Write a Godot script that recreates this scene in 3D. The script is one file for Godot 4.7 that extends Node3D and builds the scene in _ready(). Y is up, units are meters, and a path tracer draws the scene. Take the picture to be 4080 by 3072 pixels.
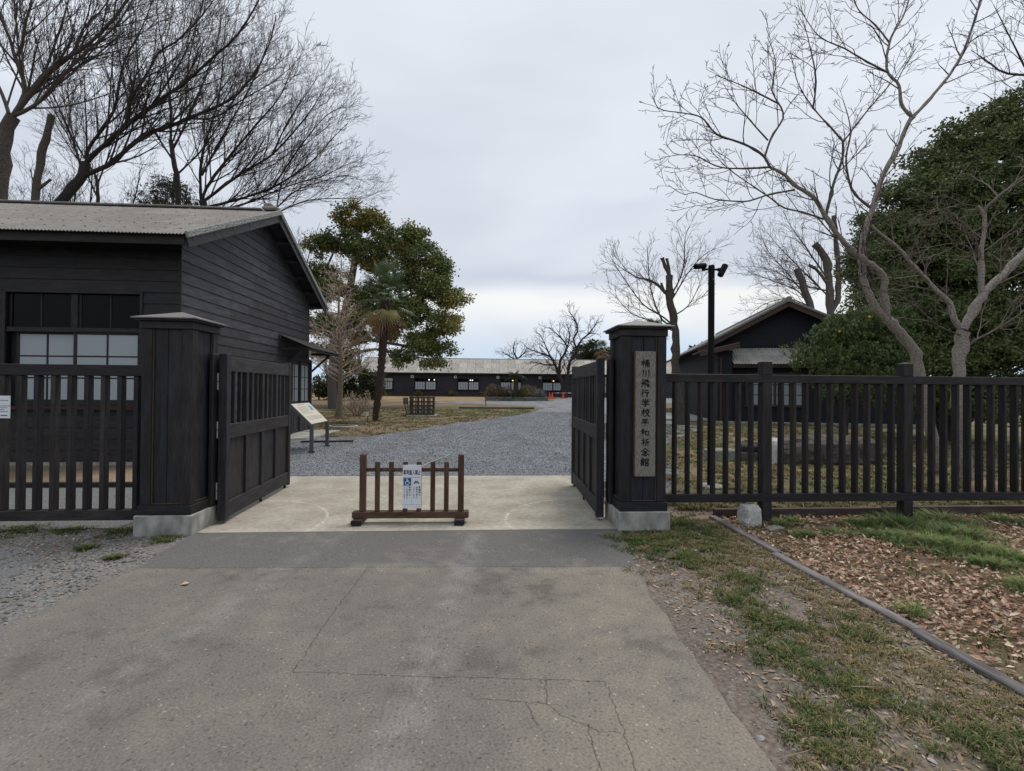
extends Node3D

# ------------------------------------------------------------------ helpers
# World: x to the right along the gate, y up, depth runs towards -z. pt(x, y, d) is the point d metres in front.
var M := {}
var taken := {}
var boxes := {}
var rng := RandomNumberGenerator.new()

func pt(x: float, y: float, d: float) -> Vector3:
	return Vector3(x, y, -d)

func ground_y(d: float) -> float:
	return clampf(0.0125 * (d - 8.8), 0.0, 0.66)

func numbered(called: String) -> String:
	var n: int = taken.get(called, 0)
	taken[called] = n + 1
	return called if n == 0 else "%s_%03d" % [called, n]

class MB:
	var v := PackedVector3Array()
	var n := PackedVector3Array()
	var c := PackedColorArray()
	var uv := PackedVector2Array()
	var col := Color(1, 1, 1)
	var xf := Transform3D()
	func tri(a: Vector3, b: Vector3, d: Vector3) -> void:
		a = xf * a
		b = xf * b
		d = xf * d
		var m := (b - a).cross(d - a).normalized()
		v.append(a); v.append(d); v.append(b)
		for i in 3:
			n.append(m); c.append(col)
	func quad(a: Vector3, b: Vector3, d: Vector3, e: Vector3) -> void:
		tri(a, b, d)
		tri(a, d, e)
	func box(p: Vector3, s: Vector3, b := Basis()) -> void:
		var h := s * 0.5
		var q := []
		for i in 8:
			q.append(p + b * Vector3(h.x * (1 if i & 1 else -1), h.y * (1 if i & 2 else -1), h.z * (1 if i & 4 else -1)))
		quad(q[0], q[2], q[3], q[1]); quad(q[4], q[5], q[7], q[6])
		quad(q[0], q[4], q[6], q[2]); quad(q[1], q[3], q[7], q[5])
		quad(q[0], q[1], q[5], q[4]); quad(q[2], q[6], q[7], q[3])
	func lathe(base: Vector3, axis: Vector3, prof: Array, sides := 12) -> void:
		# prof: [[along, radius], ...] along the axis; pieces are smooth round the axis
		var w := axis.normalized()
		var a := w.cross(Vector3.UP if absf(w.y) < 0.9 else Vector3.RIGHT).normalized()
		var b := w.cross(a)
		for k in prof.size() - 1:
			var p: Array = prof[k]
			var q: Array = prof[k + 1]
			var slope := Vector2(q[0] - p[0], q[1] - p[1]).normalized()
			for i in sides:
				var t0 := TAU * i / sides
				var t1 := TAU * (i + 1) / sides
				var d0 := a * cos(t0) + b * sin(t0)
				var d1 := a * cos(t1) + b * sin(t1)
				var n0 := (d0 * slope.x - w * slope.y).normalized()
				var n1 := (d1 * slope.x - w * slope.y).normalized()
				var A: Vector3 = base + w * p[0] + d0 * p[1]
				var B: Vector3 = base + w * p[0] + d1 * p[1]
				var C: Vector3 = base + w * q[0] + d1 * q[1]
				var D: Vector3 = base + w * q[0] + d0 * q[1]
				for vn in [[A, n0], [D, n0], [C, n1], [A, n0], [C, n1], [B, n1]]:
					v.append(xf * vn[0]); n.append(xf.basis * vn[1]); c.append(col)
	func prism(poly: Array, dir: Vector3) -> void:
		# poly: coplanar convex points, extruded by dir
		var mid := Vector3()
		for p in poly:
			mid += p
		mid = mid / poly.size() + dir * 0.5
		var k := poly.size()
		for i in range(1, k - 1):
			out3(poly[0], poly[i], poly[i + 1], mid)
			out3(poly[0] + dir, poly[i] + dir, poly[i + 1] + dir, mid)
		for i in k:
			var a: Vector3 = poly[i]
			var b: Vector3 = poly[(i + 1) % k]
			out3(a, b, b + dir, mid)
			out3(a, b + dir, a + dir, mid)
	func out3(a: Vector3, b: Vector3, d: Vector3, mid: Vector3) -> void:
		if (b - a).cross(d - a).dot((a + b + d) / 3.0 - mid) >= 0.0:
			tri(a, b, d)
		else:
			tri(a, d, b)
	func mesh(m: Material, colored := false) -> ArrayMesh:
		var arr := []
		arr.resize(Mesh.ARRAY_MAX)
		arr[Mesh.ARRAY_VERTEX] = v
		arr[Mesh.ARRAY_NORMAL] = n
		if colored:
			arr[Mesh.ARRAY_COLOR] = c
		if uv.size() == v.size():
			arr[Mesh.ARRAY_TEX_UV] = uv
		var am := ArrayMesh.new()
		am.add_surface_from_arrays(Mesh.PRIMITIVE_TRIANGLES, arr)
		am.surface_set_material(0, m)
		return am

# one named mesh under parent
func put(called: String, mesh: Mesh, parent: Node, at := Transform3D(), m: Material = null) -> MeshInstance3D:
	var o := MeshInstance3D.new()
	o.mesh = mesh
	o.transform = at
	if m:
		o.material_override = m
	o.name = numbered(called) if parent == self else called
	parent.add_child(o, true)
	return o

func built(called: String, b: MB, m: Material, parent: Node, colored := false) -> MeshInstance3D:
	return put(called, b.mesh(m, colored), parent)

func tag(o: Node, label: String, category: String, group := "", kind := "") -> Node:
	if label:
		o.set_meta("label", label)
	if category:
		o.set_meta("category", category)
	if group:
		o.set_meta("group", group)
	if kind:
		o.set_meta("kind", kind)
	return o

func thing(called: String, label: String, category: String, at := Vector3.ZERO, turn := 0.0, group := "") -> Node3D:
	var o := Node3D.new()
	o.name = numbered(called)
	add_child(o)
	o.position = at
	o.rotation.y = turn
	tag(o, label, category, group)
	return o

# chamfered box, shared between pieces of one size
func chamfered(s: Vector3, b: float) -> ArrayMesh:
	var key := "%.3f %.3f %.3f %.3f" % [s.x, s.y, s.z, b]
	if boxes.has(key):
		return boxes[key]
	var h := s * 0.5
	b = minf(b, 0.3 * minf(s.x, minf(s.y, s.z)))
	var q := MB.new()
	var corner := func(sx: float, sy: float, sz: float, ax: int) -> Vector3:
		var p := Vector3(sx * h.x, sy * h.y, sz * h.z)
		var cut := Vector3(sx * b, sy * b, sz * b)
		cut[ax] = 0.0
		return p - cut
	for ax in 3:
		var u := (ax + 1) % 3
		var w := (ax + 2) % 3
		for s0 in [-1.0, 1.0]:
			var f := []
			for k in [[-1.0, -1.0], [1.0, -1.0], [1.0, 1.0], [-1.0, 1.0]]:
				var sg := Vector3()
				sg[ax] = s0; sg[u] = k[0]; sg[w] = k[1]
				f.append(corner.call(sg.x, sg.y, sg.z, ax))
			q.out3(f[0], f[1], f[2], Vector3.ZERO)
			q.out3(f[0], f[2], f[3], Vector3.ZERO)
		for k in [[-1.0, -1.0], [1.0, -1.0], [1.0, 1.0], [-1.0, 1.0]]:   # edges along ax
			var e := []
			for s0 in [-1.0, 1.0]:
				var sg := Vector3()
				sg[ax] = s0; sg[u] = k[0]; sg[w] = k[1]
				e.append(corner.call(sg.x, sg.y, sg.z, u))
				e.append(corner.call(sg.x, sg.y, sg.z, w))
			q.out3(e[0], e[1], e[3], Vector3.ZERO)
			q.out3(e[0], e[3], e[2], Vector3.ZERO)
	for sx in [-1.0, 1.0]:
		for sy in [-1.0, 1.0]:
			for sz in [-1.0, 1.0]:
				q.out3(corner.call(sx, sy, sz, 0), corner.call(sx, sy, sz, 1), corner.call(sx, sy, sz, 2), Vector3.ZERO)
	var m := q.mesh(null)
	boxes[key] = m
	return m

# a chamfered box from low corner to high corner, given as x, y and depth ranges relative to the parent
func bar(called: String, parent: Node, m: Material, x0: float, x1: float, y0: float, y1: float, z0: float, z1: float, bev := 0.004) -> MeshInstance3D:
	var s := Vector3(absf(x1 - x0), absf(y1 - y0), absf(z1 - z0))
	var c := Vector3((x0 + x1) * 0.5, (y0 + y1) * 0.5, (z0 + z1) * 0.5)
	return put(called, chamfered(s, bev), parent, Transform3D(Basis(), c), m)

# a chamfered bar between two points
func beam(called: String, parent: Node, m: Material, a: Vector3, b: Vector3, w: float, h: float, up := Vector3.UP) -> MeshInstance3D:
	var z := (b - a).normalized()
	var x := up.cross(z).normalized()
	var y := z.cross(x)
	return put(called, chamfered(Vector3(w, h, a.distance_to(b)), 0.004), parent, Transform3D(Basis(x, y, z), (a + b) * 0.5), m)

# ------------------------------------------------------------------ materials
func lin(r: float, g: float, b: float) -> Color:
	return Color(r, g, b).linear_to_srgb()

func noise(kind: int, freq: float, seed_: int, oct := 4) -> FastNoiseLite:
	var f := FastNoiseLite.new()
	f.noise_type = kind
	f.frequency = freq
	f.seed = seed_
	f.fractal_octaves = oct
	if oct <= 1:
		f.fractal_type = FastNoiseLite.FRACTAL_NONE
	return f

func ntex(f: FastNoiseLite, ramp: Array, size := 512) -> NoiseTexture2D:
	var t := NoiseTexture2D.new()
	t.width = size
	t.height = size
	t.seamless = true
	t.generate_mipmaps = false
	t.noise = f
	if ramp:
		var g := Gradient.new()
		var off := PackedFloat32Array()
		var cs := PackedColorArray()
		for r in ramp:
			off.append(r[0])
			cs.append(lin(r[1], r[2], r[3]))
		g.offsets = off
		g.colors = cs
		t.color_ramp = g
	return t

func plain(r: float, g: float, b: float, rough := 0.8, spec := 0.35, metal := 0.0) -> StandardMaterial3D:
	var m := StandardMaterial3D.new()
	m.albedo_color = lin(r, g, b)
	m.roughness = rough
	m.metallic_specular = spec
	m.metallic = metal
	return m

func grained(tex: Texture2D, scale: Vector3, tint := Color(1, 1, 1), rough := 0.8, spec := 0.35, bump: Texture2D = null, depth := 0.0) -> StandardMaterial3D:
	var m := StandardMaterial3D.new()
	m.albedo_texture = tex
	m.albedo_color = tint.linear_to_srgb()
	m.roughness = rough
	m.metallic_specular = spec
	m.uv1_triplanar = true
	m.uv1_world_triplanar = true
	m.uv1_scale = scale
	if bump:
		m.heightmap_enabled = true
		m.heightmap_texture = bump
		m.heightmap_scale = depth
	return m

func make_materials() -> void:
	var sm := FastNoiseLite.TYPE_SIMPLEX_SMOOTH
	var fine := ntex(noise(sm, 0.035, 3, 5), [[0.0, 0.38, 0.38, 0.38], [0.5, 0.68, 0.68, 0.68], [1.0, 1.0, 1.0, 1.0]])
	var wood := ntex(noise(sm, 0.03, 11, 5), [[0.0, 0.34, 0.32, 0.31], [0.35, 0.60, 0.57, 0.55], [0.55, 0.74, 0.73, 0.75], [0.75, 0.84, 0.86, 0.92], [1.0, 1.0, 1.0, 1.0]])
	var wear := ntex(noise(sm, 0.014, 13, 5), [[0.0, 0.34, 0.31, 0.30], [0.4, 0.55, 0.53, 0.53], [0.6, 0.72, 0.72, 0.75], [0.8, 0.84, 0.85, 0.9], [1.0, 1.0, 0.98, 0.96]])
	var relief := ntex(noise(sm, 0.05, 5, 4), [])
	M.fine = fine
	# dark stained timber: one texture, stretched along the grain of the piece
	var tones := {
		"fence": [[0.044, 0.038, 0.039], [0.032, 0.029, 0.033], [0.060, 0.050, 0.048]],
		"pillar": [[0.030, 0.030, 0.034], [0.042, 0.039, 0.040], [0.032, 0.036, 0.047]],
		"gate": [[0.066, 0.062, 0.063], [0.050, 0.049, 0.055], [0.058, 0.052, 0.052]],
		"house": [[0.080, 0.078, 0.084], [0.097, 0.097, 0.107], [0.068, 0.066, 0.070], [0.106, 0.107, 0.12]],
		"front": [[0.036, 0.035, 0.035], [0.042, 0.038, 0.037], [0.033, 0.034, 0.035]],  # house front toned darker than the gable, eave shade put into the colour
		"brown": [[0.16, 0.088, 0.052], [0.148, 0.08, 0.047], [0.175, 0.097, 0.058]],
		"crate": [[0.13, 0.105, 0.088], [0.165, 0.135, 0.115], [0.11, 0.09, 0.08]],
		"plank": [[0.30, 0.28, 0.27], [0.33, 0.31, 0.30], [0.26, 0.245, 0.24]],
		"old": [[0.27, 0.25, 0.24], [0.21, 0.197, 0.193], [0.34, 0.315, 0.3]],
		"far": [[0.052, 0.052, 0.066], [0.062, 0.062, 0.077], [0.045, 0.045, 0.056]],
	}
	for k in tones:
		for axis in ["v", "h", "z"]:
			var s: Vector3 = {"v": Vector3(5.0, 0.35, 5.0), "h": Vector3(0.35, 5.0, 5.0), "z": Vector3(5.0, 5.0, 0.35)}[axis]
			var list := []
			for t in tones[k]:
				var f := 1.1
				var m := grained(wood, s, Color(t[0] * f, t[1] * f, t[2] * f), 0.6, 0.4, relief, 0.12)
				m.uv1_offset = Vector3(list.size() * 0.37, list.size() * 0.53, list.size() * 0.19)
				m.detail_enabled = true
				m.detail_albedo = wear
				m.detail_blend_mode = BaseMaterial3D.BLEND_MODE_MUL
				m.detail_uv_layer = BaseMaterial3D.DETAIL_UV_2
				m.uv2_triplanar = true
				m.uv2_world_triplanar = true
				m.uv2_scale = s * Vector3(0.3, 0.7, 0.3) if axis == "v" else (s * Vector3(0.7, 0.3, 0.3) if axis == "h" else s * Vector3(0.3, 0.3, 0.7))
				list.append(m)
			M[k + "_" + axis] = list
	var conc := ntex(noise(sm, 0.012, 21, 6), [[0.0, 0.16, 0.16, 0.145], [0.4, 0.26, 0.26, 0.235], [0.65, 0.33, 0.33, 0.30], [1.0, 0.42, 0.42, 0.385]])
	M.concrete = grained(conc, Vector3(0.9, 0.5, 0.9), Color(1, 1, 1), 0.9, 0.3, relief, 0.15)
	M.edge_tan = grained(fine, Vector3(9, 1.0, 9), Color(0.22, 0.13, 0.075), 0.85, 0.25)
	M.concrete_pale = grained(conc, Vector3(0.3, 0.3, 0.3), Color(1.25, 1.25, 1.25), 0.9, 0.3, relief, 0.1)
	var slate := ntex(noise(sm, 0.015, 31, 5), [[0.0, 0.13, 0.12, 0.11], [0.45, 0.23, 0.215, 0.20], [0.7, 0.27, 0.255, 0.24], [1.0, 0.33, 0.315, 0.295]])
	M.slate = []
	for k in 4:
		var m := grained(slate, Vector3(0.8, 0.8, 0.8), Color(1, 1, 1) * [1.0, 0.93, 1.07, 0.97][k], 0.92, 0.25, relief, 0.1)
		m.uv1_offset = Vector3(k * 0.31, k * 0.17, k * 0.43)
		M.slate.append(m)
	M.slate_far = []
	var slate_far := ntex(noise(sm, 0.02, 33, 5), [[0.0, 0.20, 0.19, 0.17], [0.4, 0.34, 0.325, 0.295], [0.7, 0.41, 0.39, 0.36], [1.0, 0.52, 0.50, 0.465]])
	for k in 5:
		var m := grained(slate_far, Vector3(0.35, 0.12, 0.12), Color(1, 1, 1) * [1.0, 0.9, 1.08, 0.96, 0.84][k], 0.92, 0.25)
		m.uv1_offset = Vector3(k * 0.31, k * 0.17, k * 0.43)
		M.slate_far.append(m)
	M.verge = grained(ntex(noise(sm, 0.03, 35, 5), [[0.0, 0.05, 0.055, 0.05], [0.35, 0.16, 0.17, 0.16], [0.6, 0.3, 0.31, 0.3], [1.0, 0.42, 0.43, 0.42]]), Vector3(0.7, 1.6, 0.7), Color(1, 1, 1), 0.9, 0.3)
	M.cap_metal = grained(fine, Vector3(1.5, 1.5, 1.5), Color(0.25, 0.228, 0.22), 0.5, 0.5)
	M.cap_edge = plain(0.03, 0.028, 0.028, 0.6)
	M.steel = plain(0.42, 0.40, 0.36, 0.4, 0.5, 0.7)
	M.black_metal = plain(0.008, 0.008, 0.010, 0.5, 0.22)
	M.grey_metal = plain(0.085, 0.085, 0.085, 0.5, 0.4)
	M.rubber = plain(0.012, 0.016, 0.024, 0.7)
	M.white_board = plain(0.68, 0.70, 0.74, 0.5, 0.4)
	M.ink = plain(0.02, 0.02, 0.025, 0.8, 0.2)
	M.ink_blue = plain(0.012, 0.10, 0.26, 0.6, 0.3)
	M.frosted = plain(0.33, 0.37, 0.39, 0.4, 0.4)
	M.frosted_far = plain(0.42, 0.47, 0.51, 0.5, 0.4)
	M.dark_glass = plain(0.003, 0.004, 0.004, 0.12, 0.2)
	M.copper_wood = grained(wood, Vector3(0.35, 5, 5), Color(0.075, 0.042, 0.032), 0.8, 0.3)
	M.brown_dark = grained(wood, Vector3(0.35, 5, 5), Color(0.12, 0.09, 0.075), 0.8, 0.3)
	M.canopy = [grained(wood, Vector3(0.35, 5, 5), Color(0.085, 0.075, 0.07), 0.85, 0.3), grained(wood, Vector3(0.35, 5, 5), Color(0.065, 0.057, 0.053), 0.85, 0.3)]
	M.black_wall = grained(wood, Vector3(8, 0.3, 8), Color(0.036, 0.038, 0.048), 0.75, 0.3)
	M.copper = plain(0.10, 0.045, 0.032, 0.6, 0.4)
	M.cone_orange = plain(0.75, 0.085, 0.03, 0.6, 0.4)
	M.dark_interior = plain(0.006, 0.006, 0.007, 0.9, 0.1)
	M.foliage = plain(1, 1, 1, 0.55, 0.4)
	M.foliage.vertex_color_use_as_albedo = true
	M.foliage.backlight_enabled = true
	M.foliage.backlight = lin(0.08, 0.09, 0.02)
	M.litter = plain(1, 1, 1, 0.85, 0.25)
	M.litter.vertex_color_use_as_albedo = true
	M.stone = grained(fine, Vector3(9, 9, 9), Color(1, 1, 1), 0.9, 0.3)
	M.stone.vertex_color_use_as_albedo = true
	var bark := ntex(noise(sm, 0.02, 41, 6), [[0.0, 0.2, 0.19, 0.18], [0.32, 0.42, 0.41, 0.40], [0.5, 0.66, 0.65, 0.62], [0.68, 0.8, 0.79, 0.76], [1.0, 1.0, 0.99, 0.96]])
	M.bark_dark = grained(bark, Vector3(2.5, 0.8, 2.5), Color(0.075, 0.066, 0.066), 0.9, 0.2)
	M.bark_mid = grained(bark, Vector3(2.5, 0.8, 2.5), Color(0.15, 0.132, 0.12), 0.9, 0.2)
	M.bark_pale = grained(bark, Vector3(2.2, 3.2, 2.2), Color(0.44, 0.395, 0.36), 0.9, 0.2, relief, 0.6)
	M.bark_grey = grained(bark, Vector3(4.0, 2.0, 4.0), Color(0.19, 0.17, 0.162), 0.9, 0.2)
	M.bark_tan = grained(bark, Vector3(2.5, 1.0, 2.5), Color(0.36, 0.29, 0.22), 0.9, 0.2)
	M.twig = plain(0.08, 0.069, 0.068, 0.9, 0.2)
	M.twig_pale = plain(0.2, 0.165, 0.145, 0.9, 0.2)
	M.twig_tan = plain(0.42, 0.34, 0.27, 0.9, 0.2)
	M.cream = plain(0.56, 0.53, 0.44, 0.45, 0.4)
	M.log_tan = grained(wood, Vector3(4, 0.5, 4), Color(0.27, 0.21, 0.14), 0.9, 0.2)
	M.bed_edge = [grained(conc, Vector3(0.5, 0.8, 0.5), Color(0.55, 0.58, 0.58), 0.9), grained(conc, Vector3(0.5, 0.8, 0.5), Color(0.42, 0.45, 0.46), 0.9)]
	M.rock = grained(ntex(noise(sm, 0.015, 51, 6), [[0.0, 0.04, 0.035, 0.03], [0.5, 0.10, 0.09, 0.08], [1.0, 0.2, 0.185, 0.17]]), Vector3(0.8, 0.8, 0.8), Color(1, 1, 1), 0.95, 0.2, relief, 2.0)
	M.granite_dull = grained(conc, Vector3(2, 2, 2), Color(0.8, 0.77, 0.72), 0.95, 0.2)
	M.granite = grained(ntex(noise(sm, 0.05, 53, 5), [[0.0, 0.32, 0.31, 0.285], [0.5, 0.55, 0.54, 0.51], [1.0, 0.7, 0.69, 0.67]]), Vector3(2.5, 2.5, 2.5), Color(1, 1, 1), 0.95, 0.2, relief, 1.2)

# ------------------------------------------------------------------ camera, sky, sun
func make_camera_and_light() -> void:
	var cam := Camera3D.new()
	cam.name = "camera"
	cam.position = Vector3(0, 1.55, 0)
	cam.rotation = Vector3(0.0084, -0.0646, 0.0083)
	cam.fov = 76.7
	cam.near = 0.05
	cam.far = 2000.0
	add_child(cam)
	var w := 1024
	var h := 512
	var im := Image.create_empty(w, h, false, Image.FORMAT_RGBF)
	var cloud := noise(FastNoiseLite.TYPE_SIMPLEX_SMOOTH, 0.55, 7, 5)
	var wide := noise(FastNoiseLite.TYPE_SIMPLEX_SMOOTH, 0.9, 19, 3)
	for j in h:
		var el := PI * (0.5 - (j + 0.5) / h)
		var deg := rad_to_deg(el)
		for i in w:
			if el <= 0.0:
				im.set_pixel(i, j, Color(0.16, 0.16, 0.155))
				continue
			var az := TAU * (i + 0.5) / w
			var dir := Vector3(sin(az) * cos(el), sin(el), cos(az) * cos(el))
			var q := 1.0 / (dir.y + 0.22)
			var k := cloud.get_noise_3d(dir.x * q, dir.z * q, 1.7)
			var s := wide.get_noise_3d(dir.x * 1.6, dir.y * 7.0, dir.z * 1.6)
			var c := Vector3(0.575, 0.612, 0.672) * (1.0 + 0.2 * k + 0.09 * s)
			c = c.lerp(Vector3(0.49, 0.54, 0.63), clampf(-k * 0.9 - s * 0.3, 0.0, 0.55))
			# a darker bank of cloud low down, a brighter break under it, then pale blue air at the horizon
			var bank := exp(-pow((deg - 15.0 - 9.0 * s) / 4.5, 2.0)) * clampf(0.75 + 1.2 * k + 0.8 * s, 0.0, 1.0)
			c = c.lerp(Vector3(0.45, 0.49, 0.57), 0.85 * bank)
			var gap := exp(-pow((deg - 8.6 - 5.0 * s) / 2.4, 2.0)) * clampf(0.7 + 1.0 * s, 0.0, 1.0)
			c = c.lerp(Vector3(0.74, 0.745, 0.73), 0.85 * gap)
			var air := clampf((6.0 + 2.5 * k + 3.0 * s - deg) / 3.0, 0.0, 1.0)
			c = c.lerp(Vector3(0.44, 0.56, 0.69), 0.8 * air)
			im.set_pixel(i, j, Color(c.x, c.y, c.z))
	var sky := Sky.new()
	var sm := PanoramaSkyMaterial.new()
	sm.panorama = ImageTexture.create_from_image(im)
	sky.sky_material = sm
	var e := Environment.new()
	e.background_mode = Environment.BG_SKY
	e.sky = sky
	e.tonemap_mode = Environment.TONE_MAPPER_LINEAR
	e.tonemap_exposure = 1.3
	e.sdfgi_enabled = true
	e.ssao_enabled = true
	e.ssil_enabled = true
	var we := WorldEnvironment.new()
	we.name = "world"
	we.environment = e
	add_child(we)
	var sun := DirectionalLight3D.new()
	sun.name = "sun"
	sun.light_energy = 0.5
	sun.light_color = Color(1.0, 0.965, 0.92)
	sun.light_angular_distance = 22.0
	sun.shadow_enabled = true
	add_child(sun)
	sun.look_at_from_position(Vector3.ZERO, -Vector3(0.3, 0.85, -0.25))

# ------------------------------------------------------------------ ground
func stamp(data: PackedByteArray, w: int, h: int, pts: Array, width: float, dark: float, wob: FastNoiseLite) -> void:
	for k in pts.size() - 1:
		var a: Vector2 = pts[k]
		var b: Vector2 = pts[k + 1]
		var n := int(a.distance_to(b)) * 2 + 1
		for i in n:
			var p := a.lerp(b, float(i) / n)
			p += Vector2(wob.get_noise_2d(p.y * 1.0, p.x * 1.0), wob.get_noise_2d(p.x, p.y + 500.0)) * 2.6
			var r := width * (0.35 + 0.9 * absf(wob.get_noise_2d(p.x * 2.0 + 90.0, p.y * 2.0)))
			var ri := int(ceil(r))
			for dy in range(-ri, ri + 1):
				for dx in range(-ri, ri + 1):
					if dx * dx + dy * dy > r * r + 0.3:
						continue
					var x := int(p.x) + dx
					var y := int(p.y) + dy
					if x < 0 or y < 0 or x >= w or y >= h:
						continue
					var o := (y * w + x) * 3
					for ch in 3:
						data[o + ch] = int(data[o + ch] * dark)

func flat_sheet(poly: PackedVector2Array, lift: float, uvr := Rect2()) -> MB:
	# poly in (x, depth); laid at ground height plus lift
	var b := MB.new()
	var idx := Geometry2D.triangulate_polygon(poly)
	for i in range(0, idx.size(), 3):
		var q := []
		for k in 3:
			q.append(poly[idx[i + k]])
		if (q[1] - q[0]).cross(q[2] - q[0]) < 0.0:
			var t = q[1]
			q[1] = q[2]
			q[2] = t
		for k in [0, 2, 1]:
			b.v.append(pt(q[k].x, ground_y(q[k].y) + lift, q[k].y))
			b.n.append(Vector3.UP)
			b.c.append(Color(1, 1, 1))
			if uvr.size.x > 0.0:
				b.uv.append((q[k] - uvr.position) / uvr.size)
	return b

func ragged(pts: Array, step: float, amp: float, seed_: int, keep := []) -> PackedVector2Array:
	# subdivides an outline and makes its edges uneven; edges listed in keep stay straight
	var f := noise(FastNoiseLite.TYPE_SIMPLEX_SMOOTH, 0.9, seed_, 3)
	var out := PackedVector2Array()
	for k in pts.size():
		var a: Vector2 = pts[k]
		var b: Vector2 = pts[(k + 1) % pts.size()]
		out.append(a)
		if k in keep:
			continue
		var n := int(a.distance_to(b) / step)
		var side := (b - a).orthogonal().normalized()
		for i in range(1, n):
			var p := a.lerp(b, float(i) / n)
			out.append(p + side * amp * f.get_noise_2d(p.x * 2.0, p.y * 2.0))
	return out

func ground_colour(x: float, d: float, f: FastNoiseLite, g: FastNoiseLite) -> Color:
	var a := f.get_noise_2d(x * 1.0, d * 1.0)
	var b := g.get_noise_2d(x, d)
	var dry := Color(0.22, 0.17, 0.115)
	var olive := Color(0.125, 0.115, 0.055)
	var green := Color(0.085, 0.12, 0.04)
	var dirt := Color(0.15, 0.115, 0.09)
	var c: Color
	if d < 5.75 and x > 0.5 and x < 2.86:
		c = Color(0.17, 0.145, 0.125).lerp(Color(0.10, 0.085, 0.07), clampf(0.5 + b, 0, 1)).lerp(olive, clampf(a * 2.0, 0, 0.7))
	elif d < 6.2 and x >= 2.86:
		c = Color(0.12, 0.085, 0.06).lerp(olive, clampf(a * 2.0, 0, 0.8))
	elif d < 5.6 and x < -2.0:
		c = Color(0.16, 0.155, 0.15).lerp(Color(0.12, 0.095, 0.07), clampf(0.3 + b - (3.8 + x) * 0.2, 0, 1))
	elif x < -5.0 and d < 8.0:
		c = Color(0.17, 0.17, 0.17).lerp(Color(0.13, 0.11, 0.09), clampf(0.3 + b, 0, 1))
	elif x < -5.0 and d < 10.2:
		c = Color(0.30, 0.235, 0.165).lerp(Color(0.20, 0.15, 0.10), clampf(0.5 + b * 1.5, 0, 1))
	elif x > 2.0 and d < 20.0:
		c = olive.lerp(dry, clampf(0.45 + a * 1.5, 0, 1)).lerp(dirt, clampf(b * 1.8, 0, 0.8)).lerp(green, clampf(-a * 1.5 - b, 0, 0.8))
	else:
		c = dry.lerp(olive, clampf(0.35 + a * 1.6, 0, 1)).lerp(dirt, clampf(0.15 + b * 1.6, 0, 0.85))
		if d > 25.5 and d < 34.0:
			c = c.lerp(green, clampf(0.55 + a * 1.4 - absf(d - 29.0) * 0.12, 0, 0.85))
		if d > 44.0 and x < 1.0:
			c = c.lerp(Color(0.33, 0.235, 0.14), clampf(0.6 + a, 0, 1))
	return c * (1.3 if d < 6.2 else 1.05)

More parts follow.
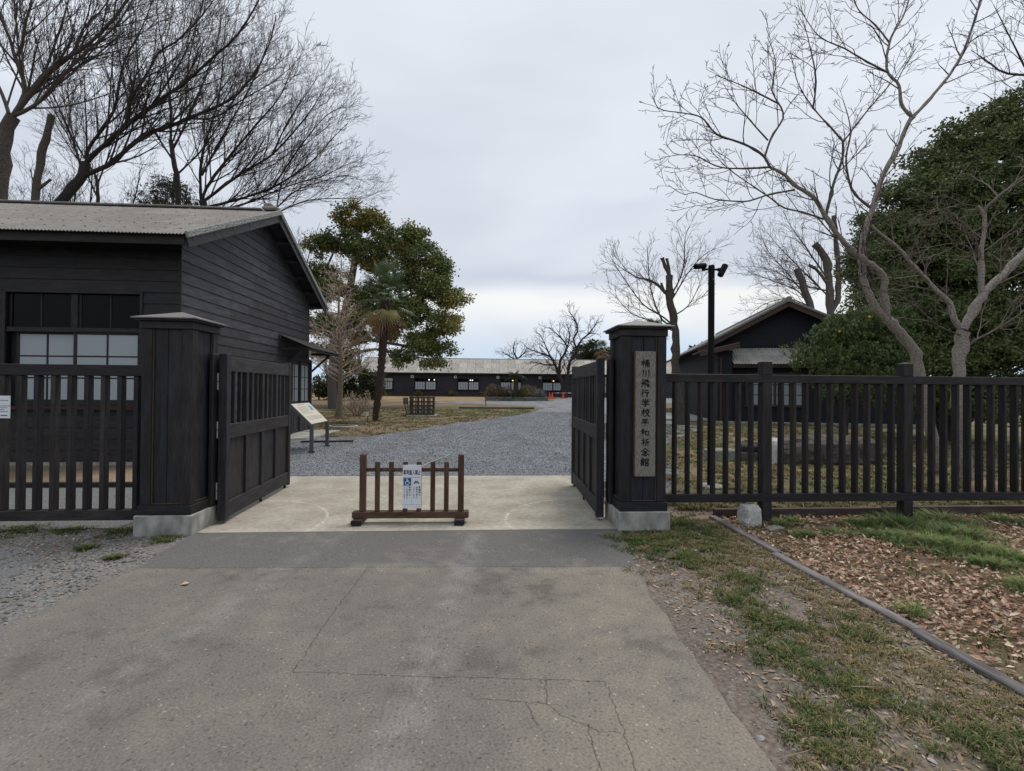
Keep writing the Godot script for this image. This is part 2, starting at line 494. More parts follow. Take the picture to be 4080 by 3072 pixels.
func make_ground() -> void:
	var f := noise(FastNoiseLite.TYPE_SIMPLEX_SMOOTH, 0.35, 61, 4)
	var g := noise(FastNoiseLite.TYPE_SIMPLEX_SMOOTH, 0.8, 67, 4)
	var gm := grained(M.fine, Vector3(1.3, 1.3, 1.3), Color(1.35, 1.35, 1.35), 0.95, 0.2)
	gm.vertex_color_use_as_albedo = true
	# one sheet: fine squares near, wide ones out to the horizon
	var xs := [-900.0, -300.0, -120.0, -60.0]
	var x := -36.0
	while x < 36.01:
		xs.append(x)
		x += 0.3 if x > -12.0 and x < 14.0 else 1.0
	xs.append_array([60.0, 120.0, 300.0, 900.0])
	var ds := [-60.0, -20.0, -5.0]
	var d := 0.4
	while d < 8.75:
		ds.append(d)
		d += 0.3
	d = 8.8
	while d < 34.0:
		ds.append(d)
		d += 0.4
	while d < 61.6:
		ds.append(d)
		d += 0.8
	ds.append_array([61.6, 75.0, 100.0, 200.0, 500.0, 1200.0])
	var v := PackedVector3Array()
	var c := PackedColorArray()
	var n := PackedVector3Array()
	var idx := PackedInt32Array()
	for dd in ds:
		for xx in xs:
			v.append(pt(xx, ground_y(dd) - 0.012, dd))
			n.append(Vector3.UP)
			c.append(ground_colour(xx, dd, f, g))
	var w := xs.size()
	for j in ds.size() - 1:
		for i in w - 1:
			var o := j * w + i
			idx.append_array([o, o + w, o + w + 1, o, o + w + 1, o + 1])
	var arr := []
	arr.resize(Mesh.ARRAY_MAX)
	arr[Mesh.ARRAY_VERTEX] = v
	arr[Mesh.ARRAY_NORMAL] = n
	arr[Mesh.ARRAY_COLOR] = c
	arr[Mesh.ARRAY_INDEX] = idx
	var am := ArrayMesh.new()
	am.add_surface_from_arrays(Mesh.PRIMITIVE_TRIANGLES, arr)
	am.surface_set_material(0, gm)
	put("ground", am, self).set_meta("kind", "structure")

	# driveway: worn asphalt with a newer strip before the gate, dust, tyre dust and cracks
	var W := 1200
	var H := 1000
	var low := noise(FastNoiseLite.TYPE_SIMPLEX_SMOOTH, 0.0045, 71, 4).get_image(W, H, false, false, false).get_data()
	var mid := noise(FastNoiseLite.TYPE_SIMPLEX_SMOOTH, 0.02, 73, 4).get_image(W, H, false, false, false).get_data()
	var fin := noise(FastNoiseLite.TYPE_SIMPLEX_SMOOTH, 0.28, 79, 2).get_image(W, H, false, false, false).get_data()
	var grit := noise(FastNoiseLite.TYPE_VALUE, 0.45, 83, 1).get_image(W, H, false, false, false).get_data()
	var data := PackedByteArray()
	data.resize(W * H * 3)
	var to8 := PackedByteArray()
	for i in 1024:
		to8.append(int(clampf(255.0 * pow(i / 1023.0 * 0.6, 1.0 / 2.2), 0, 255)))
	for j in H:
		var dep := 0.5 + 5.0 * (j + 0.5) / H
		var o := j * W
		for i in W:
			var xw := -4.0 + 6.0 * (i + 0.5) / W
			var a := low[o + i] / 255.0
			var m := mid[o + i] / 255.0
			var joint := 4.30 - 0.035 * (xw + 0.7) + (m - 0.5) * 0.05
			var tan_ := 0.0
			var r := 0.163
			var gg := 0.150
			var bb := 0.135
			if dep > joint:
				r = 0.134; gg = 0.130; bb = 0.125
				tan_ = clampf((a - 0.58) * 1.4 + (m - 0.55) + clampf(0.3 - (dep - joint) * 1.2, 0.0, 0.3), 0.0, 0.6)
			else:
				# dust lies thick towards the right side and in patches
				tan_ = clampf(0.05 + (a - 0.5) * 1.0 + (m - 0.5) * 0.9 + clampf((xw + 0.05) * 0.6, -0.05, 0.55), 0.0, 0.85)
				tan_ = clampf(tan_ + clampf(0.45 - (joint - dep) * 1.8, 0.0, 0.45) * clampf(m * 2.2 - 0.55, 0.0, 1.0), 0.0, 0.9)
				var dk := clampf((0.42 - a) * 0.9 + (0.42 - m) * 0.7, 0.0, 0.22)
				r *= 1.0 - dk; gg *= 1.0 - dk; bb *= 1.0 - dk
			r = lerpf(r, 0.238, tan_); gg = lerpf(gg, 0.213, tan_); bb = lerpf(bb, 0.174, tan_)
			# pale dust of tyres along two tracks
			for t in 2:
				var tx: float = (-0.10 - 0.10 * (4.6 - dep) if dep < 4.6 else -0.06) if t == 0 else -1.60 - 0.16 * (4.6 - dep)
				var q := absf(xw - tx + (low[(o + i + 5000) % (W * H)] / 255.0 - 0.5) * 0.1)
				if q < 0.17:
					var st := fin[(j / 6) * W + i] / 255.0
					var k := (1.0 - q / 0.17) * clampf(0.35 + (m - 0.4) * 1.6 + (st - 0.5) * 1.3, 0.0, 1.0) * (0.6 if t == 0 else 0.42)
					r = lerpf(r, 0.25, k); gg = lerpf(gg, 0.248, k); bb = lerpf(bb, 0.242, k)
			var s := 0.66 + 0.68 * fin[o + i] / 255.0
			var gr := grit[o + i]
			if gr < 30:
				s *= 0.55
			elif gr > 243:
				s = 2.3
			var p := (o + i) * 3
			data[p] = to8[clampi(int(r * s / 0.6 * 1023.0), 0, 1023)]
			data[p + 1] = to8[clampi(int(gg * s / 0.6 * 1023.0), 0, 1023)]
			data[p + 2] = to8[clampi(int(bb * s / 0.6 * 1023.0), 0, 1023)]
	var wob := noise(FastNoiseLite.TYPE_SIMPLEX_SMOOTH, 0.05, 91, 4)
	var cracks := [
		[2.2, [[-2.95, 4.38], [-1.39, 4.33], [-0.02, 4.29], [1.36, 4.23]]],
		[1.8, [[-0.96, 4.30], [-1.01, 3.34], [-1.01, 2.75]]],
		[2.4, [[-1.01, 2.75], [-0.28, 2.67], [0.68, 2.58]]],
		[1.7, [[0.68, 2.58], [0.67, 2.32], [0.65, 1.9], [0.6, 1.0]]],
		[1.6, [[-0.02, 2.47], [0.34, 2.41], [0.41, 2.31], [0.56, 2.20], [0.65, 2.19]]],
		[1.9, [[0.51, 2.26], [0.50, 2.10], [0.51, 1.95], [0.45, 1.3]]],
		[1.3, [[0.24, 2.42], [0.28, 2.25]]],
		[1.2, [[0.36, 2.6], [0.34, 2.41]]],
	]
	for cr in cracks:
		var q := []
		for p in cr[1]:
			q.append(Vector2((p[0] + 4.0) / 6.0 * W, (p[1] - 0.5) / 5.0 * H))
		stamp(data, W, H, q, cr[0] * 0.42, 0.8, wob)
	var tex := ImageTexture.create_from_image(Image.create_from_data(W, H, false, Image.FORMAT_RGB8, data))
	var dm := StandardMaterial3D.new()
	dm.albedo_texture = tex
	dm.roughness = 0.9
	dm.metallic_specular = 0.3
	dm.heightmap_enabled = true
	dm.heightmap_texture = ImageTexture.create_from_image(Image.create_from_data(W, H, false, Image.FORMAT_L8, fin))
	dm.heightmap_scale = 0.35
	var right := [Vector2(1.54, 5.39), Vector2(1.50, 5.0), Vector2(1.40, 4.4), Vector2(1.29, 3.5), Vector2(1.25, 2.72), Vector2(1.24, 2.2), Vector2(1.25, 1.0), Vector2(1.4, -8.0)]
	var left := [Vector2(-3.2, -8.0), Vector2(-3.12, 2.0), Vector2(-3.07, 3.36), Vector2(-2.98, 3.83), Vector2(-2.90, 4.33), Vector2(-2.98, 4.8), Vector2(-3.02, 5.39)]
	var poly := ragged(right + left, 0.09, 0.035, 97, [7, 14])
	var s := flat_sheet(poly, -0.004, Rect2(-4.0, 0.5, 6.0, 5.0))
	built("driveway", s, dm, self).set_meta("kind", "structure")

	# concrete apron in the gateway, with the scratches that the gate casters drew
	W = 1024
	H = 760
	low = noise(FastNoiseLite.TYPE_SIMPLEX_SMOOTH, 0.006, 101, 5).get_image(W, H, false, false, false).get_data()
	mid = noise(FastNoiseLite.TYPE_SIMPLEX_SMOOTH, 0.05, 103, 4).get_image(W, H, false, false, false).get_data()
	var streak := noise(FastNoiseLite.TYPE_SIMPLEX_SMOOTH, 0.02, 107, 4).get_image(W, H * 5, false, false, false).get_data()
	data = PackedByteArray()
	data.resize(W * H * 3)
	for j in H:
		for i in W:
			var o := j * W + i
			var a := low[o] / 255.0
			var m := mid[o] / 255.0
			var st := streak[(j * 5) * W + i] / 255.0
			var dep := 5.4 + 3.4 * (j + 0.5) / H
			var k := 0.58 + 0.48 * a + 0.36 * (m - 0.5)
			if st > 0.66 and dep > 5.8:
				k += (st - 0.66) * 1.9
			var xw := -3.02 + 4.57 * (i + 0.5) / W
			for hx in [[-2.93, 5.78, 1.125], [-2.93, 5.78, 2.05], [1.44, 5.78, 1.125], [1.44, 5.78, 2.05]]:
				var rr := absf(Vector2(xw - hx[0], dep - hx[1]).length() - hx[2])
				if rr < 0.017:
					k += 0.42 * clampf((m - 0.25) * 2.0, 0.2, 1.0) * (1.0 if hx[2] < 1.5 else 0.35)
			var warm := clampf((0.55 - a) * 1.4, 0.0, 0.6)
			if dep < 5.52 + (m - 0.5) * 0.1:
				k += 0.08
				warm = 0.0
			data[o * 3] = to8[clampi(int(0.43 * k / 0.6 * 1023.0), 0, 1023)]
			data[o * 3 + 1] = to8[clampi(int((0.40 - 0.022 * warm) * k / 0.6 * 1023.0), 0, 1023)]
			data[o * 3 + 2] = to8[clampi(int((0.335 - 0.05 * warm) * k / 0.6 * 1023.0), 0, 1023)]
	var cm := StandardMaterial3D.new()
	cm.albedo_texture = ImageTexture.create_from_image(Image.create_from_data(W, H, false, Image.FORMAT_RGB8, data))
	cm.roughness = 0.85
	cm.metallic_specular = 0.3
	s = flat_sheet(PackedVector2Array([Vector2(-3.15, 5.4), Vector2(1.68, 5.4), Vector2(1.72, 8.79), Vector2(-3.9, 8.79)]), 0.0, Rect2(-3.02, 5.4, 4.57, 3.4))
	var skirt := [[-3.15, 5.4], [1.68, 5.4], [1.72, 8.79], [-3.9, 8.79]]
	for k in 4:
		var a: Array = skirt[k]
		var b: Array = skirt[(k + 1) % 4]
		s.quad(pt(a[0], -0.1, a[1]), pt(b[0], -0.1, b[1]), pt(b[0], 0, b[1]), pt(a[0], 0, a[1]))
		for q in 6:
			s.uv.append(Vector2(0.5, 0.01))
	built("gateway_apron", s, cm, self).set_meta("kind", "structure")

	# gravel yard
	var gt := ntex(noise(FastNoiseLite.TYPE_CELLULAR, 0.09, 111, 2), [[0.0, 0.12, 0.125, 0.135], [0.35, 0.20, 0.21, 0.225], [0.7, 0.28, 0.29, 0.305], [1.0, 0.42, 0.43, 0.44]])
	var gr := grained(gt, Vector3(1.1, 1.1, 1.1), Color(0.95, 0.98, 1.0), 0.95, 0.2, gt, 1.0)
	gr.detail_enabled = true
	gr.detail_albedo = ntex(noise(FastNoiseLite.TYPE_SIMPLEX_SMOOTH, 0.012, 131, 5), [[0.0, 0.55, 0.49, 0.42], [0.35, 0.8, 0.77, 0.74], [0.5, 0.95, 0.95, 0.95], [1.0, 1.0, 1.0, 1.0]])
	gr.detail_blend_mode = BaseMaterial3D.BLEND_MODE_MUL
	gr.detail_uv_layer = BaseMaterial3D.DETAIL_UV_2
	gr.uv2_triplanar = true
	gr.uv2_world_triplanar = true
	gr.uv2_scale = Vector3(0.13, 0.13, 0.13)
	var gr_dull := grained(gt, Vector3(1.1, 1.1, 1.1), Color(0.7, 0.68, 0.65), 0.95, 0.2, gt, 1.0)
	var edge := [Vector2(-5.9, 8.8), Vector2(3.6, 8.8), Vector2(4.4, 12.0), Vector2(6.2, 15.0), Vector2(8.6, 18.5), Vector2(9.2, 24.0), Vector2(9.6, 34.0), Vector2(12, 42), Vector2(34, 48), Vector2(34, 60), Vector2(12, 60.2), Vector2(9, 57), Vector2(8, 52), Vector2(7, 46.8), Vector2(0.5, 45.3), Vector2(-3.5, 43), Vector2(-4, 41), Vector2(0, 39), Vector2(3.6, 36.5), Vector2(4.4, 33.3), Vector2(3.2, 28.7), Vector2(0.92, 23.3), Vector2(-1.33, 19.6), Vector2(-2.63, 16.6), Vector2(-3.5, 15.1), Vector2(-4.95, 14.9), Vector2(-5.9, 14.0)]
	s = flat_sheet(ragged(edge, 0.4, 0.35, 113, [0]), -0.004)
	built("gravel_yard", s, gr, self).set_meta("kind", "structure")
	s = flat_sheet(ragged([Vector2(1.74, 6.3), Vector2(2.5, 6.5), Vector2(3.5, 8.79), Vector2(1.74, 8.79)], 0.2, 0.2, 115, [2, 3]), -0.004)
	built("gravel_strip", s, gr_dull, self).set_meta("kind", "structure")
	s = flat_sheet(ragged([Vector2(-12, 5.6), Vector2(-3.95, 5.6), Vector2(-3.95, 7.9), Vector2(-12, 7.9)], 0.2, 0.08, 117, [1]), -0.004)
	built("gravel_strip", s, gr_dull, self).set_meta("kind", "structure")
	s = flat_sheet(ragged([Vector2(-11, 1.0), Vector2(-4.2, 2.6), Vector2(-3.5, 4.0), Vector2(-4.4, 5.0), Vector2(-11, 5.1)], 0.12, 0.3, 119), -0.008)
	built("gravel_verge", s, gr_dull, self).set_meta("kind", "structure")

# ------------------------------------------------------------------ lettering: strokes on a 100 x 100 square, xxyy with y down
const STROKES := {
	"桶": "0530 4530,2505 2595,2535 0570,2635 4055,5010 9010 7028,6020 7530,5235 5265 4795,5235 9235 9290 8592,5252 9252,5269 9269,7235 7295",
	"川": "2210 2250 1090,5015 5085,8508 8595",
	"飛": "1512 6512 6028 8042 9638,8010 6520,8822 7032,5030 1540,0555 5555,2540 2565 0595,4538 4595,5560 7558 7075 8092 9688,9060 7568,9574 8082",
	"行": "3005 1030,3530 0560,2448 2495,5020 9020,4545 9645,7545 7590 6085",
	"学": "2508 3222,4804 5220,7806 6622,1240 1228 9028 8842,3042 7042 5056,5256 5290 4086,0866 9466",
	"校": "0530 4530,2505 2595,2535 0570,2635 4055,7005 7018,4822 9622,6028 5045,7828 9243,8545 6875 4595,5548 7575 9695",
	"平": "1515 8515,3025 3842,7225 6242,0552 9552,5015 5096",
	"和": "4008 1520,0535 4835,2715 2795,2740 0570,3042 4560,5835 5885,5835 9035 9085,5880 9080",
	"祈": "2205 3015,0828 4028 0570,2545 2595,3048 4258,8510 5822,5822 5860 4895,5845 9545,7845 7896",
	"念": "5005 0545,5005 9545,3540 6540,3052 7052 5868,2070 1092,3568 3590 6590 7280,5065 5578,8068 9285",
	"館": "2505 0535,2805 4825,2822 2830,1235 4035 4062,1250 4050,1235 1262,1262 4062,1262 1295,1292 3580,3070 4592,7504 7515,5230 5218 9618 9430,5835 5895,5838 9038 9060,5860 9060,5872 9272 9292,5892 9292",
	"車": "1015 9015,2030 8030,2030 2065,8030 8065,2048 8048,2065 8065,0580 9580,5005 5096",
	"両": "0810 9210,1530 1595,1530 8530 8595 7892,5010 5070,3245 3270 6870 6845",
	"進": "4505 3030,3822 3880,6008 6520,3825 9025,3842 8842,3858 8858,3876 9276,6425 6476,1010 2020,0540 2240 1275,0590 1578 5092 9692",
	"入": "3508 5015 4550 0592,5020 6060 9692",
	"禁": "0518 4518,2504 2548,2522 0642,2622 4038,5418 9618,7504 7548,7522 5640,7622 9542,2056 8056,0570 9570,5070 5096,2878 1592,7278 8892",
	"止": "5005 5090,5045 8845,2040 2090,0590 9690",
	"椅": "0530 4530,2505 2595,2535 0570,2635 4055,7005 5025,4818 9618,7218 9232,4542 9842,8842 8890 8088,5255 5280,5255 7555 7580,5280 7580",
	"子": "2010 7810 5035,5035 5092 3588,0550 9550",
	"は": "1510 1095,4030 9530,7208 7275 5590 4075 6068 9290",
	"こ": "2520 7520,2065 3080 8082",
	"の": "5020 4075 2580 1050 4020 7520 9050 6590",
	"先": "2508 1235,2025 8525,5005 5048,0550 9550,3552 3075 0595,6052 6088 9588 9572",
	"左": "0525 9525,4505 3560 0595,3055 9055,6055 6092,2592 9592",
	"手": "7508 2018,1535 8535,0558 9558,5015 5092 3588",
	"に": "1510 1095,4525 8525,4070 5085 9085",
	"ご": "2025 6525,1570 2582 7582,7505 8018,8802 9512",
	"ざ": "1525 8025,4505 7055,2065 3585 7088,8002 8812,9002 9808",
	"い": "1520 2070 3085 4065,7025 8560",
	"ま": "1520 8520,2040 8040,5005 5080 2588 2072 5070 8590",
	"す": "0522 9522,5505 5560 4072 3555 5545 5570 3595",
	"駐": "1010 1060,1010 4510,1026 4226,1042 4242,1060 4560 4292 3690,2510 2560,0872 0588,1872 1885,2872 3082,7005 7515,5225 9525,5852 9252,5088 9688,7425 7488",
	"輪": "0515 4515,1030 4030 4065 1065 1030,1048 4048,0580 4580,2505 2596,7205 5030,7205 9830,6038 8838,5650 5695,5650 9450 9495,5670 9470,6850 6892,8050 8092",
	"場": "0535 4035,2208 2280,0585 4072,5510 5545,5510 9010 9045 5545,5528 9028,4858 9658,5858 4575,5570 9570 9095 8292,7070 5592,8270 6595",
	"前": "3005 3820,7005 6220,0525 9525,1540 1595,1540 4540 4595,1558 4558,1575 4575,6242 6278,8538 8592 7890",
	"、": "3060 5580",
	"wheelchair": "4515 4515 4545 6845 7868 9062,4530 6530,3840 2255 2272 3888 5890 7078",
	"bicycle": "0560 1250 2250 2960 2270 1270 0560,6560 7250 8250 9060 8270 7270 6560,1760 3040 6540 5060 1760,5060 3040,6540 7760,2532 3532,6030 6640",
}

func glyph(b: MB, ch: String, at: Vector3, right: Vector3, down: Vector3, face: Vector3, width: float, brush := 0.0) -> void:
	# right and down span the square; strokes are raised a hair over one another
	var k := 0
	for line in STROKES[ch].split(","):
		var pts := []
		for t in line.split(" "):
			pts.append(Vector2(t.substr(0, 2).to_float(), t.substr(2, 2).to_float()) / 100.0)
		for i in pts.size() - 1:
			var p: Vector2 = pts[i]
			var q: Vector2 = pts[i + 1]
			if p == q:
				q += Vector2(0.001, 0.0)
			var dir := (q - p).normalized()
			var nrm := dir.orthogonal()
			p -= dir * width * 0.35
			q += dir * width * 0.35
			var w0 := width * 0.5 * (1.0 + brush * (0.35 if i == 0 else 0.1))
			var w1 := width * 0.5 * (1.0 - brush * (0.35 if i == pts.size() - 2 and absf(dir.x) < absf(dir.y) else -0.1))
			var lift := face * (0.00012 * k)
			k += 1
			var c := []
			for e in [p + nrm * w0, p - nrm * w0, q - nrm * w1, q + nrm * w1]:
				c.append(at + right * e.x + down * e.y + lift)
			if (c[1] - c[0]).cross(c[2] - c[0]).dot(face) < 0.0:
				c.reverse()
			b.quad(c[0], c[1], c[2], c[3])

# ------------------------------------------------------------------ gate pillars
func pillar(label: String, x0: float, inner: float) -> Node3D:
	# x0: left side of the concrete block; inner: side on which the gate leaf hangs (+1 right, -1 left)
	var w := 0.587
	var t := thing("gate_pillar", label, "gate pillar", pt(x0 + w * 0.5, 0, 5.307 + w * 0.5), 0.0, "gate pillars")
	var h := w * 0.5
	var blk := bar("concrete_base", t, M.concrete, -h, h, -0.08, 0.2055, -h, h, 0.008)
	for s in [-1.0, 1.0]:   # plugged form tie holes in the front face
		var hole := MB.new()
		hole.lathe(Vector3(s * 0.235, -0.115, h + 0.0005), Vector3(0, 0, 1), [[0.0, 0.0165], [0.0015, 0.0155], [0.0016, 0.0]], 12)
		put("tie_hole", hole.mesh(M.rock), blk)
	var k := h - 0.022
	bar("skirt_board", t, M.pillar_h[0], -k, k, 0.2065, 0.305, -k, k, 0.006)
	var r := h - 0.038
	var pw := 0.105
	for sx in [-1.0, 1.0]:
		for sz in [-1.0, 1.0]:
			bar("corner_post", t, M.pillar_v[1 if sx > 0 else 0], sx * r, sx * (r - pw), 0.306, 2.16, sz * r, sz * (r - pw), 0.006)
	# recessed boards and thin worn beads between the corner posts, on all four sides
	var half := r - pw
	for side in 4:
		var a := side * PI * 0.5
		var hub := Node3D.new()
		var tr := Transform3D(Basis(Vector3.UP, a), Vector3.ZERO)
		for j in 2:
			var x := half * (-0.5 + j)
			put("panel_board", chamfered(Vector3(half - 0.004, 1.85, 0.02), 0.003), t, tr * Transform3D(Basis(), Vector3(x, 1.234, r - 0.034)), M.pillar_v[2 if side == 0 and inner < 0 else (j + side) % 3])
		for s in [-1.0, 1.0]:
			put("bead", chamfered(Vector3(0.014, 1.85, 0.014), 0.003), t, tr * Transform3D(Basis(), Vector3(s * (half - 0.0085), 1.234, r - 0.0165)), M.worn_v if s * inner < 0.0 or side == 3 else M.pillar_v[1])
		put("bead", chamfered(Vector3(half * 2.0 - 0.034, 0.014, 0.014), 0.003), t, tr * Transform3D(Basis(), Vector3(0, 0.318, r - 0.0165)), M.worn_h)
		hub.free()
	bar("head_band", t, M.pillar_h[1], -k + 0.004, k - 0.004, 2.1605, 2.24, -k + 0.004, k - 0.004, 0.005)
	# low pyramid cap of sheet metal with a thin fascia
	var c := 0.326
	bar("cap_fascia", t, M.pillar_h[2], -c + 0.025, c - 0.025, 2.241, 2.262, -c + 0.025, c - 0.025, 0.003)
	var roof := MB.new()
	var e := [Vector3(-c, 2.275, c), Vector3(c, 2.275, c), Vector3(c, 2.275, -c), Vector3(-c, 2.275, -c)]
	for i in 4:
		var p: Vector3 = e[i]
		var q: Vector3 = e[(i + 1) % 4]
		roof.tri(p, q, Vector3(0, 2.376, 0))
		roof.quad(p + Vector3(0, -0.011, 0), q + Vector3(0, -0.011, 0), q, p)
	roof.quad(e[0] + Vector3(0, -0.011, 0), e[3] + Vector3(0, -0.011, 0), e[2] + Vector3(0, -0.011, 0), e[1] + Vector3(0, -0.011, 0))
	built("cap", roof, M.cap_metal, t)
	# jamb post on the inner side that carries the hinges
	bar("jamb_post", t, M.pillar_v[1], inner * (h - 0.037), inner * (h + 0.006), 0.2065, 1.93, -0.07, -0.24, 0.006)
	return t

func gate_leaf(label: String, at: Vector3, turn: float, side: float) -> void:
	# local: length runs to -z from the hinge; side -1: leaf body lies to the left of the face that looks into the gateway
	var t := thing("gate_leaf", label, "gate", at, turn, "open gate leaves")
	var L := 2.135
	var x0 := 0.0
	var x1 := side * 0.092
	var g: Array = M.gate_z
	var gv: Array = M.gate_v
	bar("stile", t, gv[1], x0, x1, 0.035, 1.934, 0.0, -0.092, 0.006)
	bar("stile", t, gv[0], x0, x1, 0.035, 1.934, -L + 0.075, -L, 0.006)
	var a := -0.0925
	var b := -L + 0.0755
	var f0 := side * 0.008
	var f1 := side * 0.078
	bar("top_rail", t, g[0], f0, f1, 1.735, 1.905, a, b, 0.005)
	bar("middle_rail", t, g[2], f0, f1, 0.957, 1.125, a, b, 0.005)
	bar("bottom_rail", t, g[1], f0, f1, 0.060, 0.24, a, b, 0.005)
	var span := (b - a) / 4.0
	for k in 4:
		var z := a + span * k
		if k > 0:
			bar("muntin", t, gv[k % 3], side * 0.011, side * 0.071, 1.1255, 1.7345, z + 0.032, z - 0.032)
			bar("muntin", t, gv[(k + 1) % 3], side * 0.011, side * 0.071, 0.2405, 0.9565, z + 0.032, z - 0.032)
		for j in 2:
			var zz := z + span * (j + 1) / 3.0
			bar("baluster", t, gv[(k + j) % 3], side * 0.02, side * 0.064, 1.1255, 1.7345, zz + 0.018, zz - 0.018)
		var e := 0.0325 if k > 0 else 0.0005
		var e2 := 0.0325 if k < 3 else 0.0005
		bar("panel", t, gv[(k + 2) % 3], side * 0.04, side * 0.058, 0.2405, 0.9565, z - e, z + span + e2, 0.003)
	for z in [-1.09, -2.0]:
		var c := MB.new()
		c.lathe(Vector3(side * 0.035, 0.041, z), Vector3(1, 0, 0), [[-0.014, 0.0], [-0.014, 0.033], [-0.009, 0.038], [0.009, 0.038], [0.014, 0.033], [0.014, 0.0]], 16)
		var cs := built("caster", c, M.rubber, t)
		var fk := MB.new()
		fk.box(Vector3(side * 0.035 - 0.02, 0.05, z), Vector3(0.004, 0.05, 0.022))
		fk.box(Vector3(side * 0.035 + 0.02, 0.05, z), Vector3(0.004, 0.05, 0.022))
		fk.box(Vector3(side * 0.035, 0.0775, z), Vector3(0.05, 0.005, 0.06))
		put("fork", fk.mesh(M.steel), cs)
	for y in [1.615, 1.065, 0.37]:
		var hg := MB.new()
		var hx := side * 0.106
		hg.lathe(Vector3(hx, y - 0.095, -0.02), Vector3.UP, [[0.0, 0.0], [0.0, 0.013], [0.09, 0.013], [0.09, 0.0]], 12)
		hg.lathe(Vector3(hx, y + 0.004, -0.02), Vector3.UP, [[0.0, 0.0], [0.0, 0.013], [0.09, 0.013], [0.09, 0.0]], 12)
		hg.box(Vector3(side * 0.0955, y, -0.045), Vector3(0.006, 0.17, 0.05))
		built("hinge", hg, M.steel, t)

func make_gate() -> void:
	M.worn_v = grained(M.fine, Vector3(20, 1.2, 20), Color(0.10, 0.066, 0.05), 0.8, 0.3)
	M.worn_h = grained(M.fine, Vector3(1.2, 20, 20), Color(0.11, 0.08, 0.066), 0.8, 0.3)
	pillar("dark timber gate pillar without a name board, joined to fence with white notice", -3.0 - 0.587, 1.0)
	pillar("dark timber gate pillar carrying the vertical name board", 1.534, -1.0)
	gate_leaf("open dark timber gate leaf beside the pillar without a name board", pt(-2.874, 0, 5.736), 0.0439, -1.0)
	gate_leaf("open dark timber gate leaf beside the pillar with the name board", pt(1.388, 0, 5.736), -0.0457, 1.0)

	# name board with brushed characters
	var t := thing("name_board", "weathered grey name board with black brushed vertical characters on pillar", "sign", pt(1.8355, 0.594, 5.345))
	var bm := grained(ntex(noise(FastNoiseLite.TYPE_SIMPLEX_SMOOTH, 0.03, 121, 5), [[0.0, 0.10, 0.092, 0.08], [0.45, 0.19, 0.18, 0.16], [0.7, 0.25, 0.24, 0.22], [1.0, 0.36, 0.35, 0.33]]), Vector3(6.0, 0.9, 6.0), Color(1, 1, 1), 0.9, 0.25)
	bar("board", t, bm, -0.114, 0.114, 0.0, 1.395, -0.028, 0.028, 0.005)
	bar("edge_strip", t, M.edge_tan, -0.1205, -0.1145, 0.004, 1.391, -0.027, 0.026, 0.002)
	var text := "桶川飛行学校平和祈念館"
	for i in text.length():
		var b := MB.new()
		var y := 1.305 - 0.1095 * i
		glyph(b, text[i], Vector3(-0.052 + 0.004 * sin(i * 1.7), y, 0.0289), Vector3(0.098, 0, 0), Vector3(0, -0.093, 0), Vector3(0, 0, 1), 0.115, 1.0)
		built("character", b, M.ink, t)

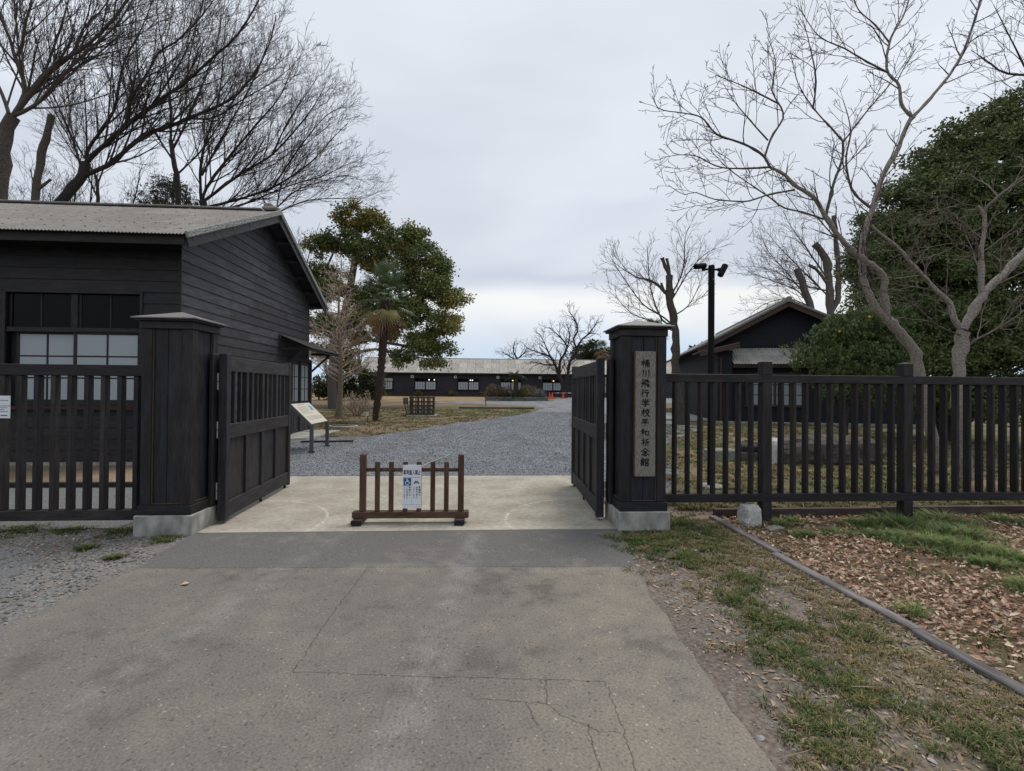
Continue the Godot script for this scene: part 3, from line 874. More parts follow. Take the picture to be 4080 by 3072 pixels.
# ------------------------------------------------------------------ fences
func make_fences() -> void:
	# right: thin deep pickets between two rails, posts 1.77 m apart
	var t := thing("picket_fence", "dark timber fence of thin pickets beside pillar with name board", "fence", pt(2.1, 0, 5.565))
	var x := 2.105 - 2.1
	var posts := [3.337, 5.105, 6.873, 8.641, 10.409]
	var last := 12.2 - 2.1
	bar("top_rail", t, M.fence_h[0], x, last, 1.655, 1.753, 0.0, -0.10, 0.005)
	bar("bottom_rail", t, M.fence_h[1], x, last, 0.245, 0.343, 0.0, -0.10, 0.005)
	for p in posts:
		var px: float = p - 2.1
		bar("post", t, M.fence_v[0], px, px + 0.115, 0.02, 0.2445, 0.003, -0.112, 0.005)
		bar("post", t, M.fence_v[0], px, px + 0.115, 0.3435, 1.6545, 0.003, -0.112, 0.005)
		var cap := MB.new()
		var c := Vector3(px + 0.0575, 0, -0.0545)
		cap.prism([c + Vector3(-0.0575, 1.7535, 0.0575), c + Vector3(0.0575, 1.7535, 0.0575), c + Vector3(0.0575, 1.7535, -0.0575), c + Vector3(-0.0575, 1.7535, -0.0575)], Vector3(0, 0.15, 0))
		for i in 4:
			var s: Array = [[-1, 1, 1, 1], [1, 1, 1, -1], [1, -1, -1, -1], [-1, -1, -1, 1]][i]
			cap.tri(c + Vector3(s[0] * 0.0575, 1.9036, s[1] * 0.0575), c + Vector3(s[2] * 0.0575, 1.9036, s[3] * 0.0575), c + Vector3(0, 1.925, 0))
		built("post_top", cap, M.fence_v[0], t)
	var k := 0
	var edges := [2.302, 2.459, 2.613, 2.769, 2.926, 3.079, 3.234, 3.606, 3.759, 3.91, 4.067, 4.221, 4.378, 4.534, 4.689, 4.844, 4.999, 5.37, 5.52, 5.675, 5.83, 5.985, 6.14, 6.295, 6.45, 6.605, 6.76]
	var more := 7.14
	while more < 12.1:
		edges.append(more)
		more += 0.155
	for e in edges:
		var xx: float = e - 2.1
		var hit := false
		for p in posts:
			if e > p - 0.01 and e - 0.033 < p + 0.125:
				hit = true
		if hit:
			continue
		var pk := bar("picket", t, M.fence_v[k % 3], xx - 0.033, xx, 0.344, 1.654, -0.008, -0.092, 0.004)
		pk.rotation = Vector3(0, sin(k * 3.7) * 0.035, sin(k * 2.3) * 0.0012)
		k += 1

	# left: thicker pickets
	t = thing("picket_fence", "dark timber fence of thick pickets with white notice board", "fence", pt(-3.59, 0, 5.55))
	bar("top_rail", t, M.fence_h[1], 0.0, -7.0, 1.661, 1.783, 0.0, -0.10, 0.005)
	bar("bottom_rail", t, M.fence_h[2], 0.0, -7.0, 0.099, 0.207, 0.0, -0.10, 0.005)
	x = -3.771 + 3.59
	k = 0
	while x > -6.9:
		var pk := bar("picket", t, M.fence_v[(k * 2 + 1) % 3], x, x + 0.052, 0.208, 1.660, -0.010, -0.085, 0.004)
		pk.rotation = Vector3(0, sin(k * 2.9) * 0.03, sin(k * 1.9) * 0.001)
		x -= 0.171
		k += 1
	for px in [-2.2, -4.4, -6.6]:
		bar("post_foot", t, M.fence_v[2], px, px - 0.1, -0.05, 0.0985, -0.005, -0.095, 0.004)

	# notice on the left fence
	var n := thing("notice", "small white notice with dark printed lines on the thick picket fence", "notice", pt(-5.11, 1.22, 5.53))
	bar("sheet", n, M.white_board, -0.17, 0.115, -0.02, 0.22, 0.0, 0.006, 0.002)
	var ink := MB.new()
	var yy := 0.195
	for L in [0.09, 0.2, 0.0, 0.1, 0.22, 0.2, 0.17, 0.21]:
		if L > 0.0:
			var h := 0.007
			var xa := -0.15
			while xa < -0.15 + L + 0.03:
				var w := 0.012 + 0.012 * absf(sin(xa * 190.0 + yy * 50.0))
				ink.quad(Vector3(xa, yy - h, 0.0065), Vector3(xa + w, yy - h, 0.0065), Vector3(xa + w, yy, 0.0065), Vector3(xa, yy, 0.0065))
				xa += w + 0.004
		yy -= 0.02
	ink.quad(Vector3(0.02, 0.004, 0.0065), Vector3(0.09, 0.004, 0.0065), Vector3(0.09, 0.014, 0.0065), Vector3(0.02, 0.014, 0.0065))
	for q in [[-0.05, 0.03], [-0.022, 0.03], [-0.06, 0.012], [-0.03, 0.012]]:
		ink.quad(Vector3(q[0], q[1], 0.0065), Vector3(q[0] + 0.012, q[1], 0.0065), Vector3(q[0] + 0.012, q[1] + 0.01, 0.0065), Vector3(q[0], q[1] + 0.01, 0.0065))
	built("printed_text", ink, plain(0.05, 0.055, 0.07, 0.8), n)

# ------------------------------------------------------------------ movable barrier in the gateway
func make_barrier() -> void:
	var t := thing("movable_barrier", "low brown picket barrier with a white sign standing in the gateway", "barrier", pt(-0.78, 0, 5.72), -0.012)
	var b: Array = M.brown_v
	var bh: Array = M.brown_h
	for fx in [-0.60, 0.555]:
		bar("foot", t, M.brown_z[0], fx - 0.055, fx + 0.055, 0.012, 0.062, -0.28, 0.145, 0.005)
		bar("foot_cap", t, M.rubber, fx - 0.057, fx + 0.057, 0.010, 0.064, 0.1455, 0.153, 0.003)
		bar("pad", t, M.rubber, fx - 0.05, fx + 0.05, 0.0005, 0.0115, 0.06, 0.125, 0.002)
		bar("pad", t, M.rubber, fx - 0.05, fx + 0.05, 0.0005, 0.0115, -0.26, -0.2, 0.002)
	bar("beam", t, bh[0], -0.672, 0.655, 0.0625, 0.135, -0.055, 0.055, 0.005)
	bar("post", t, b[0], -0.595, -0.528, 0.1355, 0.79, -0.034, 0.034, 0.005)
	bar("post", t, b[1], 0.53, 0.597, 0.1355, 0.79, -0.034, 0.034, 0.005)
	bar("rail", t, bh[1], -0.5275, 0.5295, 0.588, 0.63, -0.028, -0.002, 0.004)
	var k := 0
	for x in [-0.394, -0.237, -0.076, 0.082, 0.239, 0.396]:
		bar("picket", t, b[k % 3], x - 0.027, x + 0.027, 0.1355, 0.706, -0.0015, 0.030, 0.004)
		k += 1
	# sign
	var s := Node3D.new()
	s.name = "sign"
	t.add_child(s)
	s.position = Vector3(0.003, 0.172, 0.0306)
	put("panel", chamfered(Vector3(0.212, 0.5, 0.006), 0.002), s, Transform3D(Basis(), Vector3(0, 0.25, 0.003)), M.white_board)
	var f := Vector3(0, 0, 1)
	var ink := MB.new()
	var z := 0.0064
	var title := "車両進入禁止"
	for i in 6:
		glyph(ink, title[i], Vector3(-0.099 + i * 0.0333, 0.446, z), Vector3(0.031, 0, 0), Vector3(0, -0.06, 0), f, 0.125)
	for r in [[-0.1, 0.1, 0.3555, 0.3585], [-0.0015, 0.0, 0.045, 0.345], [-0.1, 0.1, 0.0425, 0.0445]]:
		ink.quad(Vector3(r[0], r[2], z), Vector3(r[1], r[2], z), Vector3(r[1], r[3], z), Vector3(r[0], r[3], z))
	glyph(ink, "bicycle", Vector3(0.018, 0.345, z), Vector3(0.07, 0, 0), Vector3(0, -0.085, 0), f, 0.06)
	var cols := [["駐輪場は、", 0.076, 0.0285], ["手前の左手に", 0.046, 0.0245], ["ございます", 0.012, 0.029], ["車椅子は、", -0.036, 0.0285], ["この先左手に", -0.065, 0.0245], ["ございます", -0.096, 0.029]]
	for c in cols:
		for i in c[0].length():
			glyph(ink, c[0][i], Vector3(c[1], 0.255 - i * c[2], z), Vector3(0.022, 0, 0), Vector3(0, -0.0235, 0), f, 0.12)
	put("lettering", ink.mesh(M.ink), s)
	var blue := MB.new()
	blue.quad(Vector3(-0.097, 0.262, z), Vector3(-0.010, 0.262, z), Vector3(-0.010, 0.350, z), Vector3(-0.097, 0.350, z))
	put("blue_field", blue.mesh(M.ink_blue), s)
	var wc := MB.new()
	glyph(wc, "wheelchair", Vector3(-0.094, 0.348, z + 0.0006), Vector3(0.082, 0, 0), Vector3(0, -0.084, 0), f, 0.085)
	wc.lathe(Vector3(-0.094 + 0.037, 0.348 - 0.0105, z + 0.0015), f, [[0.0, 0.0075], [0.0003, 0.0]], 12)
	put("wheelchair_symbol", wc.mesh(M.white_board), s)
	for sx in [-0.082, 0.082]:
		for sy in [0.018, 0.475]:
			var sc := MB.new()
			sc.lathe(Vector3(sx, sy, 0.006), f, [[0.0, 0.005], [0.002, 0.004], [0.003, 0.0]], 8)
			put("screw", sc.mesh(M.steel), s)
	# two drop bolt sockets set in the apron
	for x in [-0.83, -0.70]:
		var d := MB.new()
		d.lathe(pt(x, 0.0005, 5.72), Vector3.UP, [[0.0, 0.022], [0.003, 0.02], [0.0031, 0.009], [0.001, 0.008], [0.001, 0.0]], 14)
		tag(built("bolt_socket", d, M.steel, self), "small round metal bolt socket set in the concrete under the barrier", "socket", "bolt sockets in the apron")

# ------------------------------------------------------------------ buildings
var sheet_mesh := {}

func corrugated(w: float, l: float, pitch: float, amp: float) -> ArrayMesh:
	# lies in x (0..w), runs down along +z (0..l), waves in y
	var key := "%.3f %.3f" % [w, l]
	if sheet_mesh.has(key):
		return sheet_mesh[key]
	var b := MB.new()
	var n := int(round(w / pitch * 6.0))
	for i in n:
		var xa := w * i / n
		var xb := w * (i + 1) / n
		var ya := amp * cos(TAU * xa / pitch)
		var yb := amp * cos(TAU * xb / pitch)
		b.quad(Vector3(xa, ya, 0), Vector3(xa, ya, l), Vector3(xb, yb, l), Vector3(xb, yb, 0))
		b.quad(Vector3(xa, ya - 0.007, l), Vector3(xb, yb - 0.007, l), Vector3(xb, yb, l), Vector3(xa, ya, l))
		b.quad(Vector3(xa, ya - 0.007, 0), Vector3(xb, yb - 0.007, 0), Vector3(xb, yb - 0.007, l), Vector3(xa, ya - 0.007, l))
	sheet_mesh[key] = b.mesh(null)
	return sheet_mesh[key]

# a lapped board with sloping ends: along runs from a0..a1 at the foot and b0..b1 at the head
func lap_board(along: Vector3, outw: Vector3, at: Vector3, a0: float, a1: float, b0: float, b1: float, h: float) -> MB:
	var b := MB.new()
	var up := Vector3.UP
	var lo := 0.024
	var hi := 0.006
	var p := [at + along * a0, at + along * a1, at + along * b1 + up * h, at + along * b0 + up * h]
	var f := [p[0] + outw * lo, p[1] + outw * lo, p[2] + outw * hi, p[3] + outw * hi]
	var mid: Vector3 = (p[0] + p[2] + f[0] + f[2]) * 0.25
	for q in [[f[0], f[1], f[2], f[3]], [p[0], p[1], f[1], f[0]], [p[1], p[2], f[2], f[1]], [p[2], p[3], f[3], f[2]], [p[3], p[0], f[0], f[3]]]:
		b.out3(q[0], q[1], q[2], mid)
		b.out3(q[0], q[2], q[3], mid)
	return b

func make_house() -> void:
	# gabled house behind the left fence. Front wall at depth 10.05, gable wall at x = -5.95
	var t := thing("weatherboard_house", "black weatherboarded house with corrugated grey roof behind the thick picket fence", "house", Vector3.ZERO)
	var F := 10.05
	var B := 17.3
	var X := -5.95
	var far := -24.0
	var ridge := 13.6
	var ry := 6.33
	var slope := 0.46
	var under := func(d: float) -> float: return ry - 0.16 - slope * absf(d - ridge)
	# window opening
	var wx0 := -9.18
	var wx1 := -6.70
	var wy0 := 1.16
	var wy1 := 3.36
	var core := MB.new()
	core.box(Vector3((far + wx0) * 0.5, 2.2, -(F + 0.11)), Vector3(wx0 - far, 4.4, 0.2))
	core.box(Vector3((wx1 + X - 0.03) * 0.5, 2.2, -(F + 0.11)), Vector3(X - 0.03 - wx1, 4.4, 0.2))
	core.box(Vector3((wx0 + wx1) * 0.5, (wy1 + 4.4) * 0.5, -(F + 0.11)), Vector3(wx1 - wx0, 4.4 - wy1, 0.2))
	core.box(Vector3((wx0 + wx1) * 0.5, wy0 * 0.5, -(F + 0.11)), Vector3(wx1 - wx0, wy0, 0.2))
	core.box(Vector3((far + X) * 0.5, 2.2, -(B - 0.1)), Vector3(X - far - 0.3, 4.4, 0.2))
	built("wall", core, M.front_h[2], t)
	var gw := MB.new()
	gw.prism([pt(X - 0.22, 0.0, F + 0.02), pt(X - 0.22, 0.0, B), pt(X - 0.22, under.call(B) - 0.02, B), pt(X - 0.22, ry - 0.18, ridge), pt(X - 0.22, under.call(F) - 0.02, F + 0.02)], Vector3(0.215, 0, 0))
	built("gable_wall", gw, M.house_z[2], t)
	var fd := MB.new()
	fd.box(Vector3((far + X) * 0.5, 0.0, -(F + B) * 0.5), Vector3(X - far + 0.02, 0.14, B - F + 0.02))
	built("foundation", fd, M.concrete, t)
	# lapped boards
	var step := 0.222
	rng.seed = 5
	var k := 0
	var y := 0.08
	while y < 4.2:
		var cuts := [[far, X + 0.02]]
		if y + step > wy0 - 0.02 and y < wy1 + 0.04:
			cuts = [[far, wx0 - 0.06], [wx1 + 0.06, X + 0.02]]
		for c in cuts:
			var a: float = c[0]
			while a < c[1] - 0.01:
				var e := minf(a + rng.randf_range(3.0, 4.5), c[1])
				if c[1] - e < 1.0:
					e = c[1]
				var hh := minf(step, 4.25 - y)
				if y < wy0 and y + step > wy0 - 0.02 and c[1] < -6.0 and false:
					pass
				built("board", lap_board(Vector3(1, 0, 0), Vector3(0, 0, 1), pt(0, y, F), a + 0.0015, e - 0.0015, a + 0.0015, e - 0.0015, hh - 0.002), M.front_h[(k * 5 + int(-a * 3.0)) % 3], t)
				a = e
		k += 1
		y += step
	y = 0.08
	k = 0
	while y < 6.05:
		# the slope cuts the ends of the upper boards; a joint or two in each course
		var lo0 := F + 0.0
		var lo1 := B
		var hi0 := F + 0.0
		var hi1 := B
		var yt := y + step
		if yt > under.call(F):
			hi0 = maxf(F, ridge - (ry - 0.17 - yt) / slope)
			hi1 = minf(B, ridge + (ry - 0.17 - yt) / slope)
		if y > under.call(F):
			lo0 = maxf(F, ridge - (ry - 0.17 - y) / slope)
			lo1 = minf(B, ridge + (ry - 0.17 - y) / slope)
		if hi0 > hi1:
			break
		var js := [0.0]
		var nj := 2 if lo1 - lo0 > 4.0 else 1
		for j in nj:
			js.append((j + 1.0) / (nj + 1.0) + rng.randf_range(-0.13, 0.13))
		js.append(1.0)
		for j in js.size() - 1:
			var a0: float = lerpf(lo0, lo1, js[j])
			var a1: float = lerpf(lo0, lo1, js[j + 1])
			var b0: float = a0 if j > 0 else hi0
			var b1: float = a1 if j < js.size() - 2 else hi1
			if y < 2.5 and a1 > 15.5:   # doorway
				a1 = minf(a1, 15.48)
				b1 = minf(b1, 15.48)
				if a0 >= a1:
					if a0 > 17.2:
						continue
					continue
			b0 = clampf(b0, F, a1 - 0.02)
			if b1 <= b0 + 0.02:
				b1 = b0 + 0.02
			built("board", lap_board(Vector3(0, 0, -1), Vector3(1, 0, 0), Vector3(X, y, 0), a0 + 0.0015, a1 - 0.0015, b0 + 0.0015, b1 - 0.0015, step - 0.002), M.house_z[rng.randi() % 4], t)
		k += 1
		y += step
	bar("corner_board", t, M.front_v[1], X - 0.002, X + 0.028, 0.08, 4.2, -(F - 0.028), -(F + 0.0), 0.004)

	# roof: three courses of corrugated sheets on the front slope, one long course behind
	var ang := atan(slope)
	var rx := X + 0.47
	var e0 := 9.4
	var run := (ridge - e0) / cos(ang)
	var w := 0.698
	var cols := 24
	var roof := Node3D.new()
	roof.name = "roof"
	t.add_child(roof)
	for side in 2:
		var s := 1.0 if side == 0 else -1.0
		var courses := 3 if side == 0 else 1
		for c in courses:
			var l := run / courses
			var m := corrugated(w, l + 0.08, 0.0635, 0.0095)
			for i in cols:
				var o := Vector3(rx - w * (i + 1), ry + 0.004 * (courses - c) + 0.005, -ridge)
				var bs := Basis(Vector3.RIGHT, s * ang) if side == 0 else Basis(Vector3.UP, PI) * Basis(Vector3.RIGHT, ang)
				var org := o + bs * Vector3(0, 0, c * l) if side == 0 else Vector3(rx - w * i, ry + 0.009, -ridge)
				put("roof_sheet", m, roof, Transform3D(bs, org), M.slate[(i * 7 + c * 3 + (i / 3)) % 4])
	# fixing clips of the sheets
	var clip := MB.new()
	var bf := Basis(Vector3.RIGHT, ang)
	for c in 6:
		for i in 46:
			var o := Vector3(rx - 0.25 - i * 0.36 - 0.1 * (c % 2), ry, -ridge) + bf * Vector3(0, 0.022, 0.25 + c * run / 6.0)
			clip.box(o + Vector3(rng.randf_range(-0.05, 0.05), 0, 0), Vector3(0.034, 0.01, 0.014), bf)
	var cl := built("fixing_clips", clip, M.grey_metal, roof)
	cl.set_meta("kind", "stuff")
	for i in 9:
		put("ridge_cap", chamfered(Vector3(1.86, 0.05, 0.26), 0.02), roof, Transform3D(Basis(), Vector3(rx - 0.45 - 0.94 - i * 1.88, ry + 0.035 + 0.004 * (i % 2), -ridge)), M.slate[1])
	put("ridge_end", chamfered(Vector3(0.42, 0.1, 0.3), 0.03), roof, Transform3D(Basis(), Vector3(rx - 0.22, ry + 0.06, -ridge)), M.slate[2])
	put("ridge_end", chamfered(Vector3(0.22, 0.09, 0.18), 0.02), roof, Transform3D(Basis(), Vector3(rx - 0.3, ry + 0.155, -ridge)), M.slate[0])
	for side in [1.0, -1.0]:
		var bb := Basis(Vector3.RIGHT, side * ang)
		for j in 3:
			var l := run / 3.0
			var ctr := Vector3(rx + 0.0, ry, -ridge) + bb * Vector3(0.012, 0.0 + 0.003 * j, side * (l * (j + 0.5) + 0.02))
			put("verge_cap", chamfered(Vector3(0.05, 0.13, l + 0.02), 0.02), roof, Transform3D(bb, ctr + bb * Vector3(0, -0.015, 0)), M.verge)
		var l2 := run - 0.02
		var c2: Vector3 = Vector3(rx - 0.03, ry, -ridge) + bb * Vector3(0, -0.17, side * (l2 * 0.5))
		put("barge_board", chamfered(Vector3(0.035, 0.18, l2), 0.005), roof, Transform3D(bb, c2), M.house_z[2])
		for j in 6:
			var c3: Vector3 = Vector3((X + rx) * 0.5 - 0.08, ry, -ridge) + bb * Vector3(0, -0.115, side * (0.25 + j * (run - 0.5) / 5.0))
			put("purlin", chamfered(Vector3(0.62, 0.11, 0.1), 0.005), roof, Transform3D(bb, c3), M.house_h[1])
		# soffit boarding under the sheets
		var c4: Vector3 = Vector3((far + rx) * 0.5 - 0.02, ry, -ridge) + bb * Vector3(0, -0.045, side * run * 0.5)
		put("soffit", chamfered(Vector3(rx - far - 0.1, 0.02, run - 0.08), 0.003), roof, Transform3D(bb, c4), M.far_h[1])
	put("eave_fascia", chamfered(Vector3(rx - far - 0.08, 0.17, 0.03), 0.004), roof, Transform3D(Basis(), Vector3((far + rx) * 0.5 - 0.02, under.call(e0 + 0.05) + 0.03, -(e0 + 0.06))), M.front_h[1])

	# front window: frame, transom lights of dark glass, two sliding sashes of frosted glass
	var win := Node3D.new()
	win.name = "window"
	t.add_child(win)
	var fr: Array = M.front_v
	var z := -(F - 0.035)
	bar("frame", win, fr[1], wx0 - 0.055, wx0, wy0 - 0.06, wy1 + 0.06, z, z - 0.17)
	bar("frame", win, fr[1], wx1, wx1 + 0.055, wy0 - 0.06, wy1 + 0.06, z, z - 0.17)
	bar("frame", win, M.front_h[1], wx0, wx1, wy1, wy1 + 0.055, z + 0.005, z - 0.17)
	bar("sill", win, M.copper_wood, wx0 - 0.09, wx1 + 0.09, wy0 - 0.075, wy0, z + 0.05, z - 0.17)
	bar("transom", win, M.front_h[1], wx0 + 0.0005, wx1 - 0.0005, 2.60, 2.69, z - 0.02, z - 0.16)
	var cx := (wx0 + wx1) * 0.5
	bar("mullion", win, fr[0], cx - 0.05, cx + 0.05, 2.6905, wy1 - 0.0005, z - 0.05, z - 0.15)
	for s in 2:
		var a := wx0 + 0.001 if s == 0 else cx + 0.051
		var b := cx - 0.051 if s == 0 else wx1 - 0.001
		bar("transom_frame", win, fr[0], a, a + 0.05, 2.691, wy1 - 0.001, z - 0.08, z - 0.12)
		bar("transom_frame", win, fr[0], b - 0.05, b, 2.691, wy1 - 0.001, z - 0.08, z - 0.12)
		bar("transom_bar", win, fr[0], (a + b) * 0.5 - 0.015, (a + b) * 0.5 + 0.015, 2.691, wy1 - 0.001, z - 0.08, z - 0.12)
		for j in 2:
			var pa := a + 0.051 if j == 0 else (a + b) * 0.5 + 0.016
			var pb := (a + b) * 0.5 - 0.016 if j == 0 else b - 0.051
			bar("pane", win, M.dark_glass, pa, pb, 2.692, wy1 - 0.002, z - 0.095, z - 0.1, 0.001)
	for s in 2:
		var a := wx0 + 0.12 if s == 0 else cx - 0.02
		var b := cx + 0.03 if s == 0 else wx1 - 0.001
		var zs := z - 0.1 if s == 0 else z - 0.05
		bar("sash_stile", win, fr[1], a, a + 0.06, wy0 + 0.001, 2.599, zs, zs - 0.035)
		bar("sash_stile", win, fr[1], b - 0.06, b, wy0 + 0.001, 2.599, zs, zs - 0.035)
		bar("sash_rail", win, M.front_h[1], a + 0.0605, b - 0.0605, wy0 + 0.001, wy0 + 0.12, zs, zs - 0.035)
		bar("sash_rail", win, M.front_h[1], a + 0.0605, b - 0.0605, 2.56, 2.599, zs, zs - 0.035)
		var m2 := (a + b) * 0.5
		bar("glazing_bar", win, fr[1], m2 - 0.017, m2 + 0.017, wy0 + 0.1205, 2.5595, zs - 0.004, zs - 0.03)
		for r in 3:
			var y0 := wy0 + 0.121 + r * (2.559 - wy0 - 0.121) / 3.0
			var y1 := wy0 + 0.121 + (r + 1) * (2.559 - wy0 - 0.121) / 3.0
			for j in 2:
				var pa := a + 0.061 if j == 0 else m2 + 0.0175
				var pb := m2 - 0.0175 if j == 0 else b - 0.061
				bar("pane", win, M.frosted, pa, pb, y0 + (0.0135 if r > 0 else 0.0), y1 - (0.0135 if r < 2 else 0.0), zs - 0.015, zs - 0.02, 0.001)
				if r > 0:
					bar("glazing_bar", win, M.front_h[1], pa, pb, y0 - 0.013, y0 + 0.013, zs - 0.005, zs - 0.03)
	# a jamb lining beside the left sash
	bar("jamb_lining", win, fr[2], wx0 + 0.0005, wx0 + 0.119, wy0 + 0.001, 2.599, z - 0.14, z - 0.168)

	# door in the gable under a small canopy
	var dr := Node3D.new()
	dr.name = "door"
	t.add_child(dr)
	dr.position.x = 0.09
	var dv: Array = M.house_v
	bar("door_frame", dr, dv[2], X - 0.19, X + 0.03, 0.07, 2.5, -15.5, -15.6)
	bar("door_frame", dr, dv[2], X - 0.19, X + 0.03, 0.07, 2.5, -17.2, -17.3)
	bar("door_frame", dr, M.house_z[2], X - 0.19, X + 0.03, 2.42, 2.52, -15.6005, -17.1995)
	for s in 2:
		var a := 15.601 if s == 0 else 16.39
		var b := 16.43 if s == 0 else 17.199
		var xo := X - 0.03 if s == 1 else X - 0.075
		bar("door_stile", dr, dv[0], xo, xo - 0.04, 0.08, 2.419, -a, -(a + 0.09))
		bar("door_stile", dr, dv[0], xo, xo - 0.04, 0.08, 2.419, -(b - 0.09), -b)
		for yy in [[0.08, 0.22], [0.98, 1.12], [2.3, 2.419]]:
			bar("door_rail", dr, M.house_z[0], xo, xo - 0.04, yy[0], yy[1], -(a + 0.0905), -(b - 0.0905))
		var m2 := (a + b) * 0.5
		bar("door_panel", dr, dv[1], xo - 0.015, xo - 0.03, 0.2205, 0.9795, -(a + 0.0905), -(m2 - 0.0155), 0.002)
		bar("door_panel", dr, dv[3], xo - 0.015, xo - 0.03, 0.2205, 0.9795, -(m2 + 0.0155), -(b - 0.0905), 0.002)
		bar("glazing_bar", dr, dv[0], xo - 0.003, xo - 0.036, 0.2205, 0.9795, -(m2 - 0.015), -(m2 + 0.015), 0.002)
		bar("glazing_bar", dr, dv[0], xo - 0.003, xo - 0.036, 1.1205, 2.2995, -(m2 - 0.015), -(m2 + 0.015), 0.002)
		for r in 3:
			var y0 := 1.121 + r * 0.3929
			for j in 2:
				var da := a + 0.091 if j == 0 else m2 + 0.0155
				var db := m2 - 0.0155 if j == 0 else b - 0.091
				bar("pane", dr, M.frosted, xo - 0.018, xo - 0.023, y0 + (0.0125 if r > 0 else 0.0), y0 + 0.3925 - (0.0125 if r < 2 else 0.0), -da, -db, 0.001)
				if r > 0:
					bar("glazing_bar", dr, M.house_z[0], xo - 0.006, xo - 0.034, y0 - 0.012, y0 + 0.012, -da, -db, 0.002)
	# strip of siding over the door
	var can := Node3D.new()
	can.name = "canopy"
	t.add_child(can)
	var ca := atan(0.42)
	var cb := Basis(Vector3(0, 0, 1), -ca)
	for j in 8:
		put("roof_board", chamfered(Vector3(1.02, 0.018, 0.375), 0.004), can, Transform3D(cb, Vector3(X + 0.03, 3.12, 0) + cb * Vector3(0.5, 0.003 * (j % 2), 0) + Vector3(0, 0, -(14.95 + j * 0.38))), M.canopy[j % 2])
	for d in [14.95, 17.45]:
		var root := Vector3(X + 0.03, 2.72, -d)
		beam("arm", can, M.house_h[2], root, root + Vector3(0.86, -0.0, 0), 0.075, 0.085)
		beam("brace", can, M.house_v[2], root + Vector3(0.0, -0.62, 0), root + Vector3(0.62, -0.045, 0), 0.06, 0.06)
		beam("rafter", can, M.house_h[2], Vector3(X + 0.03, 3.07, -d), Vector3(X + 0.03, 3.07, -d) + cb * Vector3(0.95, 0, 0), 0.06, 0.06)
	beam("plate", can, M.house_z[2], Vector3(X + 0.86, 2.70, -14.75), Vector3(X + 0.86, 2.70, -17.7), 0.07, 0.07)
	put("ledger", chamfered(Vector3(0.05, 0.1, 3.0), 0.004), can, Transform3D(Basis(), Vector3(X + 0.05, 3.05, -16.2)), M.house_z[2])
	# doorstep
	var st := MB.new()
	st.prism([pt(-5.9, -0.1, 13.9), pt(-4.95, -0.1, 14.3), pt(-4.75, -0.1, 17.0), pt(-5.9, -0.1, 17.4)], Vector3(0, 0.215, 0))
	tag(built("doorstep", st, M.concrete_pale, self), "pale concrete doorstep slab in front of the house door", "doorstep")

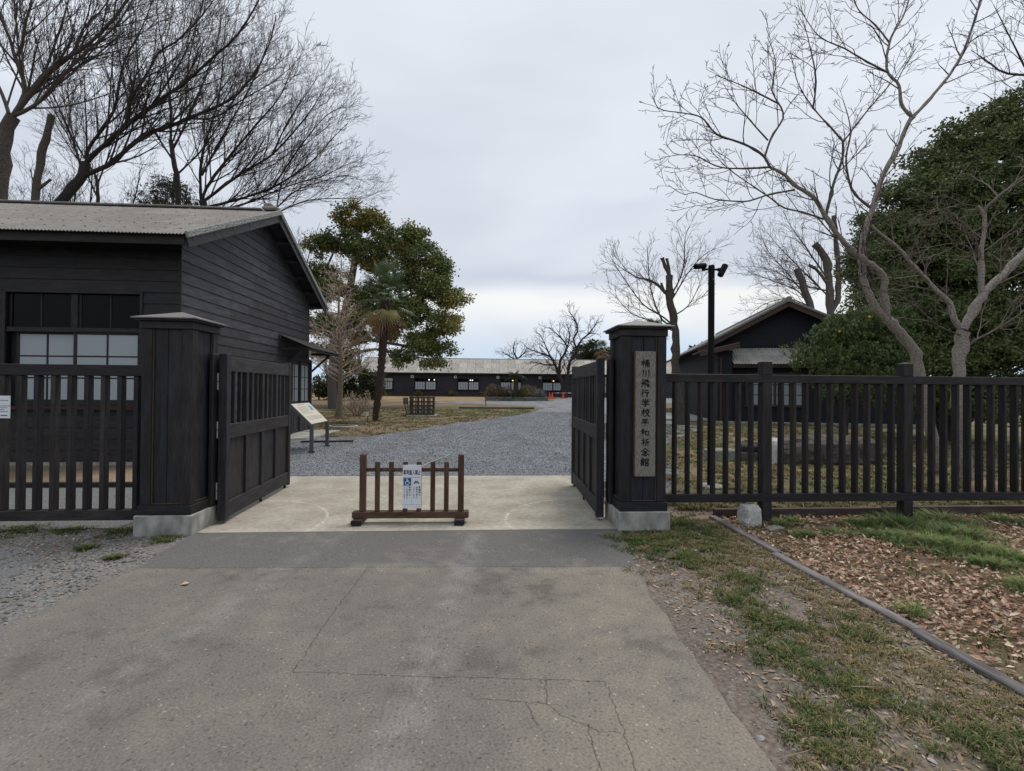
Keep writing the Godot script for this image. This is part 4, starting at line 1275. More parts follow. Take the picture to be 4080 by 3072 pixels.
# ------------------------------------------------------------------ long barrack at the far side of the yard
func make_barrack() -> void:
	var D := 61.0
	var t := thing("barrack", "long low dark barrack with pale slab roof across the gravel yard", "building", pt(-14.9, 0.66, D))
	var L := 44.0
	var y0 := 0.0
	var eave := 2.92
	var b := MB.new()
	b.box(Vector3(L * 0.5, 1.45, -4.6), Vector3(L, 2.9, 9.0))
	b.prism([Vector3(0.02, 2.9, -0.1), Vector3(0.02, 2.9, -9.1), Vector3(0.02, 4.75, -4.6)], Vector3(L - 0.04, 0, 0))
	built("wall", b, M.far_h[0], t)
	# lapped siding; the courses are under two pixels high here
	var sd := MB.new()
	var y := 0.25
	while y < 2.85:
		sd.quad(Vector3(-0.02, y, -0.055), Vector3(L, y, -0.055), Vector3(L, y + 0.22, -0.085), Vector3(-0.02, y + 0.22, -0.085))
		sd.quad(Vector3(-0.02, y, -0.09), Vector3(L, y, -0.09), Vector3(L, y, -0.055), Vector3(-0.02, y, -0.055))
		y += 0.222
	built("siding", sd, M.far_h[1], t)
	bar("plinth", t, M.brown_h[1], -0.1, L, -0.1, 0.2, -0.04, -0.3)
	# roof slabs in three courses
	var ridge := Vector3(0, 4.95, -4.7)
	var low := Vector3(0, 2.88, 0.55)
	var dir := (low - ridge).normalized()
	var len := low.distance_to(ridge)
	var ang := atan2(-dir.y, dir.z)
	rng.seed = 21
	for c in 3:
		for i in 42:
			var l := len / 3.0
			var p := ridge + dir * (l * (c + 0.5)) + Vector3(-0.35 + 1.04 * (i + 0.5), 0.01 * (3 - c), 0)
			put("roof_slab", chamfered(Vector3(1.03, 0.05, l + 0.05), 0.02), t, Transform3D(Basis(Vector3.RIGHT, ang) * Basis(Vector3(0, 0, 1), rng.randf_range(-0.006, 0.012)), p), M.slate_far[rng.randi() % 5])
	var bk := MB.new()
	bk.quad(Vector3(-0.35, 4.95, -4.7), Vector3(L, 4.95, -4.7), Vector3(L, 2.88, -9.9), Vector3(-0.35, 2.88, -9.9))
	built("rear_roof", bk, M.slate_far[0], t)
	bar("ridge_cap", t, M.slate_far[1], -0.4, L, 4.93, 5.04, -4.55, -4.85, 0.02)
	bar("eave_board", t, M.far_h[2], -0.3, L, 2.72, 2.84, 0.42, 0.36)
	# windows, each with a vent left of it
	var xs := []
	for k in 6:
		xs.append(1.46 + k * 5.31)
	for k in xs.size():
		var x: float = xs[k]
		var w := Node3D.new()
		w.name = "window"
		t.add_child(w, true)
		w.position = Vector3(x, 0.82, -0.03)
		var ww := 2.62
		put("frame", chamfered(Vector3(ww + 0.16, 0.1, 0.12), 0.01), w, Transform3D(Basis(), Vector3(ww * 0.5, 1.41, 0)), M.far_h[2])
		put("sill", chamfered(Vector3(ww + 0.3, 0.08, 0.18), 0.01), w, Transform3D(Basis(), Vector3(ww * 0.5, -0.04, 0.03)), M.far_h[2])
		put("transom", chamfered(Vector3(ww, 0.08, 0.09), 0.01), w, Transform3D(Basis(), Vector3(ww * 0.5, 1.0, 0)), M.far_h[2])
		for px in [-0.05, ww * 0.5, ww + 0.05]:
			put("jamb", chamfered(Vector3(0.11, 1.44, 0.1), 0.01), w, Transform3D(Basis(), Vector3(px, 0.66, 0.004)), M.far_v[2])
		put("backing", chamfered(Vector3(ww, 0.36, 0.02), 0.001), w, Transform3D(Basis(), Vector3(ww * 0.5, 1.18, -0.02)), M.frosted_far if k == 0 else M.dark_glass)
		for j in 8:
			var bx: float = ww * 0.5 * int(j / 4) + 0.06 + (ww * 0.5 - 0.12) / 4.0 * (j % 4)
			for r in 3:
				put("pane", chamfered(Vector3(0.255, 0.285, 0.02), 0.001), w, Transform3D(Basis(), Vector3(bx + 0.149, 0.17 + r * 0.31, -0.01)), M.frosted_far)
			if j % 4 > 0 and j % 2 == 0:
				put("bar", chamfered(Vector3(0.04, 0.36, 0.05), 0.004), w, Transform3D(Basis(), Vector3(bx, 1.2, 0)), M.far_v[2])
		put("sash_back", chamfered(Vector3(ww, 0.98, 0.012), 0.001), w, Transform3D(Basis(), Vector3(ww * 0.5, 0.48, -0.028)), M.far_v[2])
		var v := Node3D.new()
		v.name = "vent"
		t.add_child(v, true)
		v.position = Vector3(x - 0.32, 2.42, -0.03)
		put("plate", chamfered(Vector3(0.33, 0.33, 0.08), 0.01), v, Transform3D(), M.white_board)
		var hole := MB.new()
		hole.lathe(Vector3(0, 0, 0.041), Vector3(0, 0, 1), [[0.0, 0.085], [0.01, 0.07], [0.011, 0.0]], 10)
		put("outlet", hole.mesh(M.black_metal), v)
	# lamps seen burning behind the transom lights
	var warm := plain(1.0, 0.62, 0.22)
	warm.emission_enabled = true
	warm.emission = Color(1.0, 0.72, 0.35)
	warm.emission_energy_multiplier = 2.5
	var cool := plain(0.9, 0.9, 0.9)
	cool.emission_enabled = true
	cool.emission = Color(1.0, 0.97, 0.9)
	cool.emission_energy_multiplier = 1.5
	for q in [[3, 1.72, true], [3, 1.55, true], [4, 1.3, true], [4, 1.4, true], [2, 1.55, false], [2, 1.8, false], [1, 1.75, false], [1, 2.4, false]]:
		var lb := MB.new()
		lb.lathe(Vector3(xs[q[0]] + q[1], 2.02, -0.045), Vector3(0, 0, 1), [[0.0, 0.075], [0.02, 0.06], [0.03, 0.0]], 10)
		built("lamp", lb, warm if q[2] else cool, t)

# ------------------------------------------------------------------ black house behind the right fence
func make_black_house() -> void:
	var D := 22.3
	var t := thing("black_gabled_house", "black gabled house with pale corrugated lean-to roof behind the thin picket fence", "house", pt(10.9, 0.17, D), -0.25)
	var b := MB.new()
	# gable wall with the roof line 3.27 over it
	b.prism([Vector3(0, 0, 0), Vector3(8.2, 0, 0), Vector3(8.2, 2.95, 0), Vector3(3.1, 5.3, 0), Vector3(0, 3.62, 0)], Vector3(0, 0, -13))
	built("wall", b, M.black_wall, t)
	# roof slopes as thick plates with verge and barge boards
	for s in [-1.0, 1.0]:
		var apex := Vector3(3.1, 5.5, 0.55)
		var foot := apex + (Vector3(-3.85, -2.1, 0) if s < 0 else Vector3(5.6, -2.6, 0))
		var dir := (foot - apex).normalized()
		var a := atan2(dir.y, dir.x * s)
		var l := apex.distance_to(foot)
		for j in 5:
			put("roof_sheet", chamfered(Vector3(l / 5.0 + 0.03, 0.06, 14.2), 0.02), t, Transform3D(Basis(Vector3(0, 0, 1), s * a), apex + dir * (l * (j + 0.5) / 5.0) + Vector3(0, 0.012 * (5 - j) * 0.3, -7.1)), M.slate[j % 4])
			put("verge_cap", chamfered(Vector3(l / 5.0 + 0.02, 0.11, 0.08), 0.02), t, Transform3D(Basis(Vector3(0, 0, 1), s * a), apex + dir * (l * (j + 0.5) / 5.0) + Vector3(0, -0.005, 0.045)), M.slate[1])
		put("barge_board", chamfered(Vector3(l, 0.2, 0.05), 0.005), t, Transform3D(Basis(Vector3(0, 0, 1), s * a), apex + dir * (l * 0.5) + Vector3(0, -0.175, 0.0)), M.brown_dark)
		put("soffit", chamfered(Vector3(l - 0.1, 0.03, 14.0), 0.004), t, Transform3D(Basis(Vector3(0, 0, 1), s * a), apex + dir * (l * 0.5) + Vector3(0, -0.075, -7.1)), M.brown_dark)
	var rc := MB.new()
	rc.lathe(Vector3(3.1, 5.54, 0.65), Vector3(0, 0, -1), [[0.0, 0.0], [0.0, 0.13], [0.5, 0.13], [0.5, 0.11], [14.2, 0.11]], 10)
	built("ridge_cap", rc, M.slate[2], t)
	# side wall returns and porch block with its own small roof
	var pb := MB.new()
	pb.box(Vector3(0.28, 1.6, 0.62), Vector3(0.62, 3.2, 1.2))
	built("porch_wall", pb, M.black_wall, t)
	put("porch_roof", chamfered(Vector3(1.75, 0.07, 1.7), 0.02), t, Transform3D(Basis(Vector3(0, 0, 1), 0.23), Vector3(-0.05, 3.3, 0.75)), M.brown_dark)
	put("porch_barge", chamfered(Vector3(1.7, 0.16, 0.05), 0.01), t, Transform3D(Basis(Vector3(0, 0, 1), 0.23), Vector3(-0.03, 3.19, 1.6)), M.brown_dark)
	# lean-to with corrugated sheets
	var wall := MB.new()
	wall.box(Vector3(4.4, 1.35, 0.4), Vector3(7.6, 2.7, 0.8))
	built("lean_to_wall", wall, M.black_wall, t)
	var sl := atan2(0.8, 1.35)
	var l := Vector2(1.35, 0.8).length()
	for c in 2:
		for i in 11:
			var m := corrugated(0.72, l * 0.52, 0.12, 0.02)
			var bs := Basis(Vector3.RIGHT, sl)
			put("lean_to_sheet", m, t, Transform3D(bs, Vector3(0.6 + 0.72 * i, 3.4 + 0.008 * (2 - c), 0.02) + bs * Vector3(0, 0, c * l * 0.49)), M.slate_far[(i * 3 + c) % 4])
	bar("flashing", t, M.black_metal, 0.6, 8.5, 3.38, 3.46, 0.0, 0.06)
	bar("lean_to_fascia", t, M.brown_dark, 0.62, 8.5, 2.44, 2.58, 1.2, 1.26)
	var gut := MB.new()
	gut.lathe(Vector3(0.6, 2.52, 1.33), Vector3.RIGHT, [[0.0, 0.0], [0.0, 0.05], [7.9, 0.05], [7.9, 0.0]], 8)
	# downpipe
	var pipe := MB.new()
	var path := [Vector3(-0.16, 3.05, 1.26), Vector3(-0.16, 2.93, 1.26), Vector3(-0.05, 2.86, 1.26), Vector3(0.1, 2.86, 1.26), Vector3(0.1, 0.05, 1.26)]
	for k in path.size() - 1:
		var d: Vector3 = path[k + 1] - path[k]
		pipe.lathe(path[k] - d.normalized() * 0.03, d, [[0.0, 0.0], [0.0, 0.035], [d.length() + 0.06, 0.035], [d.length() + 0.06, 0.0]], 10)
	built("downpipe", pipe, M.copper, t)
	# window in the lean-to wall
	var w := Node3D.new()
	w.name = "window"
	t.add_child(w)
	w.position = Vector3(1.28, 0.78, 0.8)
	var ww := 2.35
	for px in [0.0, ww]:
		put("jamb", chamfered(Vector3(0.09, 1.5, 0.1), 0.008), w, Transform3D(Basis(), Vector3(px, 0.7, 0.02)), M.brown_dark)
	put("sill", chamfered(Vector3(ww + 0.2, 0.07, 0.16), 0.008), w, Transform3D(Basis(), Vector3(ww * 0.5, -0.04, 0.05)), M.brown_dark)
	put("head", chamfered(Vector3(ww + 0.1, 0.07, 0.1), 0.008), w, Transform3D(Basis(), Vector3(ww * 0.5, 1.42, 0.02)), M.brown_dark)
	put("meeting_stile", chamfered(Vector3(0.09, 1.38, 0.06), 0.008), w, Transform3D(Basis(), Vector3(ww * 0.5, 0.69, 0.02)), M.brown_dark)
	for s in 2:
		for i in 2:
			for r in 3:
				put("pane", chamfered(Vector3(0.5, 0.42, 0.012), 0.001), w, Transform3D(Basis(), Vector3(0.06 + s * 1.17 + 0.27 + i * 0.545, 0.23 + r * 0.455, 0.012)), M.frosted)
	put("sash_back", chamfered(Vector3(ww, 1.4, 0.01), 0.001), w, Transform3D(Basis(), Vector3(ww * 0.5, 0.69, 0.003)), M.black_wall)
	# footing
	for k in 12:
		bar("footing_stone", t, M.concrete, -0.1 + k * 0.75, 0.63 + k * 0.75, -0.12, 0.06, 1.45, 1.22, 0.012)
	# pale ramp beside the house
	var rp := MB.new()
	rp.prism([Vector3(-2.3, 0.0, 0.6), Vector3(-0.2, 0.0, 0.6), Vector3(-0.2, 0.0, -6), Vector3(-2.3, 0.0, -6)], Vector3(0, 0.09, 0))
	rp.xf = Transform3D()
	var ramp := built("entrance_slab", rp, M.concrete_pale, self)
	ramp.position = pt(10.9, 0.17, D)
	ramp.rotation.y = -0.25
	tag(ramp, "pale concrete entrance slab beside the black gabled house", "slab")

# limbs of the bare trees: [radius at the foot, radius at the tip, [points]]
const LIMBS := {
	"keyaki_fork": [
		[0.36, 0.28, [[-18.99, 1.31, -20.50], [-18.52, 8.77, -19.98], [-18.35, 10.38, -19.87], [-18.16, 11.35, -19.80], [-17.94, 11.84, -19.76]]],
		[0.2, 0.06, [[-17.94, 11.84, -19.76], [-17.45, 12.69, -19.66], [-17.52, 13.43, -19.57], [-17.70, 14.02, -19.50], [-17.82, 14.69, -19.42], [-18.07, 15.35, -19.34], [-18.31, 16.42, -19.20]]],
		[0.12, 0.03, [[-17.61, 14.02, -19.51], [-17.42, 14.32, -19.50], [-17.32, 15.15, -19.47], [-17.08, 16.03, -19.45], [-16.93, 17.26, -19.41]]],
		[0.21, 0.05, [[-17.94, 11.84, -19.76], [-17.16, 12.81, -19.65], [-16.75, 13.28, -19.59], [-15.98, 13.96, -19.50], [-15.38, 14.25, -19.44], [-14.37, 15.05, -19.32], [-13.45, 16.14, -19.19], [-12.52, 17.50, -19.03]]],
		[0.16, 0.03, [[-18.00, 11.84, -19.76], [-17.21, 12.17, -19.67], [-16.38, 12.83, -19.55], [-15.74, 13.53, -19.44], [-14.81, 14.32, -19.30], [-13.72, 15.23, -19.14], [-12.80, 16.55, -18.95]]],
		[0.1, 0.03, [[-16.75, 13.28, -19.59], [-15.66, 14.21, -19.56], [-15.37, 15.01, -19.53], [-14.89, 15.67, -19.51], [-14.51, 16.02, -19.50], [-13.98, 17.11, -19.47]]],
		[0.14, 0.03, [[-18.09, 11.93, -19.76], [-18.35, 12.56, -19.83], [-18.65, 13.19, -19.90], [-19.23, 14.21, -20.02], [-19.95, 15.56, -20.17]]],
	],
	"keyaki_lean": [
		[0.36, 0.3, [[-20.51, 1.16, -24.00], [-20.58, 9.19, -24.60], [-20.13, 10.44, -24.70], [-19.41, 11.58, -24.80], [-19.23, 12.37, -24.86]]],
		[0.24, 0.05, [[-19.41, 11.58, -24.80], [-18.97, 11.93, -24.84], [-18.12, 12.37, -24.90], [-17.29, 13.33, -24.99], [-16.43, 14.11, -25.06], [-15.54, 14.44, -25.13], [-14.64, 14.96, -25.19], [-13.22, 15.72, -25.30], [-12.34, 16.45, -25.37], [-11.42, 17.86, -25.47], [-10.86, 19.48, -25.57], [-10.66, 20.71, -25.64]]],
		[0.24, 0.05, [[-19.23, 12.37, -24.86], [-18.84, 12.80, -24.82], [-17.72, 13.74, -24.72], [-17.08, 14.37, -24.66], [-16.13, 15.01, -24.58], [-14.88, 15.94, -24.47], [-14.56, 16.14, -24.45], [-13.07, 17.45, -24.31], [-11.93, 18.49, -24.21], [-11.08, 19.74, -24.10], [-10.46, 20.92, -24.01]]],
		[0.14, 0.03, [[-17.14, 14.43, -24.66], [-16.99, 15.52, -24.67], [-16.35, 16.70, -24.68], [-15.76, 17.88, -24.69], [-15.05, 18.37, -24.70], [-14.09, 19.42, -24.71], [-13.28, 20.59, -24.72], [-12.71, 21.88, -24.74]]],
		[0.18, 0.03, [[-19.17, 12.43, -24.85], [-19.02, 13.17, -24.81], [-17.89, 14.80, -24.70], [-17.55, 16.22, -24.62], [-17.30, 17.20, -24.56], [-16.41, 18.93, -24.46], [-15.77, 20.52, -24.36]]],
		[0.12, 0.03, [[-19.31, 11.86, -24.82], [-19.69, 13.36, -24.69], [-20.18, 14.73, -24.56], [-20.67, 15.96, -24.44], [-21.02, 17.63, -24.29], [-21.36, 19.17, -24.15]]],
		[0.1, 0.02, [[-14.64, 14.96, -25.19], [-13.39, 14.96, -25.08], [-12.00, 15.81, -24.93], [-10.49, 16.66, -24.77], [-9.24, 17.62, -24.62]]],
		[0.1, 0.02, [[-16.13, 15.01, -24.58], [-14.83, 16.84, -24.42], [-14.08, 18.26, -24.31], [-13.57, 19.67, -24.20], [-13.31, 20.83, -24.12]]],
	],
	"cut_trunk": [
		[0.2, 0.14, [[-19.81, 1.18, -23.00], [-20.71, 10.13, -23.94], [-20.75, 11.08, -24.03], [-20.65, 12.36, -24.16], [-20.51, 13.32, -24.26], [-20.39, 14.37, -24.36]]],
		[0.09, 0.05, [[-20.71, 10.62, -23.98], [-20.35, 11.00, -24.03], [-20.12, 11.20, -24.05]]],
	],
	"keyaki_upright": [
		[0.3, 0.2, [[-18.33, 1.11, -31.00], [-19.07, 13.11, -31.89], [-19.49, 15.70, -32.08], [-19.79, 17.20, -32.19]]],
		[0.17, 0.03, [[-19.79, 17.20, -32.19], [-19.90, 19.30, -32.33], [-20.27, 21.72, -32.50], [-20.79, 24.07, -32.66], [-21.25, 26.62, -32.84]]],
		[0.15, 0.03, [[-19.67, 16.54, -32.14], [-18.44, 18.88, -31.94], [-17.45, 21.20, -31.76], [-16.79, 23.05, -31.61], [-16.43, 24.86, -31.46]]],
		[0.13, 0.03, [[-19.56, 15.88, -32.09], [-20.88, 18.00, -31.97], [-21.74, 19.80, -31.88], [-22.30, 21.61, -31.78], [-22.71, 23.72, -31.68]]],
		[0.12, 0.02, [[-19.63, 17.20, -32.19], [-18.95, 19.85, -32.27], [-18.87, 22.32, -32.34], [-18.47, 24.50, -32.41], [-18.22, 26.51, -32.47]]],
		[0.12, 0.02, [[-19.35, 14.90, -32.02], [-17.91, 16.61, -32.15], [-16.48, 19.18, -32.31], [-15.63, 21.24, -32.43], [-15.08, 23.48, -32.55]]],
	],
	"keyaki_wide": [
		[0.36, 0.3, [[-15.22, 1.09, -28.00], [-15.84, 10.75, -28.83], [-16.01, 12.23, -28.95]]],
		[0.19, 0.03, [[-16.00, 12.08, -28.94], [-15.80, 13.06, -29.03], [-14.81, 14.77, -29.21], [-13.41, 16.85, -29.43], [-12.24, 18.50, -29.60], [-11.59, 20.05, -29.74], [-11.27, 21.19, -29.84]]],
		[0.19, 0.03, [[-16.01, 12.15, -28.95], [-13.83, 13.72, -28.68], [-11.94, 14.83, -28.46], [-10.13, 16.74, -28.20], [-9.26, 17.93, -28.04], [-8.82, 18.75, -27.95]]],
		[0.17, 0.03, [[-15.93, 11.79, -28.91], [-14.15, 12.35, -28.96], [-12.15, 13.16, -29.02], [-10.13, 14.64, -29.08], [-8.59, 16.46, -29.14], [-7.95, 17.18, -29.17]]],
		[0.17, 0.03, [[-16.09, 12.28, -28.95], [-16.14, 14.74, -29.05], [-15.35, 18.11, -29.19], [-15.13, 20.96, -29.30], [-15.07, 23.34, -29.40]]],
		[0.14, 0.03, [[-15.88, 11.49, -28.89], [-13.84, 12.03, -28.89], [-11.18, 13.24, -28.90], [-9.20, 13.90, -28.90], [-8.07, 14.53, -28.90], [-7.21, 14.86, -28.90]]],
		[0.13, 0.03, [[-16.10, 13.70, -29.01], [-14.67, 16.24, -28.78], [-13.50, 18.21, -28.60], [-12.62, 20.02, -28.44], [-12.03, 21.68, -28.30]]],
		[0.12, 0.02, [[-11.94, 14.83, -28.46], [-11.05, 16.80, -28.45], [-9.95, 18.57, -28.44], [-9.40, 19.46, -28.43]]],
		[0.12, 0.02, [[-12.15, 13.16, -29.02], [-10.44, 15.53, -28.73], [-8.98, 17.21, -28.51], [-7.82, 17.77, -28.38]]],
	],
	"keyaki_low": [
		[0.25, 0.18, [[-14.28, 1.00, -36.00], [-15.13, 13.62, -37.31], [-15.38, 14.97, -37.44]]],
		[0.12, 0.02, [[-15.38, 14.97, -37.44], [-14.00, 16.41, -37.61], [-12.04, 17.32, -37.81], [-10.21, 17.85, -37.97], [-8.54, 17.20, -38.13]]],
		[0.12, 0.02, [[-15.37, 14.58, -37.40], [-13.19, 15.61, -37.43], [-10.80, 15.89, -37.46], [-8.94, 15.96, -37.48], [-7.83, 16.58, -37.49]]],
		[0.11, 0.02, [[-15.35, 14.97, -37.44], [-14.82, 17.39, -37.33], [-13.52, 19.28, -37.22], [-12.41, 20.78, -37.13]]],
		[0.1, 0.02, [[-15.25, 14.20, -37.36], [-16.54, 15.93, -37.57], [-17.42, 18.46, -37.81], [-17.72, 20.65, -38.01]]],
	],
	"keyaki_slim": [
		[0.2, 0.12, [[-22.18, 1.09, -30.00], [-22.63, 12.34, -30.20], [-22.82, 13.99, -30.23]]],
		[0.1, 0.02, [[-22.82, 13.99, -30.23], [-24.16, 16.13, -30.46], [-24.88, 18.16, -30.65], [-25.37, 20.22, -30.84]]],
		[0.1, 0.02, [[-22.73, 13.39, -30.22], [-22.13, 15.59, -30.42], [-21.70, 17.51, -30.58], [-21.56, 19.59, -30.75]]],
		[0.1, 0.02, [[-22.64, 12.64, -30.21], [-23.66, 14.84, -30.21], [-24.39, 16.30, -30.22], [-25.18, 17.89, -30.22], [-25.85, 20.09, -30.23]]],
	],
	"pale_bent": [
		[0.105, 0.095, [[9.01, -0.02, -9.00], [8.74, 1.09, -8.98], [8.53, 1.87, -8.96], [8.43, 2.33, -8.95], [8.04, 2.78, -8.94], [7.85, 2.96, -8.94]]],
		[0.078, 0.04, [[7.87, 2.93, -8.94], [7.54, 3.32, -8.95], [7.36, 3.87, -8.96], [7.37, 4.52, -8.98], [7.59, 5.12, -8.99], [7.79, 5.75, -9.01], [8.10, 6.27, -9.02], [8.34, 6.81, -9.03], [8.45, 6.99, -9.03]]],
		[0.04, 0.012, [[8.45, 6.99, -9.03], [8.78, 7.33, -9.03], [9.24, 7.89, -9.02], [9.55, 8.45, -9.01], [9.83, 9.36, -8.99], [9.87, 9.96, -8.98], [9.94, 10.65, -8.97]]],
		[0.038, 0.01, [[8.45, 6.99, -9.03], [8.21, 7.18, -9.01], [8.11, 7.60, -8.98], [7.85, 7.79, -8.95], [7.86, 8.34, -8.91], [8.11, 8.86, -8.86], [8.19, 9.14, -8.84], [8.34, 9.69, -8.79]]],
		[0.022, 0.006, [[7.85, 7.79, -8.95], [7.40, 7.97, -8.93], [6.97, 8.17, -8.91], [6.40, 8.39, -8.89], [5.97, 8.92, -8.86]]],
		[0.02, 0.006, [[7.86, 8.34, -8.91], [7.56, 8.74, -8.95], [7.28, 8.99, -8.97], [7.10, 9.51, -9.01]]],
		[0.075, 0.03, [[7.87, 2.93, -8.94], [7.72, 3.50, -8.88], [7.73, 3.71, -8.85], [7.51, 3.93, -8.82], [7.16, 4.12, -8.78], [6.72, 4.47, -8.73], [6.41, 4.82, -8.68], [6.16, 5.14, -8.63], [5.74, 5.35, -8.58], [5.50, 5.54, -8.55], [5.22, 5.64, -8.52]]],
		[0.028, 0.006, [[5.22, 5.64, -8.52], [5.08, 5.83, -8.49], [4.71, 6.00, -8.45], [4.14, 6.14, -8.39], [3.87, 6.39, -8.35], [3.48, 6.43, -8.30], [3.06, 6.46, -8.26], [2.93, 6.66, -8.23]]],
		[0.022, 0.006, [[6.37, 4.78, -8.68], [5.98, 4.90, -8.69], [5.60, 4.98, -8.70], [5.38, 5.14, -8.71], [4.87, 5.47, -8.73], [4.53, 5.71, -8.74], [4.22, 6.02, -8.75]]],
		[0.022, 0.006, [[5.74, 5.27, -8.59], [5.25, 5.16, -8.56], [4.85, 5.02, -8.54], [4.59, 5.00, -8.53], [4.16, 5.02, -8.51], [3.82, 5.12, -8.49], [3.60, 5.07, -8.48], [3.31, 5.22, -8.46]]],
		[0.022, 0.006, [[5.22, 5.64, -8.52], [4.67, 5.60, -8.53], [4.25, 5.62, -8.53], [3.83, 5.80, -8.53], [3.46, 5.82, -8.54], [3.29, 6.02, -8.54]]],
		[0.024, 0.006, [[5.12, 5.83, -8.50], [5.25, 6.20, -8.49], [5.46, 6.54, -8.49], [5.37, 6.79, -8.49], [5.24, 7.03, -8.49], [5.30, 7.53, -8.48], [5.15, 7.98, -8.48]]],
		[0.035, 0.02, [[6.41, 4.82, -8.68], [6.53, 5.40, -8.65], [6.69, 5.87, -8.64], [6.70, 6.21, -8.62]]],
		[0.02, 0.005, [[6.70, 6.21, -8.62], [7.21, 6.83, -8.70], [7.84, 7.54, -8.80], [8.32, 8.20, -8.88]]],
		[0.02, 0.005, [[6.70, 6.21, -8.62], [6.49, 6.41, -8.60], [6.07, 6.79, -8.56], [5.75, 7.21, -8.52], [5.58, 7.73, -8.48]]],
		[0.02, 0.005, [[5.37, 6.79, -8.49], [4.87, 7.00, -8.48], [4.54, 7.12, -8.47], [4.16, 7.23, -8.46]]],
		[0.018, 0.005, [[5.17, 6.11, -8.49], [4.82, 6.44, -8.46], [4.52, 6.73, -8.43], [4.27, 7.06, -8.40]]],
		[0.03, 0.008, [[7.59, 5.12, -8.99], [7.21, 5.47, -9.01], [7.07, 6.07, -9.02], [7.18, 6.67, -9.04], [7.04, 7.27, -9.06]]],
		[0.022, 0.006, [[6.07, 6.79, -8.56], [6.10, 7.28, -8.53], [5.98, 7.81, -8.50], [5.81, 8.33, -8.47]]],
	],
	"pale_forked": [
		[0.115, 0.1, [[8.81, -0.08, -8.30], [8.62, 1.17, -8.26], [8.58, 1.84, -8.24], [8.64, 2.67, -8.21]]],
		[0.055, 0.02, [[8.64, 2.67, -8.21], [8.50, 2.87, -8.22], [8.40, 3.21, -8.24], [8.23, 3.35, -8.26], [8.01, 3.61, -8.28], [7.78, 3.84, -8.29], [7.50, 4.18, -8.32], [7.25, 4.38, -8.34], [7.02, 4.58, -8.35]]],
		[0.085, 0.05, [[8.64, 2.70, -8.21], [8.84, 3.07, -8.19], [9.06, 3.41, -8.18], [9.35, 3.67, -8.16], [9.74, 4.08, -8.14], [10.29, 4.58, -8.11], [10.83, 5.31, -8.07]]],
		[0.055, 0.03, [[8.99, 3.35, -8.18], [8.98, 3.67, -8.19], [8.98, 4.10, -8.19], [9.05, 4.53, -8.20], [9.04, 4.79, -8.20], [8.90, 4.93, -8.20]]],
		[0.03, 0.01, [[9.04, 4.79, -8.20], [9.13, 4.94, -8.21], [9.44, 5.19, -8.25], [9.93, 5.56, -8.29], [10.43, 5.87, -8.34]]],
		[0.016, 0.005, [[8.90, 4.93, -8.20], [8.57, 4.96, -8.18], [8.26, 5.07, -8.15], [7.90, 5.00, -8.12]]],
		[0.03, 0.012, [[8.69, 2.13, -8.23], [8.72, 2.39, -8.20], [8.85, 2.50, -8.18], [9.20, 2.70, -8.14], [9.57, 2.95, -8.09], [9.83, 3.20, -8.06]]],
		[0.018, 0.006, [[8.83, 2.48, -8.19], [8.69, 2.55, -8.18], [8.12, 2.74, -8.14], [7.73, 3.03, -8.12], [7.33, 3.25, -8.09], [6.68, 3.39, -8.05], [5.96, 3.58, -8.01]]],
		[0.015, 0.005, [[8.98, 3.89, -8.19], [8.80, 4.16, -8.21], [8.49, 4.25, -8.23], [8.03, 4.18, -8.26], [7.58, 4.17, -8.28]]],
		[0.014, 0.005, [[9.03, 4.57, -8.20], [8.70, 4.43, -8.21], [8.38, 4.65, -8.22], [7.96, 4.73, -8.23]]],
		[0.015, 0.005, [[9.35, 3.67, -8.16], [9.11, 3.97, -8.14], [9.14, 4.28, -8.12]]],
	],
	"pollard_yard": [
		[0.2, 0.15, [[8.52, 0.14, -20.00], [8.31, 1.11, -19.96], [8.13, 2.29, -19.91], [8.12, 3.54, -19.86], [8.03, 4.48, -19.83], [7.89, 5.04, -19.80], [7.81, 5.60, -19.78], [7.80, 6.34, -19.75]]],
		[0.1, 0.08, [[7.80, 6.34, -19.75], [7.60, 6.73, -19.72], [7.46, 7.07, -19.69]]],
		[0.075, 0.06, [[7.83, 6.22, -19.76], [7.76, 6.74, -19.75], [7.68, 7.05, -19.75]]],
		[0.09, 0.03, [[7.81, 5.49, -19.78], [7.56, 5.70, -19.75], [7.19, 6.01, -19.70], [6.64, 6.17, -19.64], [6.37, 6.20, -19.61]]],
		[0.05, 0.05, [[7.62, 5.64, -19.76], [7.51, 5.90, -19.77], [7.47, 6.03, -19.78]]],
		[0.05, 0.012, [[7.97, 4.35, -19.83], [7.57, 4.48, -19.87], [7.16, 5.51, -19.97], [7.02, 6.59, -20.07], [7.00, 7.68, -20.17]]],
		[0.045, 0.012, [[8.03, 4.25, -19.84], [7.58, 4.65, -19.90], [6.75, 5.20, -20.01], [5.93, 6.37, -20.16], [5.42, 7.24, -20.27]]],
		[0.04, 0.01, [[8.04, 4.04, -19.84], [7.14, 4.45, -19.90], [6.30, 4.76, -19.95], [5.57, 5.49, -20.01], [5.31, 5.70, -20.02]]],
		[0.045, 0.012, [[7.86, 5.49, -19.78], [8.43, 6.58, -19.91], [8.59, 8.01, -20.06], [8.77, 8.51, -20.11]]],
		[0.04, 0.012, [[7.89, 5.29, -19.79], [8.53, 6.42, -19.64], [9.11, 7.13, -19.53], [9.61, 7.44, -19.46]]],
		[0.035, 0.01, [[6.37, 6.20, -19.61], [5.75, 6.54, -19.57], [5.33, 6.83, -19.55]]],
		[0.035, 0.01, [[7.97, 4.66, -19.82], [8.65, 5.11, -19.90], [9.12, 5.88, -19.99], [9.37, 6.54, -20.07]]],
	],
	"pollard_stub": [
